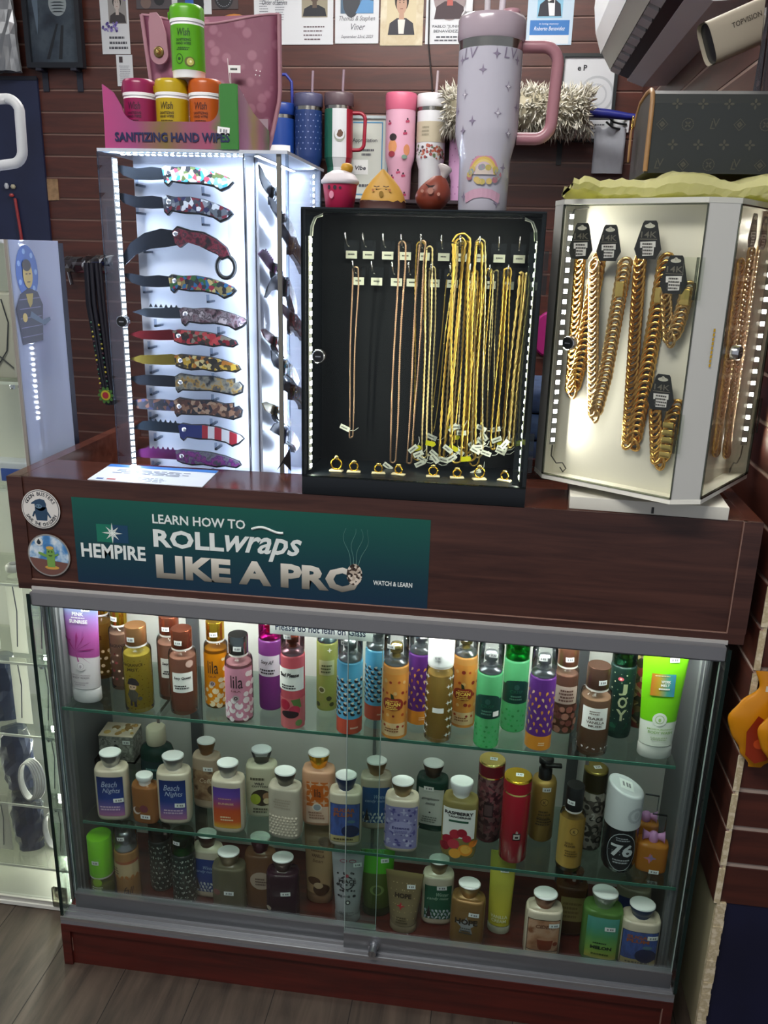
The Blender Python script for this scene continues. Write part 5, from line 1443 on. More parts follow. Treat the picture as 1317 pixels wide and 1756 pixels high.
for x0, sx in ((0.0, 1), (bw, -1)):
    for k in (0, 0.0028):
        b.tube([(x0 + sx * (0.011 + k), 0.014, BH - 0.040), (x0 + sx * (0.0125 + k), 0.013, BH - 0.026), (x0 + sx * (0.018 + k), 0.012, BH - 0.014), (x0 + sx * 0.030, 0.012, BH - 0.0085 - k)], 0.0011, 6)
b.build('lamp_wire', bc)
def hook(x, z, row):
    o = MB().mat(CHROME).tube([(x, 0.1255, z), (x, 0.105, z), (x, 0.078, z + 0.004), (x, 0.068, z + 0.014), (x, 0.066, z + 0.020)], 0.0013, 6)
    o.mat(clear('#ffffff', 1.0)).box(x - 0.012, x + 0.012, 0.1235, 0.1258, z - 0.010, z + 0.010)
    o = o.build('hook', bc)
    fn = flat(0.1150, x + 0.002, z - 0.013)
    q = MB().mat(mat('#dfe0c8', 0.6)).box(x - 0.0075, x + 0.0105, 0.1152, 0.1162, z - 0.0185, z - 0.0065)
    scribble(q, fn, -0.006, 0.0065, -0.001, 0.003, 0.0004, 1, mat('#5a5c54', 0.7))
    q.build('price_label', o)
for x in (0.5617, 0.5892, 0.6203, 0.6485, 0.6783, 0.7098, 0.7384, 0.7678, 0.7969, 0.8278):
    hook(x - BX0, 1.3790 - bz, 1)
for x in (0.5738, 0.6034, 0.6356, 0.6611, 0.6959, 0.7248, 0.7554, 0.7849, 0.8133, 0.8440):
    hook(x - BX0, 1.3385 - bz, 2)

NECK = [
    ('rose', 0.5755, 1.3472, 0.0046, 0.5698, 1.0726, 0.0028, 0.0015, 0.085),
    ('rose', 0.6488, 1.3865, 0.0054, 0.6422, 1.0340, 0.0045, 0.0017, 0.080),
    ('rose', 0.6801, 1.3890, 0.0045, 0.6704, 1.0341, 0.0045, 0.0018, 0.082),
    ('gold', 0.6770, 1.3855, 0.0063, 0.6842, 1.0405, 0.0081, 0.0015, 0.088),
    ('pale', 0.6963, 1.3504, 0.0046, 0.7031, 1.0486, 0.0036, 0.0014, 0.092),
    ('flat', 0.7238, 1.3414, 0.0046, 0.7060, 1.0875, 0.0027, 0.0013, 0.096),
    ('gold', 0.7388, 1.3903, 0.0080, 0.7247, 1.0501, 0.0044, 0.0023, 0.074),
    ('pale', 0.7395, 1.3886, 0.0054, 0.7333, 1.0432, 0.0054, 0.0020, 0.080),
    ('gold', 0.7407, 1.3919, 0.0133, 0.7492, 1.0436, 0.0089, 0.0021, 0.070),
    ('pale', 0.7548, 1.3423, 0.0045, 0.7547, 1.0630, 0.0073, 0.0015, 0.094),
    ('gold', 0.7671, 1.3893, 0.0044, 0.7717, 1.0464, 0.0071, 0.0024, 0.076),
    ('pale', 0.7686, 1.3911, 0.0071, 0.7827, 1.0515, 0.0080, 0.0019, 0.082),
    ('gold', 0.7678, 1.3860, 0.0045, 0.7597, 1.0646, 0.0036, 0.0016, 0.088),
    ('gold', 0.7833, 1.3511, 0.0036, 0.7775, 1.0354, 0.0072, 0.0017, 0.090),
    ('pale', 0.7842, 1.3492, 0.0054, 0.7914, 1.0764, 0.0036, 0.0015, 0.096),
    ('gold', 0.8110, 1.3519, 0.0036, 0.8074, 1.0657, 0.0036, 0.0022, 0.086),
    ('gold', 0.8129, 1.3510, 0.0054, 0.8196, 1.0690, 0.0036, 0.0019, 0.092),
    ('thick', 0.8341, 1.3508, 0.0027, 0.8273, 1.0663, 0.0045, 0.0030, 0.084),
    ('pale', 0.8435, 1.3466, 0.0027, 0.8439, 1.0733, 0.0036, 0.0026, 0.092),
    ('pale', 0.6916, 1.3807, 0.0045, 0.6956, 1.0475, 0.0036, 0.0015, 0.078),
    ('gold', 0.7464, 1.3889, 0.0054, 0.7403, 1.0723, 0.0045, 0.0020, 0.084),
    ('gold', 0.7627, 1.3460, 0.0045, 0.7656, 1.0552, 0.0055, 0.0020, 0.096),
    ('thick', 0.8439, 1.3486, 0.0027, 0.8345, 1.0720, 0.0036, 0.0028, 0.078),
    ('pale', 0.7950, 1.3486, 0.0036, 0.7990, 1.0916, 0.0036, 0.0014, 0.100),
]
NG = {'gold': mat('#dcb858', 0.3, 1.0), 'pale': mat('#dcc88c', 0.3, 1.0), 'rose': mat('#bf9c7c', 0.32, 1.0), 'thick': mat('#cbb26a', 0.3, 1.0), 'flat': mat('#d9c070', 0.25, 1.0)}
NL = ['slim rosy chain hanging alone nearest the case lock', 'slim rosy double chain, second from the lock side', 'fine rosy chain hanging under the fifth upper hook', 'fine gold chain twisted behind the rosy strands', 'short pale gold chain from the lower row of hooks',
      'flat shiny herringbone chain slanting inward', 'thick gold rope chain, front one of the broad loop', 'pale gold rope chain inside the broad loop', 'wide rounded gold loop over the seventh upper hook', 'short pale chain in the tangle from the lower row',
      'thick twisted gold rope in the centre of the tangle', 'pale rope chain hanging beside the centre rope', 'thin gold chain slanting across the tangle', 'gold rope reaching the lowest tag in the tangle', 'thin pale chain with a tag halfway up',
      'gold rope hanging third from the hinge side', 'slim gold chain behind the rope third from the hinges', 'thickest twisted rope near the hinges', 'pale twisted rope closest to the hinges', 'pale chain under the sixth upper hook', 'gold rope just behind the broad loop', 'gold rope from the lower row beside the centre', 'second thick twisted rope by the hinges', 'thin pale chain between the two rope bundles']
def rope(m, pts, r, kind):
    """two-lobed twisted rope along a polyline"""
    P = [Vector(q) for q in pts]
    tot = sum((P[i + 1] - P[i]).length for i in range(len(P) - 1))
    step = max(0.0016, r * 1.05) if kind != 'flat' else 0.006
    out, i, acc = [P[0]], 0, 0.0
    cur, k = P[0].copy(), 0
    while k < len(P) - 1:
        seg = P[k + 1] - cur
        if seg.length >= step:
            cur = cur + seg.normalized() * step
            out.append(cur.copy())
        else:
            k += 1
    rs = []
    n = 8
    tw = {'gold': 0.62, 'thick': 0.62, 'pale': 0.7, 'rose': 1.57, 'flat': 0.0}[kind]
    for j, c in enumerate(out):
        t = (out[min(j + 1, len(out) - 1)] - out[max(j - 1, 0)])
        t = t.normalized() if t.length > 1e-9 else Vector((0, 0, 1))
        a = Vector((0, 1, 0)).cross(t)
        a = a.normalized() if a.length > 1e-6 else Vector((1, 0, 0))
        bb = t.cross(a).normalized()
        ph = tw * j
        ring = []
        for q in range(n):
            an = 2 * PI * q / n
            rr = r * (0.48 + 0.52 * abs(math.cos(an - ph))) if kind != 'flat' else r * (1.0 if q % 4 == 0 else 0.55)
            ring.append(tuple(c + a * (rr * math.cos(an)) + bb * (rr * math.sin(an))))
        rs.append(ring)
    m.rings(rs, True, True, True, True)
random.seed(9)
for (kind, tx, tz, tg, bx, bzz, bg, r, Y), lab in zip(NECK, NL):
    t = thing('gold_necklace', lab, 'necklace', (tx, Y, tz), 0, 'gold chains in the black case')
    pts = []
    dx, dz = bx - tx, bzz - tz
    n = 12
    top = 0.003 if kind != 'thick' else 0.006
    for i in range(9):
        a = PI * i / 8
        pts.append((-tg * math.cos(a), 0, tg * 1.0 * math.sin(a) - top))
    y1 = random.uniform(0.002, 0.010)
    for i in range(1, n + 1):
        f = i / n
        pts.append((dx * f + tg * (1 - f) + bg * f + 0.0012 * math.sin(f * 7 + tx * 90), y1 * f, dz * f - top * (1 - f) + bg * f))
    for i in range(1, 8):
        a = PI * i / 8
        pts.append((dx + bg * math.cos(a), y1, dz + bg - bg * math.sin(a)))
    for i in range(n, 0, -1):
        f = i / n
        pts.append((dx * f - tg * (1 - f) - bg * f + 0.0012 * math.sin(f * 6 + bx * 70), y1 * f - 0.0005, dz * f - top * (1 - f) + bg * f))
    pts.append(pts[0])
    m = MB().mat(NG[kind])
    rope(m, pts, r, kind)
    m.build('chain', t)
    k = 1 if kind in ('thick', 'flat') else random.choice((1, 1, 2))
    for q in range(k):
        an = random.uniform(-0.9, 0.9)
        ux = Vector((math.cos(an), 0, math.sin(an)))
        uy = Vector((-math.sin(an), -0.15, math.cos(an)))
        o = Vector((dx + random.uniform(-0.012, 0.012), y1 - 0.012 - 0.002 * q, dz + random.uniform(-0.008, 0.032)))
        fn = on_plane(o, ux, uy)
        g = MB().mat(mat('#e4e6d4', 0.6)).prism([(-0.0085, -0.004), (0.0085, -0.004), (0.0085, 0.004), (-0.0085, 0.004)], fn, -0.0003, 0.0003)
        g.tube([fn(0.010, 0, 0), fn(0.016, 0.003, 0), tuple(Vector(fn(0.020, 0.010, 0)) + Vector((0, 0.004, 0)))], 0.0004, 4)
        scribble(g, fn, -0.007, 0.006, -0.002, 0.002, 0.0005, 1, mat('#6a6c64', 0.7))
        g.build('price_tag', t)
    if random.random() < 0.55:
        an = random.uniform(-0.6, 0.6)
        fn = on_plane((dx + random.uniform(-0.012, 0.016), y1 - 0.010, dz + random.uniform(0.004, 0.03)), (math.cos(an), 0, math.sin(an)), (-math.sin(an), 0.1, math.cos(an)))
        MB().mat(mat('#d4cf1c', 0.3, 0.4)).prism([(-0.008, -0.004), (0.006, -0.004), (0.009, 0), (0.006, 0.004), (-0.008, 0.004)], fn, -0.0003, 0.0003).build('foil_tag', t)
RL = ['at the lock end of the row', 'second from the lock end', 'third from the lock end', 'fourth from the lock end', 'fourth from the hinge end', 'third from the hinge end', 'second from the hinge end', 'at the hinge end of the row']
for i, (x, big) in enumerate(((0.5561, 1.3), (0.5852, 1.0), (0.6257, 0.9), (0.6583, 0.9), (0.7144, 1.0), (0.7531, 0.9), (0.7888, 1.2), (0.8287, 0.9))):
    t = thing('gold_ring', 'gold ring on the case floor, ' + RL[i], 'ring', (x, 0.038, bz + 0.0302), random.uniform(-0.4, 0.4), 'gold rings along the case floor')
    m = MB().mat(GOLD).tube([(0.0068 * big * math.cos(2 * PI * k / 20), 0, 0.0098 * big + 0.0068 * big * math.sin(2 * PI * k / 20)) for k in range(20)], 0.0013, 7, True)
    m.build('band', t)
    MB().mat(PALEGOLD).lathe([(0.0018, 0.0162 * big), (0.0040, 0.0172 * big), (0.0042, 0.0195 * big), (0.0020, 0.0207 * big)], 10, 1, 0.8).build('setting', t)
    MB().mat(mat('#d9c9a0', 0.6)).box(-0.011, 0.011, -0.005, 0.005, 0.0, 0.003, 0.001).build('holder', t)

# ================================================================ WHITE CHAIN CASE
CREAM = mat('#f3f1e4', 0.4)
wc = thing('chain_display_case', 'white rotating display case of chunky gold chains', 'display case', (1.052, 0.123, 1.030), R(-32))
HC = 0.4225
A_, Bq = 0.139, 0.106
oct_ = [(-Bq, -A_), (Bq, -A_), (A_, -Bq), (A_, Bq), (Bq, A_), (-Bq, A_), (-A_, Bq), (-A_, -Bq)]
zf = lambda u, v, d: (u, v, d)
MB().mat(CREAM).prism(oct_, zf, 0.0, 0.007).build('bottom_plate', wc)
MB().mat(mat('#c9c9bf', 0.35)).prism(oct_, zf, HC - 0.007, HC).build('top_plate', wc)
for k in range(4):
    c_, s_ = math.cos(k * PI / 2), math.sin(k * PI / 2)
    rot = lambda x, y, c_=c_, s_=s_: (x * c_ - y * s_, x * s_ + y * c_)
    def rbox(m, x0, x1, y0, y1, z0, z1):
        n0 = len(m.v)
        m.box(x0, x1, y0, y1, z0, z1)
        for i in range(n0, len(m.v)):
            x, y, z = m.v[i]
            m.v[i] = rot(x, y) + (z,)
        return m
    m = MB().mat(CREAM)
    rbox(m, -Bq, Bq, -0.1090, -0.1070, 0.007, HC - 0.007)
    rbox(m, -Bq, -Bq + 0.002, -0.136, -0.1090, 0.007, HC - 0.007)
    rbox(m, Bq - 0.002, Bq, -0.136, -0.1090, 0.007, HC - 0.007)
    m.build('back_wall', wc)
    m = MB().mat(mat('#c4c4be', 0.3))
    m.add([rot(x, y) + (z,) for z in (0.007, HC - 0.007) for x, y in ((Bq, -A_ + 0.0005), (A_ - 0.0005, -Bq), (A_ - 0.004, -Bq + 0.001), (Bq - 0.001, -A_ + 0.004))], [(0, 1, 5, 4), (1, 2, 6, 5), (2, 3, 7, 6), (3, 0, 4, 7), (3, 2, 1, 0), (4, 5, 6, 7)], False)
    m.build('corner_panel', wc)
    if k > 1:
        continue
    m = MB().mat(clear('#fbfbf8', 0.45))
    rbox(m, -Bq, Bq, -A_ - 0.0005, -A_ + 0.0025, 0.008, HC - 0.008)
    d = m.build('door', wc)
    m = MB().mat(clear('#c4c8c0', 1.2, 0.08))
    rbox(m, -Bq - 0.001, -Bq + 0.0008, -A_ - 0.001, -A_ + 0.003, 0.008, HC - 0.008)
    rbox(m, Bq - 0.0008, Bq + 0.001, -A_ - 0.001, -A_ + 0.003, 0.008, HC - 0.008)
    rbox(m, -Bq, Bq, -A_ - 0.001, -A_ + 0.003, HC - 0.0095, HC - 0.0075)
    rbox(m, -Bq, Bq, -A_ - 0.001, -A_ + 0.003, 0.0075, 0.0095)
    m.build('door_edge', d)
    cam_lock(d, lambda u, v, dd, rot=rot: rot(-0.0745 + 0.012 * (k == 1) + u, -A_ - 0.0006 - dd) + (0.2178 + v,))
    for z in (0.318, 0.105):
        m = MB().mat(clear('#f6f8f4', 0.3, 0.06))
        rbox(m, Bq - 0.022, Bq + 0.006, -A_ - 0.0035, -A_ - 0.0012, z - 0.028, z + 0.028)
        m.mat(clear('#c4c8c4', 1.2, 0.08))
        rbox(m, Bq - 0.004, Bq - 0.001, -A_ - 0.006, -A_ - 0.0036, z - 0.028, z + 0.028)
        m.build('hinge', d)
    sx = -1 if k == 0 else 1
    pa, pb = rot(sx * (Bq - 0.0075), -0.128) + (0.055,), rot(sx * (Bq - 0.0075), -0.128) + (HC - 0.016,)
    fx, fy = rot(-sx * 0.75, -0.5)
    led_strip('led_strip', pa, pb, 23 if k == 0 else 19, LED_CREAM, wc, (fx, fy, 0), 0.0058)
    m = MB().mat(mat('#3c3c3a', 0.5))
    x0 = sx * (Bq - 0.0075)
    m.tube([rot(x0, -0.127) + (0.054,), rot(x0 + sx * 0.001, -0.126) + (0.036,), rot(x0 - sx * 0.008, -0.124) + (0.025,), rot(x0 - sx * 0.018, -0.122) + (0.027,), rot(x0 - sx * 0.024, -0.120) + (0.018,), rot(x0 - sx * 0.018, -0.118) + (0.011,), rot(x0 - sx * 0.012, -0.118) + (0.018,)], 0.0011, 6)
    m.tube([rot(x0, -0.127) + (HC - 0.022,), rot(x0 - sx * 0.002, -0.125) + (HC - 0.014,), rot(x0 - sx * 0.012, -0.12) + (HC - 0.012,), rot(x0 - sx * 0.022, -0.118) + (HC - 0.0105,)], 0.0011, 6)
    m.build('lamp_wire', wc)
m = MB().mat(GOLD)
pf = on_plane((0.1225 + 0.0004, -0.1225 - 0.0004, 0.20), (1, 1, 0), (0, 0, 1))
for i in range(9):
    m.box(0, 0, 0, 0, 0, 0) if False else m.shape([(0.008 - 0.0015, 0.0 + i * 0.006), (0.008 + 0.0015, 0.0005 + i * 0.006), (0.008 + 0.0013, 0.005 + i * 0.006), (0.008 - 0.0013, 0.0045 + i * 0.006)], pf, 0.0008)
m.build('gold_lettering', wc)
o = MB().mat(mat('#d6d4c8', 0.45)).box(-0.1185, 0.1175, -0.118, 0.118, -0.0333, -0.013, 0.001)
o.mat(mat('#2c2c2c', 0.5)).box(0.005, 0.0085, -0.1188, -0.1178, -0.031, -0.021)
o.mat(mat('#9a9a94', 0.4)).lathe([(0.05, -0.013), (0.05, -0.0005)], 24)
o.build('stand_base', wc, (0.004, 0.0, 0.0), R(29))

LG = [mat('#dcae62', 0.24, 1.0), mat('#d6b47c', 0.26, 1.0)]
def cuban(m, pts, w_, nn):
    """curb chain of overlapping links laid along a path facing nn"""
    P = [Vector(q) for q in pts]
    nn = Vector(nn).normalized()
    step = w_ * 0.43
    cur, k, i = P[0].copy(), 0, 0
    while k < len(P) - 1:
        seg = P[k + 1] - cur
        if seg.length < step:
            k += 1
            continue
        t = seg.normalized()
        cur = cur + t * step
        sd = t.cross(nn).normalized()
        ta = (t * 0.86 + sd * 0.5).normalized()
        tb = nn.cross(ta).normalized()
        rs = []
        for q in range(12):
            a = 2 * PI * q / 12
            e = ta * (w_ * 0.50 * math.cos(a)) + tb * (w_ * 0.36 * math.sin(a)) + nn * (w_ * 0.13 * math.sin(a) * (1 if i % 2 else 1))
            rad = e.normalized()
            rs.append([tuple(cur + e + rad * (w_ * 0.15 * math.cos(2 * PI * h / 6)) + nn * (w_ * 0.15 * math.sin(2 * PI * h / 6))) for h in range(6)])
        rs.append(rs[0])
        m.rings(rs, False, False, True, True)
        i += 1
CARD = mat('#26292a', 0.4)
def chain_card(fn, u, z, h, t, num=True):
    w_ = h * 0.62
    poly = [(u - w_ * 0.26, z + h * 0.5), (u + w_ * 0.26, z + h * 0.5), (u + w_ * 0.33, z + h * 0.44), (u + w_ * 0.62, z - h * 0.24), (u + w_ * 0.40, z - h * 0.5), (u - w_ * 0.42, z - h * 0.5), (u - w_ * 0.62, z - h * 0.24), (u - w_ * 0.33, z + h * 0.44)]
    c = MB().mat(CARD).prism(poly, fn, 0.0, 0.0009)
    c.mat(mat('#d9d8cc', 0.5)).disc(fn, u, z + h * 0.36, w_ * 0.24, 0.0012, 12, h * 0.055)
    c.disc(fn, u, z + h * 0.39, w_ * 0.09, 0.0013, 10, h * 0.06)
    c = c.build('hang_card', t)
    l = MB().mat(mat('#77746a', 0.5))
    fit(l, '14K', u - w_ * 0.36, u + w_ * 0.36, z + h * 0.06, z + h * 0.22, fn, 0.0013, 0.01)
    l.shape([(u - w_ * 0.4, z + h * 0.01), (u + w_ * 0.4, z + h * 0.01), (u + w_ * 0.4, z + h * 0.03), (u - w_ * 0.4, z + h * 0.03)], fn, 0.0013)
    l.build('lettering', c)
    s = MB().mat(STICKER).shape([(u - w_ * 0.34, z - h * 0.21), (u + w_ * 0.36, z - h * 0.18), (u + w_ * 0.34, z - h * 0.03), (u - w_ * 0.36, z - h * 0.05)], fn, 0.0013).shape([(u - w_ * 0.2, z - h * 0.42), (u + w_ * 0.3, z - h * 0.40), (u + w_ * 0.3, z - h * 0.19), (u - w_ * 0.22, z - h * 0.21)], fn, 0.0014)
    scribble(s, fn, u - w_ * 0.28, u + w_ * 0.3, z - h * 0.4, z - h * 0.06, 0.0017, 4, mat('#5a5a58', 0.7))
    s.build('price_sticker', c)
CH = [
    (-0.0762, 0.3644, 0.0507, -0.0914, 0.3442, -0.0533, 0.3435, -0.0725, 0.1377),
    (-0.0316, 0.3626, 0.0497, -0.0564, 0.3368, -0.0067, 0.3414, -0.0297, 0.1069),
    (0.0268, 0.3674, 0.0513, 0.0095, 0.3465, 0.0486, 0.3428, 0.0272, 0.0668),
    (0.0696, 0.3223, 0.0511, 0.0565, 0.3004, 0.0889, 0.3067, 0.0741, 0.2290),
    (0.0718, 0.1597, 0.0514, 0.0575, 0.1331, 0.0892, 0.1391, 0.0747, 0.0526),
]
CL = ['gold curb chain on a black card nearest the case lock', 'gold curb chain on the second black card from the lock', 'longest gold curb chain, on the third card', 'short gold bracelet chain on the upper card by the hinges', 'short gold chain with square links on the lowest card']
RM = Matrix.Rotation(R(-32), 3, 'Z')
cen = Vector((1.052, 0.123, 1.030))
def wpt(u, y, z):
    return RM @ Vector((u, y, z))
for i, ((cu, cz, chh, ua, za, ub, zb, uc, zc), lab) in enumerate(zip(CH, CL)):
    t = thing('gold_chain', lab, 'chain', cen, R(-32), 'chunky gold chains in the white case')
    fn = lambda u, v, d: (u, -0.1332 - d, v)
    m = MB().mat(LG[i % 2])
    y = -0.1158 if i % 2 == 0 else -0.1262
    if i == 0:
        ua, uc = -0.0845, -0.0760
    pts = [(cu - 0.004, y + 0.006, za + 0.004), (ua, y, za)]
    pts = [(ua, y, za + 0.004)] + [(ua + (uc - 0.0055 - ua) * f, y, za + (zc + 0.008 - za) * f) for f in (0.25, 0.5, 0.75, 1.0)] + [(uc, y, zc + 0.002)] + [(uc + 0.0055 + (ub - uc - 0.0055) * f, y - 0.001, zc + 0.008 + (zb - zc - 0.008) * f) for f in (0.0, 0.25, 0.5, 0.75, 1.0)]
    cuban(m, pts, (0.021, 0.020, 0.022, 0.019, 0.022)[i], (0, -1, 0.0))
    m.build('links', t)
    m = MB().mat(PALEGOLD)
    q = 0.82 if i != 4 else 0.45
    u, z = uc + 0.0055 + (ub - uc - 0.0055) * q, zc + (zb - zc) * q
    if i == 4:
        for a in range(5):
            m.box(u - 0.009, u + 0.007, y - 0.0085, y - 0.004, z - 0.028 + a * 0.011, z - 0.019 + a * 0.011, 0.001)
    else:
        m.box(u - 0.0065, u + 0.0065, y - 0.0068, y + 0.003, z - 0.011, z + 0.011, 0.001)
    m.build('clasp', t)
    chain_card(fn, cu, cz, chh, t)
    MB().mat(clear('#ffffff', 1.0)).tube([(cu, -0.1095, cz + chh * 0.38), (cu, -0.1345, cz + chh * 0.38), (cu, -0.1348, cz + chh * 0.44)], 0.0011, 6).build('clear_peg', t)
CH2 = [
    (-0.0184, 0.3962, -0.0106, 0.3406, 0.0156, 0.3408, 0.0013, 0.0553),
    (0.0302, 0.3941, 0.0292, 0.3574, 0.0538, 0.3577, 0.0531, 0.0467),
]
for i, (cu, cz, ua, za, ub, zb, uc, zc) in enumerate(CH2):
    t = thing('gold_chain', 'gold chain in the side window of the white case, ' + ('nearest the lock', 'second from the lock', 'deepest in')[i], 'chain', cen, R(-32), 'chunky gold chains in the white case')
    m = MB().mat(LG[i % 2])
    y = 0.1175
    pts = [(y, ua, za + 0.004)] + [(y, ua + (uc - 0.004 - ua) * f, za + (zc + 0.006 - za) * f) for f in (0.25, 0.5, 0.75, 1.0)] + [(y, uc, zc)] + [(y, uc + 0.004 + (ub - uc - 0.004) * f, zc + 0.006 + (zb - zc - 0.006) * f) for f in (0.0, 0.25, 0.5, 0.75, 1.0)]
    cuban(m, pts, 0.017, (1, 0, 0))
    m.build('links', t)
    chain_card(lambda u, v, d: (0.1300 + d, u, v), cu, cz - 0.012, 0.046, t)
# ================================================================ ON TOP OF THE CASES
TOPZ = 1.5217
CART = ramp_mat([(0.0, '#b0487c'), (0.22, '#9a4a78'), (0.45, '#7d6a3c'), (0.62, '#94586a'), (0.78, '#a0506c'), (0.90, '#3f7a3c'), (1.0, '#3f8a3c')], 0.22, 'X', noise=0.12)
CARTS = ramp_mat([(0.0, '#8d5a78'), (0.25, '#a87a94'), (0.45, '#a08a5a'), (0.7, '#a0647c'), (1.0, '#4d6a44')], 0.3, 'X', noise=0.2)
t = thing('wipes_carton', 'pink and green open carton of hand wipes on the knife tower', 'display carton', (0.1535, 0.130, TOPZ))
cw, chh, cdp = 0.2235, 0.094, 0.185
fn = flat(0.0)
pts = [(0, 0), (cw, 0), (cw, chh), (cw - 0.030, chh), (cw - 0.032, 0.055)]
for i in range(7):
    a = R(-5 - i * 14)
    pts.append((cw - 0.052 + 0.020 * math.cos(a), 0.060 + 0.020 * math.sin(a)))
for i in range(8):
    a = R(-90 - i * 12)
    pts.append((0.056 + 0.024 * math.cos(a), 0.064 + 0.024 * math.sin(a)))
pts += [(0.020, chh - 0.012), (0.002, chh)]
b = MB().mat(CART).prism(pts, fn, -0.0009, 0.0009)
b = b.build('front_panel', t)
l = MB().mat(mat('#141d4a', 0.5))
fit(l, 'SANITIZING HAND WIPES', 0.018, cw - 0.014, 0.010, 0.024, fn, 0.0026, 0.035)
l.build('lettering', b)
MB().mat(mat('#3f7d3a', 0.25)).prism([(cw - 0.029, 0.0), (cw - 0.001, 0.0), (cw - 0.001, chh - 0.001), (cw - 0.004, chh + 0.001), (cw - 0.026, chh + 0.001), (cw - 0.029, chh - 0.003)], fn, 0.0009, 0.0018).build('green_flap', t)
sd = [(0.001, 0), (cdp, 0), (cdp, 0.050), (0.085, 0.066), (0.001, chh)]
MB().mat(CARTS).prism(sd, lambda u, v, d: (cw + d, u, v), -0.0016, -0.0001).build('side_panel', t)
MB().mat(CARTS).prism(sd, lambda u, v, d: (d, u, v), 0.0001, 0.0016).build('side_panel', t)
MB().mat(mat('#a08a96', 0.6)).box(0.0016, cw - 0.0016, 0.001, cdp, 0.0, 0.0012).box(0.0016, cw - 0.0016, cdp - 0.0016, cdp, 0.0012, 0.07).build('back_panel', t)
price(t, fn, cw - 0.024, 0.027, 0.020, 0.011, -0.12, 0.0026)

def canister(label, x, y, z, colr, dark, turn=0.0):
    t = thing('wipes_canister', label, 'canister', (x, y, z), turn, 'wipes canisters')
    r, h = 0.0262, 0.104
    body = mat(colr, 0.3)
    MB().mat(WHITE).lathe([(r * 0.94, 0), (r * 0.97, 0.003), (r * 0.97, 0.010), (r, 0.011)], 30).mat(body).lathe([(r, 0.011), (r, 0.075)], 30).mat(WHITE).lathe([(r, 0.075), (r * 0.97, 0.079)], 30).build('body', t)
    c = MB().mat(WHITE).lathe([(r * 1.03, 0.079), (r * 1.03, 0.0835)], 30).mat(body).lathe([(r * 1.03, 0.0835), (r * 1.03, 0.097), (r * 0.99, 0.102), (r * 0.9, h)], 30)
    c.box(-r * 1.12, -r * 0.98, -0.006, 0.006, 0.085, 0.096, 0.002)
    c.build('lid', t)
    f_ = cyl(r)
    m = mat(dark, 0.5)
    l = MB().mat(m)
    fit(l, 'Wish', -0.010, 0.010, 0.058, 0.069, f_, 0.0007, 0.02, 0.2)
    fit(l, 'SANITIZING', -0.0125, 0.011, 0.051, 0.055, f_, 0.0007, 0.03)
    fit(l, 'HAND WIPES', -0.0125, 0.011, 0.0458, 0.0498, f_, 0.0007, 0.03)
    scribble(l, f_, -0.012, 0.010, 0.038, 0.043, 0.0007, 2, m)
    l.build('lettering', t)
    g = MB().mat(m).disc(f_, -0.008, 0.026, 0.006, 0.0005, 16, 0.0075).mat(body).disc(f_, -0.008, 0.026, 0.0048, 0.0007, 16, 0.0062).mat(m).disc(f_, -0.008, 0.026, 0.0025, 0.0009, 10)
    g.mat(mat('#5a5a1c', 0.5)).disc(f_, 0.008, 0.022, 0.008, 0.0006, 16, 0.0072).mat(mat('#b9b45a', 0.5)).disc(f_, 0.009, 0.022, 0.0055, 0.0009, 14).mat(mat('#e8e4b4', 0.5)).disc(f_, 0.0095, 0.0222, 0.0018, 0.0012, 8)
    g.build('fruit_print', t)
    return t
canister('magenta wipes canister inside the carton', 0.2015, 0.166, TOPZ + 0.0014, '#8d1c4e', '#4a0c30')
canister('yellow wipes canister inside the carton', 0.2570, 0.164, TOPZ + 0.0014, '#b89c14', '#4a3c08')
canister('orange wipes canister inside the carton', 0.3125, 0.166, TOPZ + 0.0014, '#b8561c', '#5a2408')
canister('lime green wipes canister standing on top of the others', 0.2870, 0.164, TOPZ + 0.1059, '#5aa516', '#1c4a0c', 0.1)

# pink handbag
t = thing('pink_handbag', 'dusty pink embossed handbag behind the wipes carton', 'handbag', (0.150, 0.352, TOPZ + 0.0006))
PINK = newmat('pink_emboss')
pm, nt, p, o_ = PINK
vo = nt.nodes.new('ShaderNodeTexVoronoi')
vo.inputs['Scale'].default_value = 42
tc = nt.nodes.new('ShaderNodeTexCoord')
nt.links.new(tc.outputs['Object'], vo.inputs['Vector'])
cr = nt.nodes.new('ShaderNodeValToRGB')
cr.color_ramp.elements[0].position, cr.color_ramp.elements[0].color = 0.28, lin('#9c6478')
cr.color_ramp.elements[1].position, cr.color_ramp.elements[1].color = 0.42, lin('#844a60')
nt.links.new(vo.outputs['Distance'], cr.inputs[0])
nt.links.new(cr.outputs[0], p.inputs['Base Color'])
bp = nt.nodes.new('ShaderNodeBump')
bp.inputs['Strength'].default_value = 0.35
bp.inputs['Distance'].default_value = 0.002
bp.invert = True
nt.links.new(vo.outputs['Distance'], bp.inputs['Height'])
nt.links.new(bp.outputs[0], p.inputs['Normal'])
p.inputs['Roughness'].default_value = 0.55
PIPE = mat('#a87a86', 0.5)
gw, gh = 0.236, 0.240
def bag_x(f, side):       # outline half: f 0 bottom .. 1 top
    return (0.012 - 0.026 * f if side < 0 else gw - 0.026 + 0.028 * min(1, f * 2.2))
rs = []
NX = 17
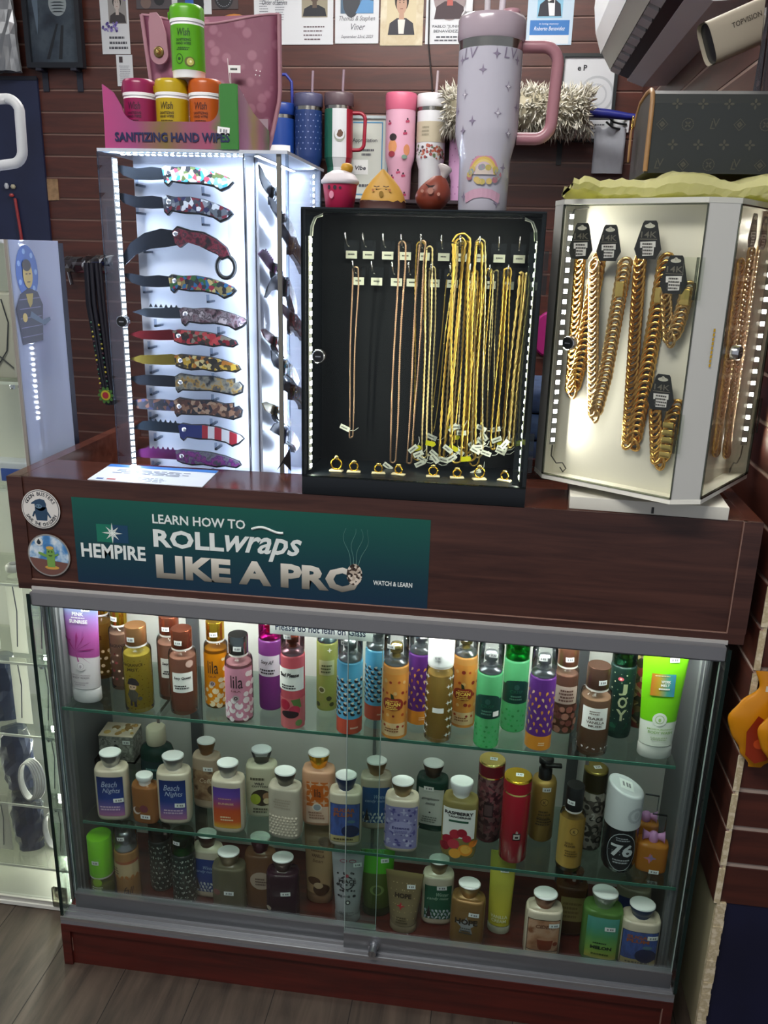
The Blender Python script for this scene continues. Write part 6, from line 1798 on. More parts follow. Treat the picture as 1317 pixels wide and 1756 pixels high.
for j in range(13):
    f = j / 12
    x0, x1 = bag_x(f, -1), bag_x(f, 1)
    if f < 0.12:
        k = 1 - (1 - f / 0.12) ** 2
        x0, x1 = x0 + 0.02 * (1 - k), x1 - 0.02 * (1 - k)
    z = gh * f
    dp = 0.034 * (1 - 0.55 * f) * (0.7 + 0.3 * math.sin(PI * min(1, f + 0.15)))
    ring = []
    for i in range(NX):
        q = i / (NX - 1)
        zz = z - (0.010 * math.sin(PI * q) * f ** 3) + 0.004 * f ** 4 * math.cos(q * 7)
        ring.append((x0 + (x1 - x0) * q, -dp * (math.sin(PI * q) ** 0.5), zz))
    for i in range(NX - 2, 0, -1):
        q = i / (NX - 1)
        zz = z - (0.010 * math.sin(PI * q) * f ** 3)
        ring.append((x0 + (x1 - x0) * q, dp * (math.sin(PI * q) ** 0.5), zz))
    rs.append(ring)
MB().mat(pm).rings(rs).build('body', t)
b = MB().mat(PIPE)
for sd_ in (0, NX - 1):
    b.tube([rs[j][sd_] for j in range(13)], 0.0042, 8)
b.tube([rs[12][i] for i in range(NX)], 0.0022, 6)
b.build('piping', t)
fb = flat(-0.020)
pts = []
for i in range(12):
    a = R(180 + i * 180 / 11)
    pts.append((0.026 + 0.0165 * math.cos(a), 0.175 + 0.0165 * math.sin(a)))
pts += [(0.0405, 0.205), (0.032, 0.232), (0.024, 0.241), (0.012, 0.240), (0.009, 0.225)]
b = MB().mat(PIPE).prism(pts, fb, 0.004, 0.0085).build('strap_tab', t)
g = MB().mat(mat('#8d7a4a', 0.3, 0.9))
ring = lambda r_, dd: [fb(0.026 + r_ * math.cos(2 * PI * i / 20), 0.178 + r_ * math.sin(2 * PI * i / 20), dd) for i in range(20)]
g.rings([ring(0.0092, 0.0085), ring(0.0092, 0.0105), ring(0.0070, 0.0110)]).mat(PALEGOLD).rings([ring(0.0045, 0.0108), ring(0.0040, 0.0150), ring(0.002, 0.0165)])
g.build('turn_lock', b)
b = MB().mat(mat('#e8dfe2', 0.3))
for k in range(14):
    fx = random.uniform(0.02, 0.235), random.uniform(0.03, 0.20)
    for a in range(4):
        b.disc(flat(-0.0365), fx[0] + 0.005 * math.cos(a * PI / 2 + 0.6), fx[1] + 0.005 * math.sin(a * PI / 2 + 0.6), 0.0012, 0.0005, 6)
b.build('rhinestones', t)
pf = on_plane((0.168, -0.044, 0.148), (1, 0, -0.02), (0.02, 0, 1))
b = MB().mat(STICKER).prism([(-0.011, -0.006), (0.011, -0.006), (0.011, 0.006), (-0.011, 0.006)], pf, -0.0002, 0.0002)
scribble(b, pf, -0.008, 0.008, -0.003, 0.003, 0.0004, 1)
b.mat(mat('#d9c9cf', 0.3)).tube([(0.160, -0.0435, 0.146), (0.161, -0.044, 0.125), (0.170, -0.045, 0.100), (0.175, -0.045, 0.085), (0.166, -0.0445, 0.100), (0.1585, -0.044, 0.13), (0.156, -0.043, 0.165)], 0.0008, 5)
b.build('price_tag', t)

# big tumbler on the black case
def sparkle(m, fn, u, v, r, d):
    m.shape([((r if q % 2 == 0 else r * 0.32) * math.cos(PI * q / 4) + u, (r if q % 2 == 0 else r * 0.32) * 1.25 * math.sin(PI * q / 4) + v) for q in range(8)], fn, d)
def tumbler(name, label, x, y, z, r, h, body, lid, straw=None, handle=None, prints=None, steel=True, rb=0.78, split=0.36, group=None, hside=1, strawx=0.012, rz=0.0, hm=None):
    t = thing(name, label, 'tumbler', (x, y, z), rz, group)
    hl = h * 0.875
    MB().mat(body, True).lathe([(r * rb * 0.96, 0), (r * rb, 0.004), (r * rb * 1.03, h * split - 0.02), (r * 0.99, h * split + 0.012), (r, h * split + 0.02), (r, hl - 0.012)], 36).build('body', t)
    if steel:
        MB().mat(mat('#a5a39c', 0.2, 1.0)).lathe([(r, hl - 0.012), (r, hl)], 36, sharp=True).build('steel_band', t)
    MB().mat(lid).lathe([(r * 1.01, hl if steel else hl - 0.012), (r * 1.05, hl + 0.004), (r * 1.05, h - 0.006), (r * 1.0, h - 0.001), (r * 0.9, h)], 36).build('lid', t)
    if straw:
        MB().mat(straw).tube([(strawx, 0.004, h - 0.001), (strawx + 0.003, 0.004, h + 0.075)], 0.0045, 12).build('straw', t)
    if handle:
        x0, z0, z1, w_ = handle[1:]
        p_ = []
        for q in ((r * 0.98, z1), (r + w_ - 0.022, z1)):
            p_.append((hside * q[0], 0, q[1]))
        for i in range(1, 7):
            a = R(90 - i * 15)
            p_.append((hside * (r + w_ - 0.022 + 0.022 * math.cos(a)), 0, z1 - 0.022 + 0.022 * math.sin(a)))
        for i in range(0, 7):
            a = R(-i * 15)
            p_.append((hside * (r + w_ - 0.022 - 0.003 + 0.022 * math.cos(a)), 0, z0 + 0.022 + 0.022 * math.sin(a)))
        p_.append((hside * r * 0.97, 0, z0))
        MB().mat(hm or handle[0]).tube(p_, x0, 12).build('handle', t)
    if prints:
        prints(t, r, h, split, rb)
    return t
def big_prints(t, r, h, split, rb):
    f_ = cyl(r)
    ln = mat('#857a90', 0.5)
    m = MB().mat(ln)
    for u, v in ((-0.035, 0.155), (-0.02, 0.120), (0.03, 0.165), (0.035, 0.105), (-0.045, 0.20), (0.045, 0.2), (0.01, 0.205), (-0.008, 0.185), (-0.052, 0.135), (0.05, 0.14), (-0.036, 0.108), (0.016, 0.13)):
        sparkle(m, f_, u, v, 0.006, 0.0006)
    m.mat(mat('#e2dfe6', 0.4))
    for u, v in ((0.03, 0.165), (0.035, 0.105), (-0.035, 0.155), (0.016, 0.13)):
        sparkle(m, f_, u, v, 0.0035, 0.0009)
    f2 = cyl(r * rb)
    m.mat(ln)
    for u, v in ((-0.03, 0.02), (0.022, 0.012), (-0.012, 0.07), (0.03, 0.06)):
        sparkle(m, f2, u, v, 0.006, 0.0012)
    m.build('sparkle_print', t)
    l = MB().mat(ln)
    for u, v in ((-0.030, 0.20), (0.030, 0.20)):
        l.text('LV', 0.020, f_, u, v, 0.0007, 'CENTER', 0.0, 0.15)
    l.build('lettering', t)
    m = MB()
    for k, cc in enumerate(('#c98a9a', '#d4b45a', '#d9c47a', '#c9b4c4')):
        r0 = 0.022 - k * 0.0028
        m.mat(mat(cc, 0.5)).shape([(r0 * math.cos(R(a)), 0.050 + 1.25 * r0 * math.sin(R(a))) for a in range(0, 181, 12)], f2, 0.0014 + k * 0.0003)
    m.mat(mat('#cdbfb4', 0.5)).shape([(0.0115 * math.cos(R(a)), 0.050 + 0.0145 * math.sin(R(a))) for a in range(0, 181, 15)], f2, 0.0028)
    for k in range(16):
        a = R(180 + k * 22.5)
        m.mat(mat(random.choice(['#b9a85a', '#a86a74', '#8d9a9a', '#c9b06a', '#9a8a9c']), 0.5)).disc(f2, 0.018 * math.cos(a) + random.uniform(-0.004, 0.004), 0.050 + 0.010 * math.sin(a), 0.0042, 0.003, 9)
    m.mat(mat('#c49aae', 0.5)).shape([(-0.027, 0.024), (-0.013, 0.030), (0.0, 0.0315), (0.013, 0.030), (0.027, 0.024), (0.025, 0.011), (0.019, 0.014), (0.012, 0.0175), (0.0, 0.019), (-0.012, 0.0175), (-0.019, 0.014), (-0.025, 0.011)], f2, 0.0014)
    m.build('rainbow_print', t)
tumbler('large_tumbler', 'large pale tumbler with pink handle standing on the necklace case', 0.7685, 0.070, 1.4325, 0.0455, 0.259, mat('#bfbcc8', 0.22, 0, 0.5), mat('#b0a0aa', 0.2, 0, 0.4), mat('#d4ccd4', 0.25), (mat('#a8767f', 0.3), 0.0085, 0.102, 0.222, 0.050), big_prints, rb=0.80, split=0.36)
b = MB().mat(mat('#b58a94', 0.3)).lathe([(0.0005, 0), (0.012, 0.001), (0.012, 0.010), (0.0, 0.0115)], 18, cx=0.026, cy=0.0)
o = b.build('spout_cap', bpy.data.objects['large_tumbler'], (0, 0, 0.2585))
m = MB().mat(mat('#ccc6ca', 0.25)).tube([(-0.008, 0.012, 0.2585), (-0.010, 0.012, 0.345)], 0.0045, 10)
m.build('straw', bpy.data.objects['large_tumbler'])

# squeeze toys on the black case
t = thing('squishy_toy', 'magenta cup toy with white lid and sleepy face', 'toy', (0.5555, 0.052, 1.4325), 0, 'squishy food toys')
MB().mat(mat('#b8224e', 0.5)).lathe([(0.019, 0), (0.0215, 0.002), (0.0255, 0.033), (0.0262, 0.036)], 28).build('cup', t)
c = MB().mat(mat('#c9c2c6', 0.45)).lathe([(0.027, 0.0345), (0.0285, 0.036), (0.0285, 0.040), (0.0265, 0.0415), (0.022, 0.048), (0.012, 0.0535), (0.004, 0.0545)], 28).build('lid', t)
MB().mat(mat('#b98a1c', 0.5)).lathe([(0.004, 0.050), (0.0085, 0.053), (0.0095, 0.058), (0.007, 0.063), (0.002, 0.0645)], 16, cx=0.010).build('topping', t)
f_ = cyl(0.0242)
m = MB().mat(mat('#2c1a2a', 0.5)).disc(f_, -0.0125, 0.029, 0.0026, 0.0012, 10, 0.0034).disc(f_, -0.003, 0.029, 0.0026, 0.0012, 10, 0.0034).disc(f_, 0.0045, 0.0285, 0.002, 0.0012, 8)
m.mat(mat('#d98aa4', 0.5)).disc(f_, -0.0085, 0.019, 0.004, 0.0010, 10, 0.0055)
m.build('face_print', t)
t = thing('squishy_toy', 'yellow cheese wedge toy with sleeping face and brown base', 'toy', (0.6205, 0.052, 1.4325), 0, 'squishy food toys')
rs = []
for j in range(12):
    f = j / 11
    hw = 0.033 * (1 - f) ** 0.8 + 0.0055 * math.sin(PI * min(1, f + 0.1)) + 0.002
    dp = 0.020 * (1 - 0.6 * f)
    if f < 0.1:
        hw, dp = hw * 0.94, dp * 0.92
    rs.append([(math.copysign(abs(math.cos(2 * PI * i / 28)) ** 0.8, math.cos(2 * PI * i / 28)) * hw, dp * math.sin(2 * PI * i / 28), 0.056 * f ** 0.92) for i in range(28)])
MB().mat(mat('#c4953c', 0.5)).rings(rs).build('wedge', t)
m = MB().mat(mat('#4a2a24', 0.5))
m.rings([[(x * 1.035, y * 1.05, z0 + (0 if z0 == 0 else 0.0016 * math.sin(i * 2.7))) for i, (x, y, _) in enumerate(rs[k])] for k, z0 in ((0, 0.0), (1, 0.006), (2, 0.0115))])
m.build('crust', t)
ff = flat(-0.0158)
m = MB().mat(mat('#3a241c', 0.5))
for u in (-0.007, 0.007):
    m.tube([ff(u - 0.0042, 0.032, 0.0015), ff(u, 0.0308, 0.0020), ff(u + 0.0042, 0.032, 0.0015)], 0.0006, 5)
    m.disc(ff, u, 0.0275, 0.001, 0.0022, 7)
m.mat(mat('#b0703c', 0.5)).disc(ff, -0.0125, 0.0265, 0.002, 0.0014, 8).disc(ff, 0.0125, 0.0265, 0.002, 0.0014, 8).mat(mat('#8d6a1c', 0.5)).disc(ff, 0.0, 0.021, 0.0035, 0.0026, 10, 0.0045)
m.build('face_print', t)
t = thing('squishy_toy', 'reddish brown drumstick toy with pale bone end', 'toy', (0.6935, 0.052, 1.4325), 0, 'squishy food toys')
prof = []
rs = []
for j in range(13):
    f = j / 12
    rr = 0.029 * (math.sin(PI * (0.12 + 0.80 * f)) ** 0.75) * (1 - 0.25 * f)
    z = 0.0005 + 0.048 * f
    rs.append([(0.010 * f ** 2 + rr * math.cos(2 * PI * i / 28), 0.8 * rr * math.sin(2 * PI * i / 28), z) for i in range(28)])
MB().mat(mat('#7a3220', 0.4)).rings(rs).build('drumstick', t)
m = MB().mat(mat('#b0a6a4', 0.5))
m.rings([[(0.017 + dx + rr * math.cos(2 * PI * i / 14), 0.0 + rr * math.sin(2 * PI * i / 14), z) for i in range(14)] for dx, rr, z in ((-0.003, 0.006, 0.044), (0.001, 0.006, 0.050), (0.003, 0.0085, 0.055), (0.001, 0.009, 0.060), (-0.003, 0.006, 0.064), (-0.004, 0.002, 0.0655))])
m.build('bone', t)
fd = flat(-0.0222)
m = MB().mat(mat('#2c1612', 0.5)).shape([(-0.008, 0.036), (-0.001, 0.0335), (0.007, 0.0345), (0.003, 0.031), (-0.003, 0.0305)], fd, 0.0012)
m.mat(mat('#b07a6a', 0.5)).disc(fd, 0.0, 0.0265, 0.0045, 0.0012, 10, 0.005).disc(fd, -0.012, 0.026, 0.0025, 0.0008, 8).disc(fd, 0.012, 0.022, 0.0025, 0.0008, 8)
m.build('face_print', t)

# yellow plastic and duffel on the white case
t = thing('yellow_plastic_wrap', 'crumpled pale yellow plastic lying on the white chain case', 'plastic wrap', (0, 0, 0))
random.seed(4)
YW = newmat('thin_yellow')
ym, nt, p, o_ = YW
p.inputs['Base Color'].default_value = lin('#ecE8b0')
p.inputs['Roughness'].default_value = 0.3
tl = nt.nodes.new('ShaderNodeBsdfTranslucent')
tl.inputs[0].default_value = lin('#d4d48a')
mx = nt.nodes.new('ShaderNodeMixShader')
mx.inputs[0].default_value = 0.5
nt.links.new(p.outputs[0], mx.inputs[1])
nt.links.new(tl.outputs[0], mx.inputs[2])
nt.links.new(mx.outputs[0], o_.inputs[0])
def wrap_z(u, v):
    return 0.0035 * math.sin(u * 21 + v * 9) + 0.003 * math.sin(u * 47 - v * 13) + 0.002 * math.sin(v * 37 + u * 11)
NU, NV = 46, 16
rs = []
for i in range(NU + 1):
    u = i / NU
    x = 0.897 + 0.340 * u
    y0 = 0.022 + 0.010 * math.sin(u * 13) - 0.045 * max(0, u - 0.12)
    y1 = 0.29 + 0.01 * math.sin(u * 9)
    th_ = (0.004 + 0.034 * min(1, u * 5) ** 0.7 * (0.85 + 0.15 * math.sin(u * 17))) if u > 0.03 else 0.006
    ring = []
    for k in range(NV):
        a = 2 * PI * k / NV
        q = math.cos(a)
        y = (y0 + y1) / 2 - (y1 - y0) / 2 * math.copysign(abs(q) ** 0.6, q)
        zc = 0.5 + 0.5 * math.copysign(abs(math.sin(a)) ** 0.45, math.sin(a))
        z = 1.4535 + th_ * zc + (wrap_z(u * 0.8, y * 1.5) * (0.35 if zc > 0.05 else 0.0)) + (random.uniform(-0.0016, 0.0016) if zc > 0.05 else 0.0)
        if u < 0.12:
            z += 0.016 * (1 - u / 0.12) + 0.006 * math.sin(k * 1.6) * (1 - u / 0.12)
        ring.append((x, y, max(1.4533, z)))
    rs.append(ring)
MB().mat(ym).rings(rs, True, True, True, False).build('sheet', t)

CANV = mat('#2b2f2e', 0.42)
TAN = mat('#98734a', 0.45)
MONO = mat('#4c4b40', 0.42)
dz0 = 1.4935
t = thing('monogram_duffel', 'dark monogram handbag with tan piping lying on yellow plastic', 'handbag', (1.003, 0.10, dz0))
prof = [(0.0, 0.0), (0.0, 0.094), (0.006, 0.107), (0.020, 0.1135), (0.06, 0.116), (0.12, 0.112), (0.152, 0.098), (0.165, 0.075), (0.168, 0.0)]
n0 = len(prof)
b = MB().mat(CANV)
xs_ = (0.0, 0.004, 0.11, 0.222, 0.226)
rs = []
for x in xs_:
    k = 0.004 if x in (0.0, 0.226) else 0.0
    rs.append([(x, min(max(y, k), 0.168 - k), min(z, 0.116 - k)) for y, z in prof])
b.rings(rs, True, True, True, False)
b.build('body', t)
p_ = [(0.001, -0.0005, 0.002), (0.001, -0.0005, 0.094), (0.001, 0.006, 0.108), (0.001, 0.022, 0.1145), (0.001, 0.06, 0.116), (0.001, 0.118, 0.112), (0.001, 0.15, 0.097), (-0.001, 0.160, 0.085)]
b = MB().mat(TAN).tube(p_, 0.0036, 8)
b.build('piping', t)
fm = flat(-0.0002)
m = MB().mat(MONO)
for j in range(4):
    for i in range(7):
        u, v = 0.018 + i * 0.036 + (0.018 if j % 2 else 0), 0.012 + j * 0.027
        if u > 0.218:
            continue
        kind = (i + j * 2) % 3
        if j % 2:
            for a in range(4):
                q = a * PI / 2
                m.disc(fm, u + 0.0042 * math.cos(q), v + 0.0042 * math.sin(q), 0.0031, 0.0005, 8, 0.0017, q)
        elif kind == 0:
            m.text('L', 0.016, fm, u - 0.002, v - 0.006, 0.0005, 'CENTER', 0, 0.2)
            m.text('V', 0.016, fm, u + 0.003, v - 0.003, 0.0006, 'CENTER', 0, 0.0)
        elif kind == 1:
            for r0, r1 in ((0.0085, 0.0072), (0.0045, 0.001)):
                for a in range(4):
                    q, q2 = a * PI / 2, (a + 1) * PI / 2
                    m.shape([(u + r0 * math.cos(q), v + r0 * math.sin(q)), (u + r0 * math.cos(q2), v + r0 * math.sin(q2)), (u + r1 * math.cos(q2), v + r1 * math.sin(q2)), (u + r1 * math.cos(q), v + r1 * math.sin(q))], fm, 0.0005)
        else:
            for a in range(16):
                q, q2 = 2 * PI * a / 16, 2 * PI * (a + 0.8) / 16
                m.shape([(u + 0.0085 * math.cos(q), v + 0.0085 * math.sin(q)), (u + 0.0085 * math.cos(q2), v + 0.0085 * math.sin(q2)), (u + 0.0072 * math.cos(q2), v + 0.0072 * math.sin(q2)), (u + 0.0072 * math.cos(q), v + 0.0072 * math.sin(q))], fm, 0.0005)
            for a in range(4):
                q = a * PI / 2 + PI / 4
                m.disc(fm, u + 0.003 * math.cos(q), v + 0.003 * math.sin(q), 0.0024, 0.0006, 8, 0.0012, q)
m.build('monogram_print', t)
zp = MB().mat(mat('#c9a45a', 0.25, 1.0))
zp.tube([(-0.008, 0.128 + 0.006 * math.cos(a * PI / 6), 0.084 + 0.010 * math.sin(a * PI / 6)) for a in range(12)], 0.0012, 6, True)
zp = zp.build('zip_ring', t)
MB().mat(TAN).prism([(0.122, 0.074), (0.134, 0.074), (0.136, 0.050), (0.133, 0.030), (0.128, 0.026), (0.124, 0.030), (0.121, 0.050)], lambda u, v, d: (-0.009 - d, u, v), -0.001, 0.001).build('zip_pull', zp)

# ================================================================ ON THE BACK WALL
MB().mat(mat('#2a1d24', 0.4)).box(-0.22, 0.72, 1.845, 1.999, 1.534, 1.545).build('wall_shelf')
tag(bpy.data.objects['wall_shelf'], 'dark shelf on the back wall carrying a row of tumblers', 'shelf')
GR = 'tumblers on the wall shelf'
def dots_print(m1, kind='star', rows=9, cols=7):
    def f(t, r, h, split, rb):
        for (rr, z0, z1) in ((r * rb * 1.02, 0.012, h * split - 0.03), (r, h * split + 0.03, h * 0.82)):
            g = MB().mat(m1)
            f_ = cyl(rr)
            nr = max(2, int((z1 - z0) / 0.017))
            for j in range(nr):
                for i in range(cols):
                    u = (i - (cols - 1) / 2 + (0.5 if j % 2 else 0)) * rr * 2.6 / cols
                    v = z0 + (z1 - z0) * (j + 0.5) / nr
                    if kind == 'star':
                        sparkle(g, f_, u, v, 0.0032, 0.0015)
                    else:
                        g.disc(f_, u, v, 0.0022, 0.0015, 7)
            g.build('printed_stars', t)
    return f
def mex(t, r, h, split, rb):
    for nm, a0, a1, q in (('green_panel', -1.62, -0.28, '#1d5a48'), ('white_panel', -0.28, 0.75, '#c9ccd0'), ('red_panel', 0.75, 1.62, '#8d1c2c')):
        g = MB().mat(mat(q, 0.35))
        for rr0, rr1, z0, z1 in ((r * rb, r * rb * 1.03, 0.004, h * split - 0.02), (r * rb * 1.03, r * 0.99, h * split - 0.02, h * split + 0.012), (r, r, h * split + 0.012, h * 0.845)):
            for k in range(8):
                b0, b1 = a0 + (a1 - a0) * k / 8, a0 + (a1 - a0) * (k + 1) / 8
                P_ = lambda a, rr, z: ((rr + 0.0012) * math.sin(a), -(rr + 0.0012) * math.cos(a), z)
                g.add([P_(b0, rr0, z0), P_(b1, rr0, z0), P_(b1, rr1, z1), P_(b0, rr1, z1)], [(0, 1, 2, 3)], True)
        g.build(nm, t)
    f_ = cyl(r + 0.001)
    g = MB().mat(mat('#8d9488', 0.5)).disc(f_, 0.012, h * 0.60, 0.020, 0.0012, 22, 0.022).mat(mat('#c9ccd0', 0.4)).disc(f_, 0.012, h * 0.612, 0.017, 0.0018, 20, 0.018)
    g.mat(mat('#5a4030', 0.5)).shape([(0.002, h * 0.60), (0.008, h * 0.645), (0.016, h * 0.652), (0.024, h * 0.625), (0.022, h * 0.595), (0.014, h * 0.578), (0.006, h * 0.585)], f_, 0.0024)
    g.build('crest_print', t)
def cherries(t, r, h, split, rb):
    for rr, pts in ((r, ((0.030, h * 0.74), (0.022, h * 0.63), (-0.035, h * 0.72))), (r * rb * 1.01, ((-0.022, h * 0.22), (0.018, h * 0.24), (-0.004, h * 0.13), (-0.024, h * 0.06), (0.024, h * 0.06), (0.0, h * 0.27)))):
        f_ = cyl(rr)
        g = MB()
        for u, v in pts:
            g.mat(mat('#a83a5a', 0.5)).disc(f_, u - 0.003, v - 0.004, 0.0042, 0.0014, 9).disc(f_, u + 0.004, v - 0.003, 0.0042, 0.0014, 9)
            g.mat(mat('#3a2230', 0.5)).disc(f_, u, v + 0.004, 0.0034, 0.0018, 8)
        g.build('cherry_print', t)
    f_ = cyl(r)
    g = MB().mat(mat('#c98a5a', 0.5)).disc(f_, -0.022, h * 0.50, 0.017, 0.0012, 14, 0.022).mat(mat('#8d2c3c', 0.5)).disc(f_, -0.024, h * 0.43, 0.013, 0.0018, 12, 0.010).mat(mat('#2a2024', 0.5)).disc(f_, -0.020, h * 0.585, 0.014, 0.0014, 12, 0.012)
    g.mat(mat('#c4825a', 0.5)).disc(f_, 0.030, h * 0.47, 0.012, 0.0012, 12, 0.018).mat(mat('#6d8a7a', 0.5)).disc(f_, 0.022, h * 0.405, 0.010, 0.0016, 10, 0.007)
    g.build('flower_print', t)
def floral(t, r, h, split, rb):
    f_ = cyl(r)
    g = MB().mat(mat('#b5ab94', 0.5)).patch(f_, -r * 1.4, r * 1.4, h * 0.55, h * 0.74, 0.0010, 14, 1)
    for k in range(60):
        g.mat(mat(random.choice(['#8d3c3c', '#3a2c34', '#5a6a4c', '#b48a6c', '#a85a44']), 0.5)).disc(f_, random.uniform(-1.35, 1.35) * r, random.uniform(h * 0.39, h * 0.52), random.uniform(0.0025, 0.006), 0.0010, 8)
    scribble(g, f_, -0.03, 0.0, h * 0.60, h * 0.70, 0.0018, 3, mat('#8d8672', 0.6))
    g.build('floral_band', t)
tz = 1.5452
tumbler('wall_tumbler', 'plain blue tumbler with blue loop handle at the end of the shelf', -0.012, 1.925, tz, 0.050, 0.315, mat('#1c3f8a', 0.35), mat('#1c3a86', 0.35), None, None, None, group=GR)
b = MB().mat(mat('#1f2f86', 0.35)).tube([(-0.040, 0, 0.305), (-0.040, 0, 0.385), (-0.026, 0, 0.408), (0.020, 0, 0.408), (0.040, 0, 0.385), (0.043, 0, 0.305)], 0.0055, 8)
b.build('carry_loop', bpy.data.objects['wall_tumbler'])
MB().mat(WHITE).patch(cyl(0.050), -0.030, 0.046, 0.105, 0.175, 0.002, 10, 1).build('white_label', bpy.data.objects['wall_tumbler'])
tumbler('wall_tumbler', 'navy tumbler with tiny white stars on the wall shelf', 0.090, 1.920, tz, 0.0485, 0.345, mat('#1c3366', 0.35), mat('#4a4a66', 0.3), mat('#8d7a86', 0.3), None, dots_print(mat('#8d9ac4', 0.5)), group=GR)
tumbler('wall_tumbler', 'green, white and red tumbler with red handle on the wall shelf', 0.199, 1.920, tz, 0.0490, 0.348, mat('#c9ccd0', 0.35), mat('#5a4a50', 0.3), mat('#8d7a86', 0.3), (mat('#8d1c30', 0.35), 0.0065, 0.165, 0.285, 0.045), mex, group=GR)
tumbler('wall_tumbler', 'pink tumbler with cherry print on the wall shelf', 0.4185, 1.920, tz, 0.0520, 0.348, mat('#d29fb4', 0.35), mat('#c4607c', 0.35), None, None, cherries, steel=False, group=GR)
tumbler('wall_tumbler', 'white tumbler with a flowery band on the wall shelf', 0.5265, 1.920, tz, 0.0500, 0.345, mat('#cfd0d4', 0.35), mat('#d4d4d8', 0.35), mat('#a89aa0', 0.3), None, floral, group=GR)
tumbler('wall_tumbler', 'lilac pink star-print tumbler half hidden behind the large pale one', 0.640, 1.925, tz, 0.0480, 0.245, mat('#cc9cc4', 0.35), mat('#cc9cc4', 0.35), None, None, dots_print(mat('#8d4a80', 0.5), 'star', 9, 5), steel=False, group=GR)

def picture(name, label, cat, rect, Y, thick, frame, face, inner=0.0, group=None):
    """flat print on the wall; rect = x0, x1, z0, z1"""
    x0, x1, z0, z1 = rect
    t = thing(name, label, cat, ((x0 + x1) / 2, Y, z0), 0, group)
    w_ = (x1 - x0) / 2
    h = z1 - z0
    if frame:
        b = MB().mat(frame)
        for q in ((-w_, -w_ + inner, 0, h), (w_ - inner, w_, 0, h), (-w_ + inner, w_ - inner, 0, inner), (-w_ + inner, w_ - inner, h - inner, h)):
            b.box(q[0], q[1], -thick, 0, q[2], q[3])
        b.build('frame', t)
        MB().mat(face).box(-w_ + inner, w_ - inner, -thick * 0.55, -0.0005, inner, h - inner).build('print', t)
    else:
        MB().mat(face).box(-w_, w_, -thick, -0.0002, 0, h).build('card', t)
    return t, flat(-thick * (0.55 if frame else 1.0)), w_, h
def portrait(t, fn, u0, u1, v0, v1, bg, hair, skin, coat, oval=False, nm='photo'):
    m = MB().mat(bg)
    cu, w_, h = (u0 + u1) / 2, (u1 - u0), (v1 - v0)
    if oval:
        m.disc(fn, cu, (v0 + v1) / 2, w_ / 2, 0.0006, 28, h / 2)
    else:
        m.shape([(u0, v0), (u1, v0), (u1, v1), (u0, v1)], fn, 0.0006)
    m.mat(coat).shape([(u0 + 0.04 * w_, v0 + 0.03 * h), (u1 - 0.04 * w_, v0 + 0.03 * h), (u1 - 0.10 * w_, v0 + 0.26 * h), (cu + 0.16 * w_, v0 + 0.36 * h), (cu - 0.16 * w_, v0 + 0.36 * h), (u0 + 0.10 * w_, v0 + 0.26 * h)], fn, 0.0010)
    m.mat(skin).shape([(cu - 0.09 * w_, v0 + 0.28 * h), (cu + 0.09 * w_, v0 + 0.28 * h), (cu + 0.08 * w_, v0 + 0.48 * h), (cu - 0.08 * w_, v0 + 0.48 * h)], fn, 0.0013)
    m.mat(hair).disc(fn, cu, v0 + 0.70 * h, 0.24 * w_, 0.0013, 20, 0.22 * h)
    m.mat(skin).disc(fn, cu, v0 + 0.63 * h, 0.175 * w_, 0.0016, 20, 0.20 * h)
    m.mat(hair)
    for s in (-1, 1):
        m.disc(fn, cu + s * 0.065 * w_, v0 + 0.665 * h, 0.022 * w_, 0.0019, 8, 0.012 * h)
        m.shape([(cu + s * 0.03 * w_, v0 + 0.70 * h), (cu + s * 0.11 * w_, v0 + 0.705 * h), (cu + s * 0.11 * w_, v0 + 0.72 * h), (cu + s * 0.03 * w_, v0 + 0.715 * h)], fn, 0.0019)
    m.mat(mat('#7a4a44', 0.6)).shape([(cu - 0.055 * w_, v0 + 0.535 * h), (cu + 0.055 * w_, v0 + 0.535 * h), (cu + 0.04 * w_, v0 + 0.55 * h), (cu - 0.04 * w_, v0 + 0.55 * h)], fn, 0.0019)
    m.build(nm, t)
PAPER, INKB = mat('#c9ccd0', 0.6), mat('#4a4c54', 0.7)
GRP = 'memorial cards on the back wall'
def card(label, rect, face=PAPER, Y=1.9985):
    return picture('memorial_card', label, 'card', rect, Y, 0.0012, None, face, 0, GRP)
t, fn, w_, h = card('white card with a dark-haired woman and purple flowers', (-0.695, -0.588, 2.033, 2.235))
portrait(t, fn, -0.022, 0.046, 0.098, 0.200, mat('#8d8a88', 0.6), mat('#1c1a1c', 0.6), mat('#b5aaa4', 0.6), mat('#3a3638', 0.6))
m = MB()
for k in range(26):
    m.mat(mat(random.choice(['#5a4c94', '#7a6cae', '#463a7a', '#9a90c0']), 0.6)).disc(fn, random.uniform(-0.046, 0.012), 0.086 + random.uniform(-0.012, 0.016), random.uniform(0.002, 0.006), 0.0020 + k * 0.00004, 7)
for k in range(10):
    m.mat(mat(random.choice(['#5a4c94', '#7a6cae', '#463a7a']), 0.6)).disc(fn, random.uniform(0.028, 0.052), random.uniform(0.17, 0.198), random.uniform(0.002, 0.006), 0.0022 + k * 0.00004, 7)
m.build('flower_print', t)
m = MB()
scribble(m, fn, -0.03, 0.05, 0.012, 0.062, 0.0008, 3, INKB, 0.45)
m.build('lettering', t)
t, fn, w_, h = card('small narrow prayer card below the dark-haired woman card', (-0.645, -0.583, 1.927, 2.031))
m = MB().mat(mat('#3a3034', 0.6)).shape([(-0.020, 0.078), (-0.006, 0.078), (-0.006, 0.098), (-0.020, 0.098)], fn, 0.0006)
scribble(m, fn, -0.022, 0.022, 0.010, 0.070, 0.0006, 10, mat('#9a9ca2', 0.7), 0.4)
m.build('lettering', t)
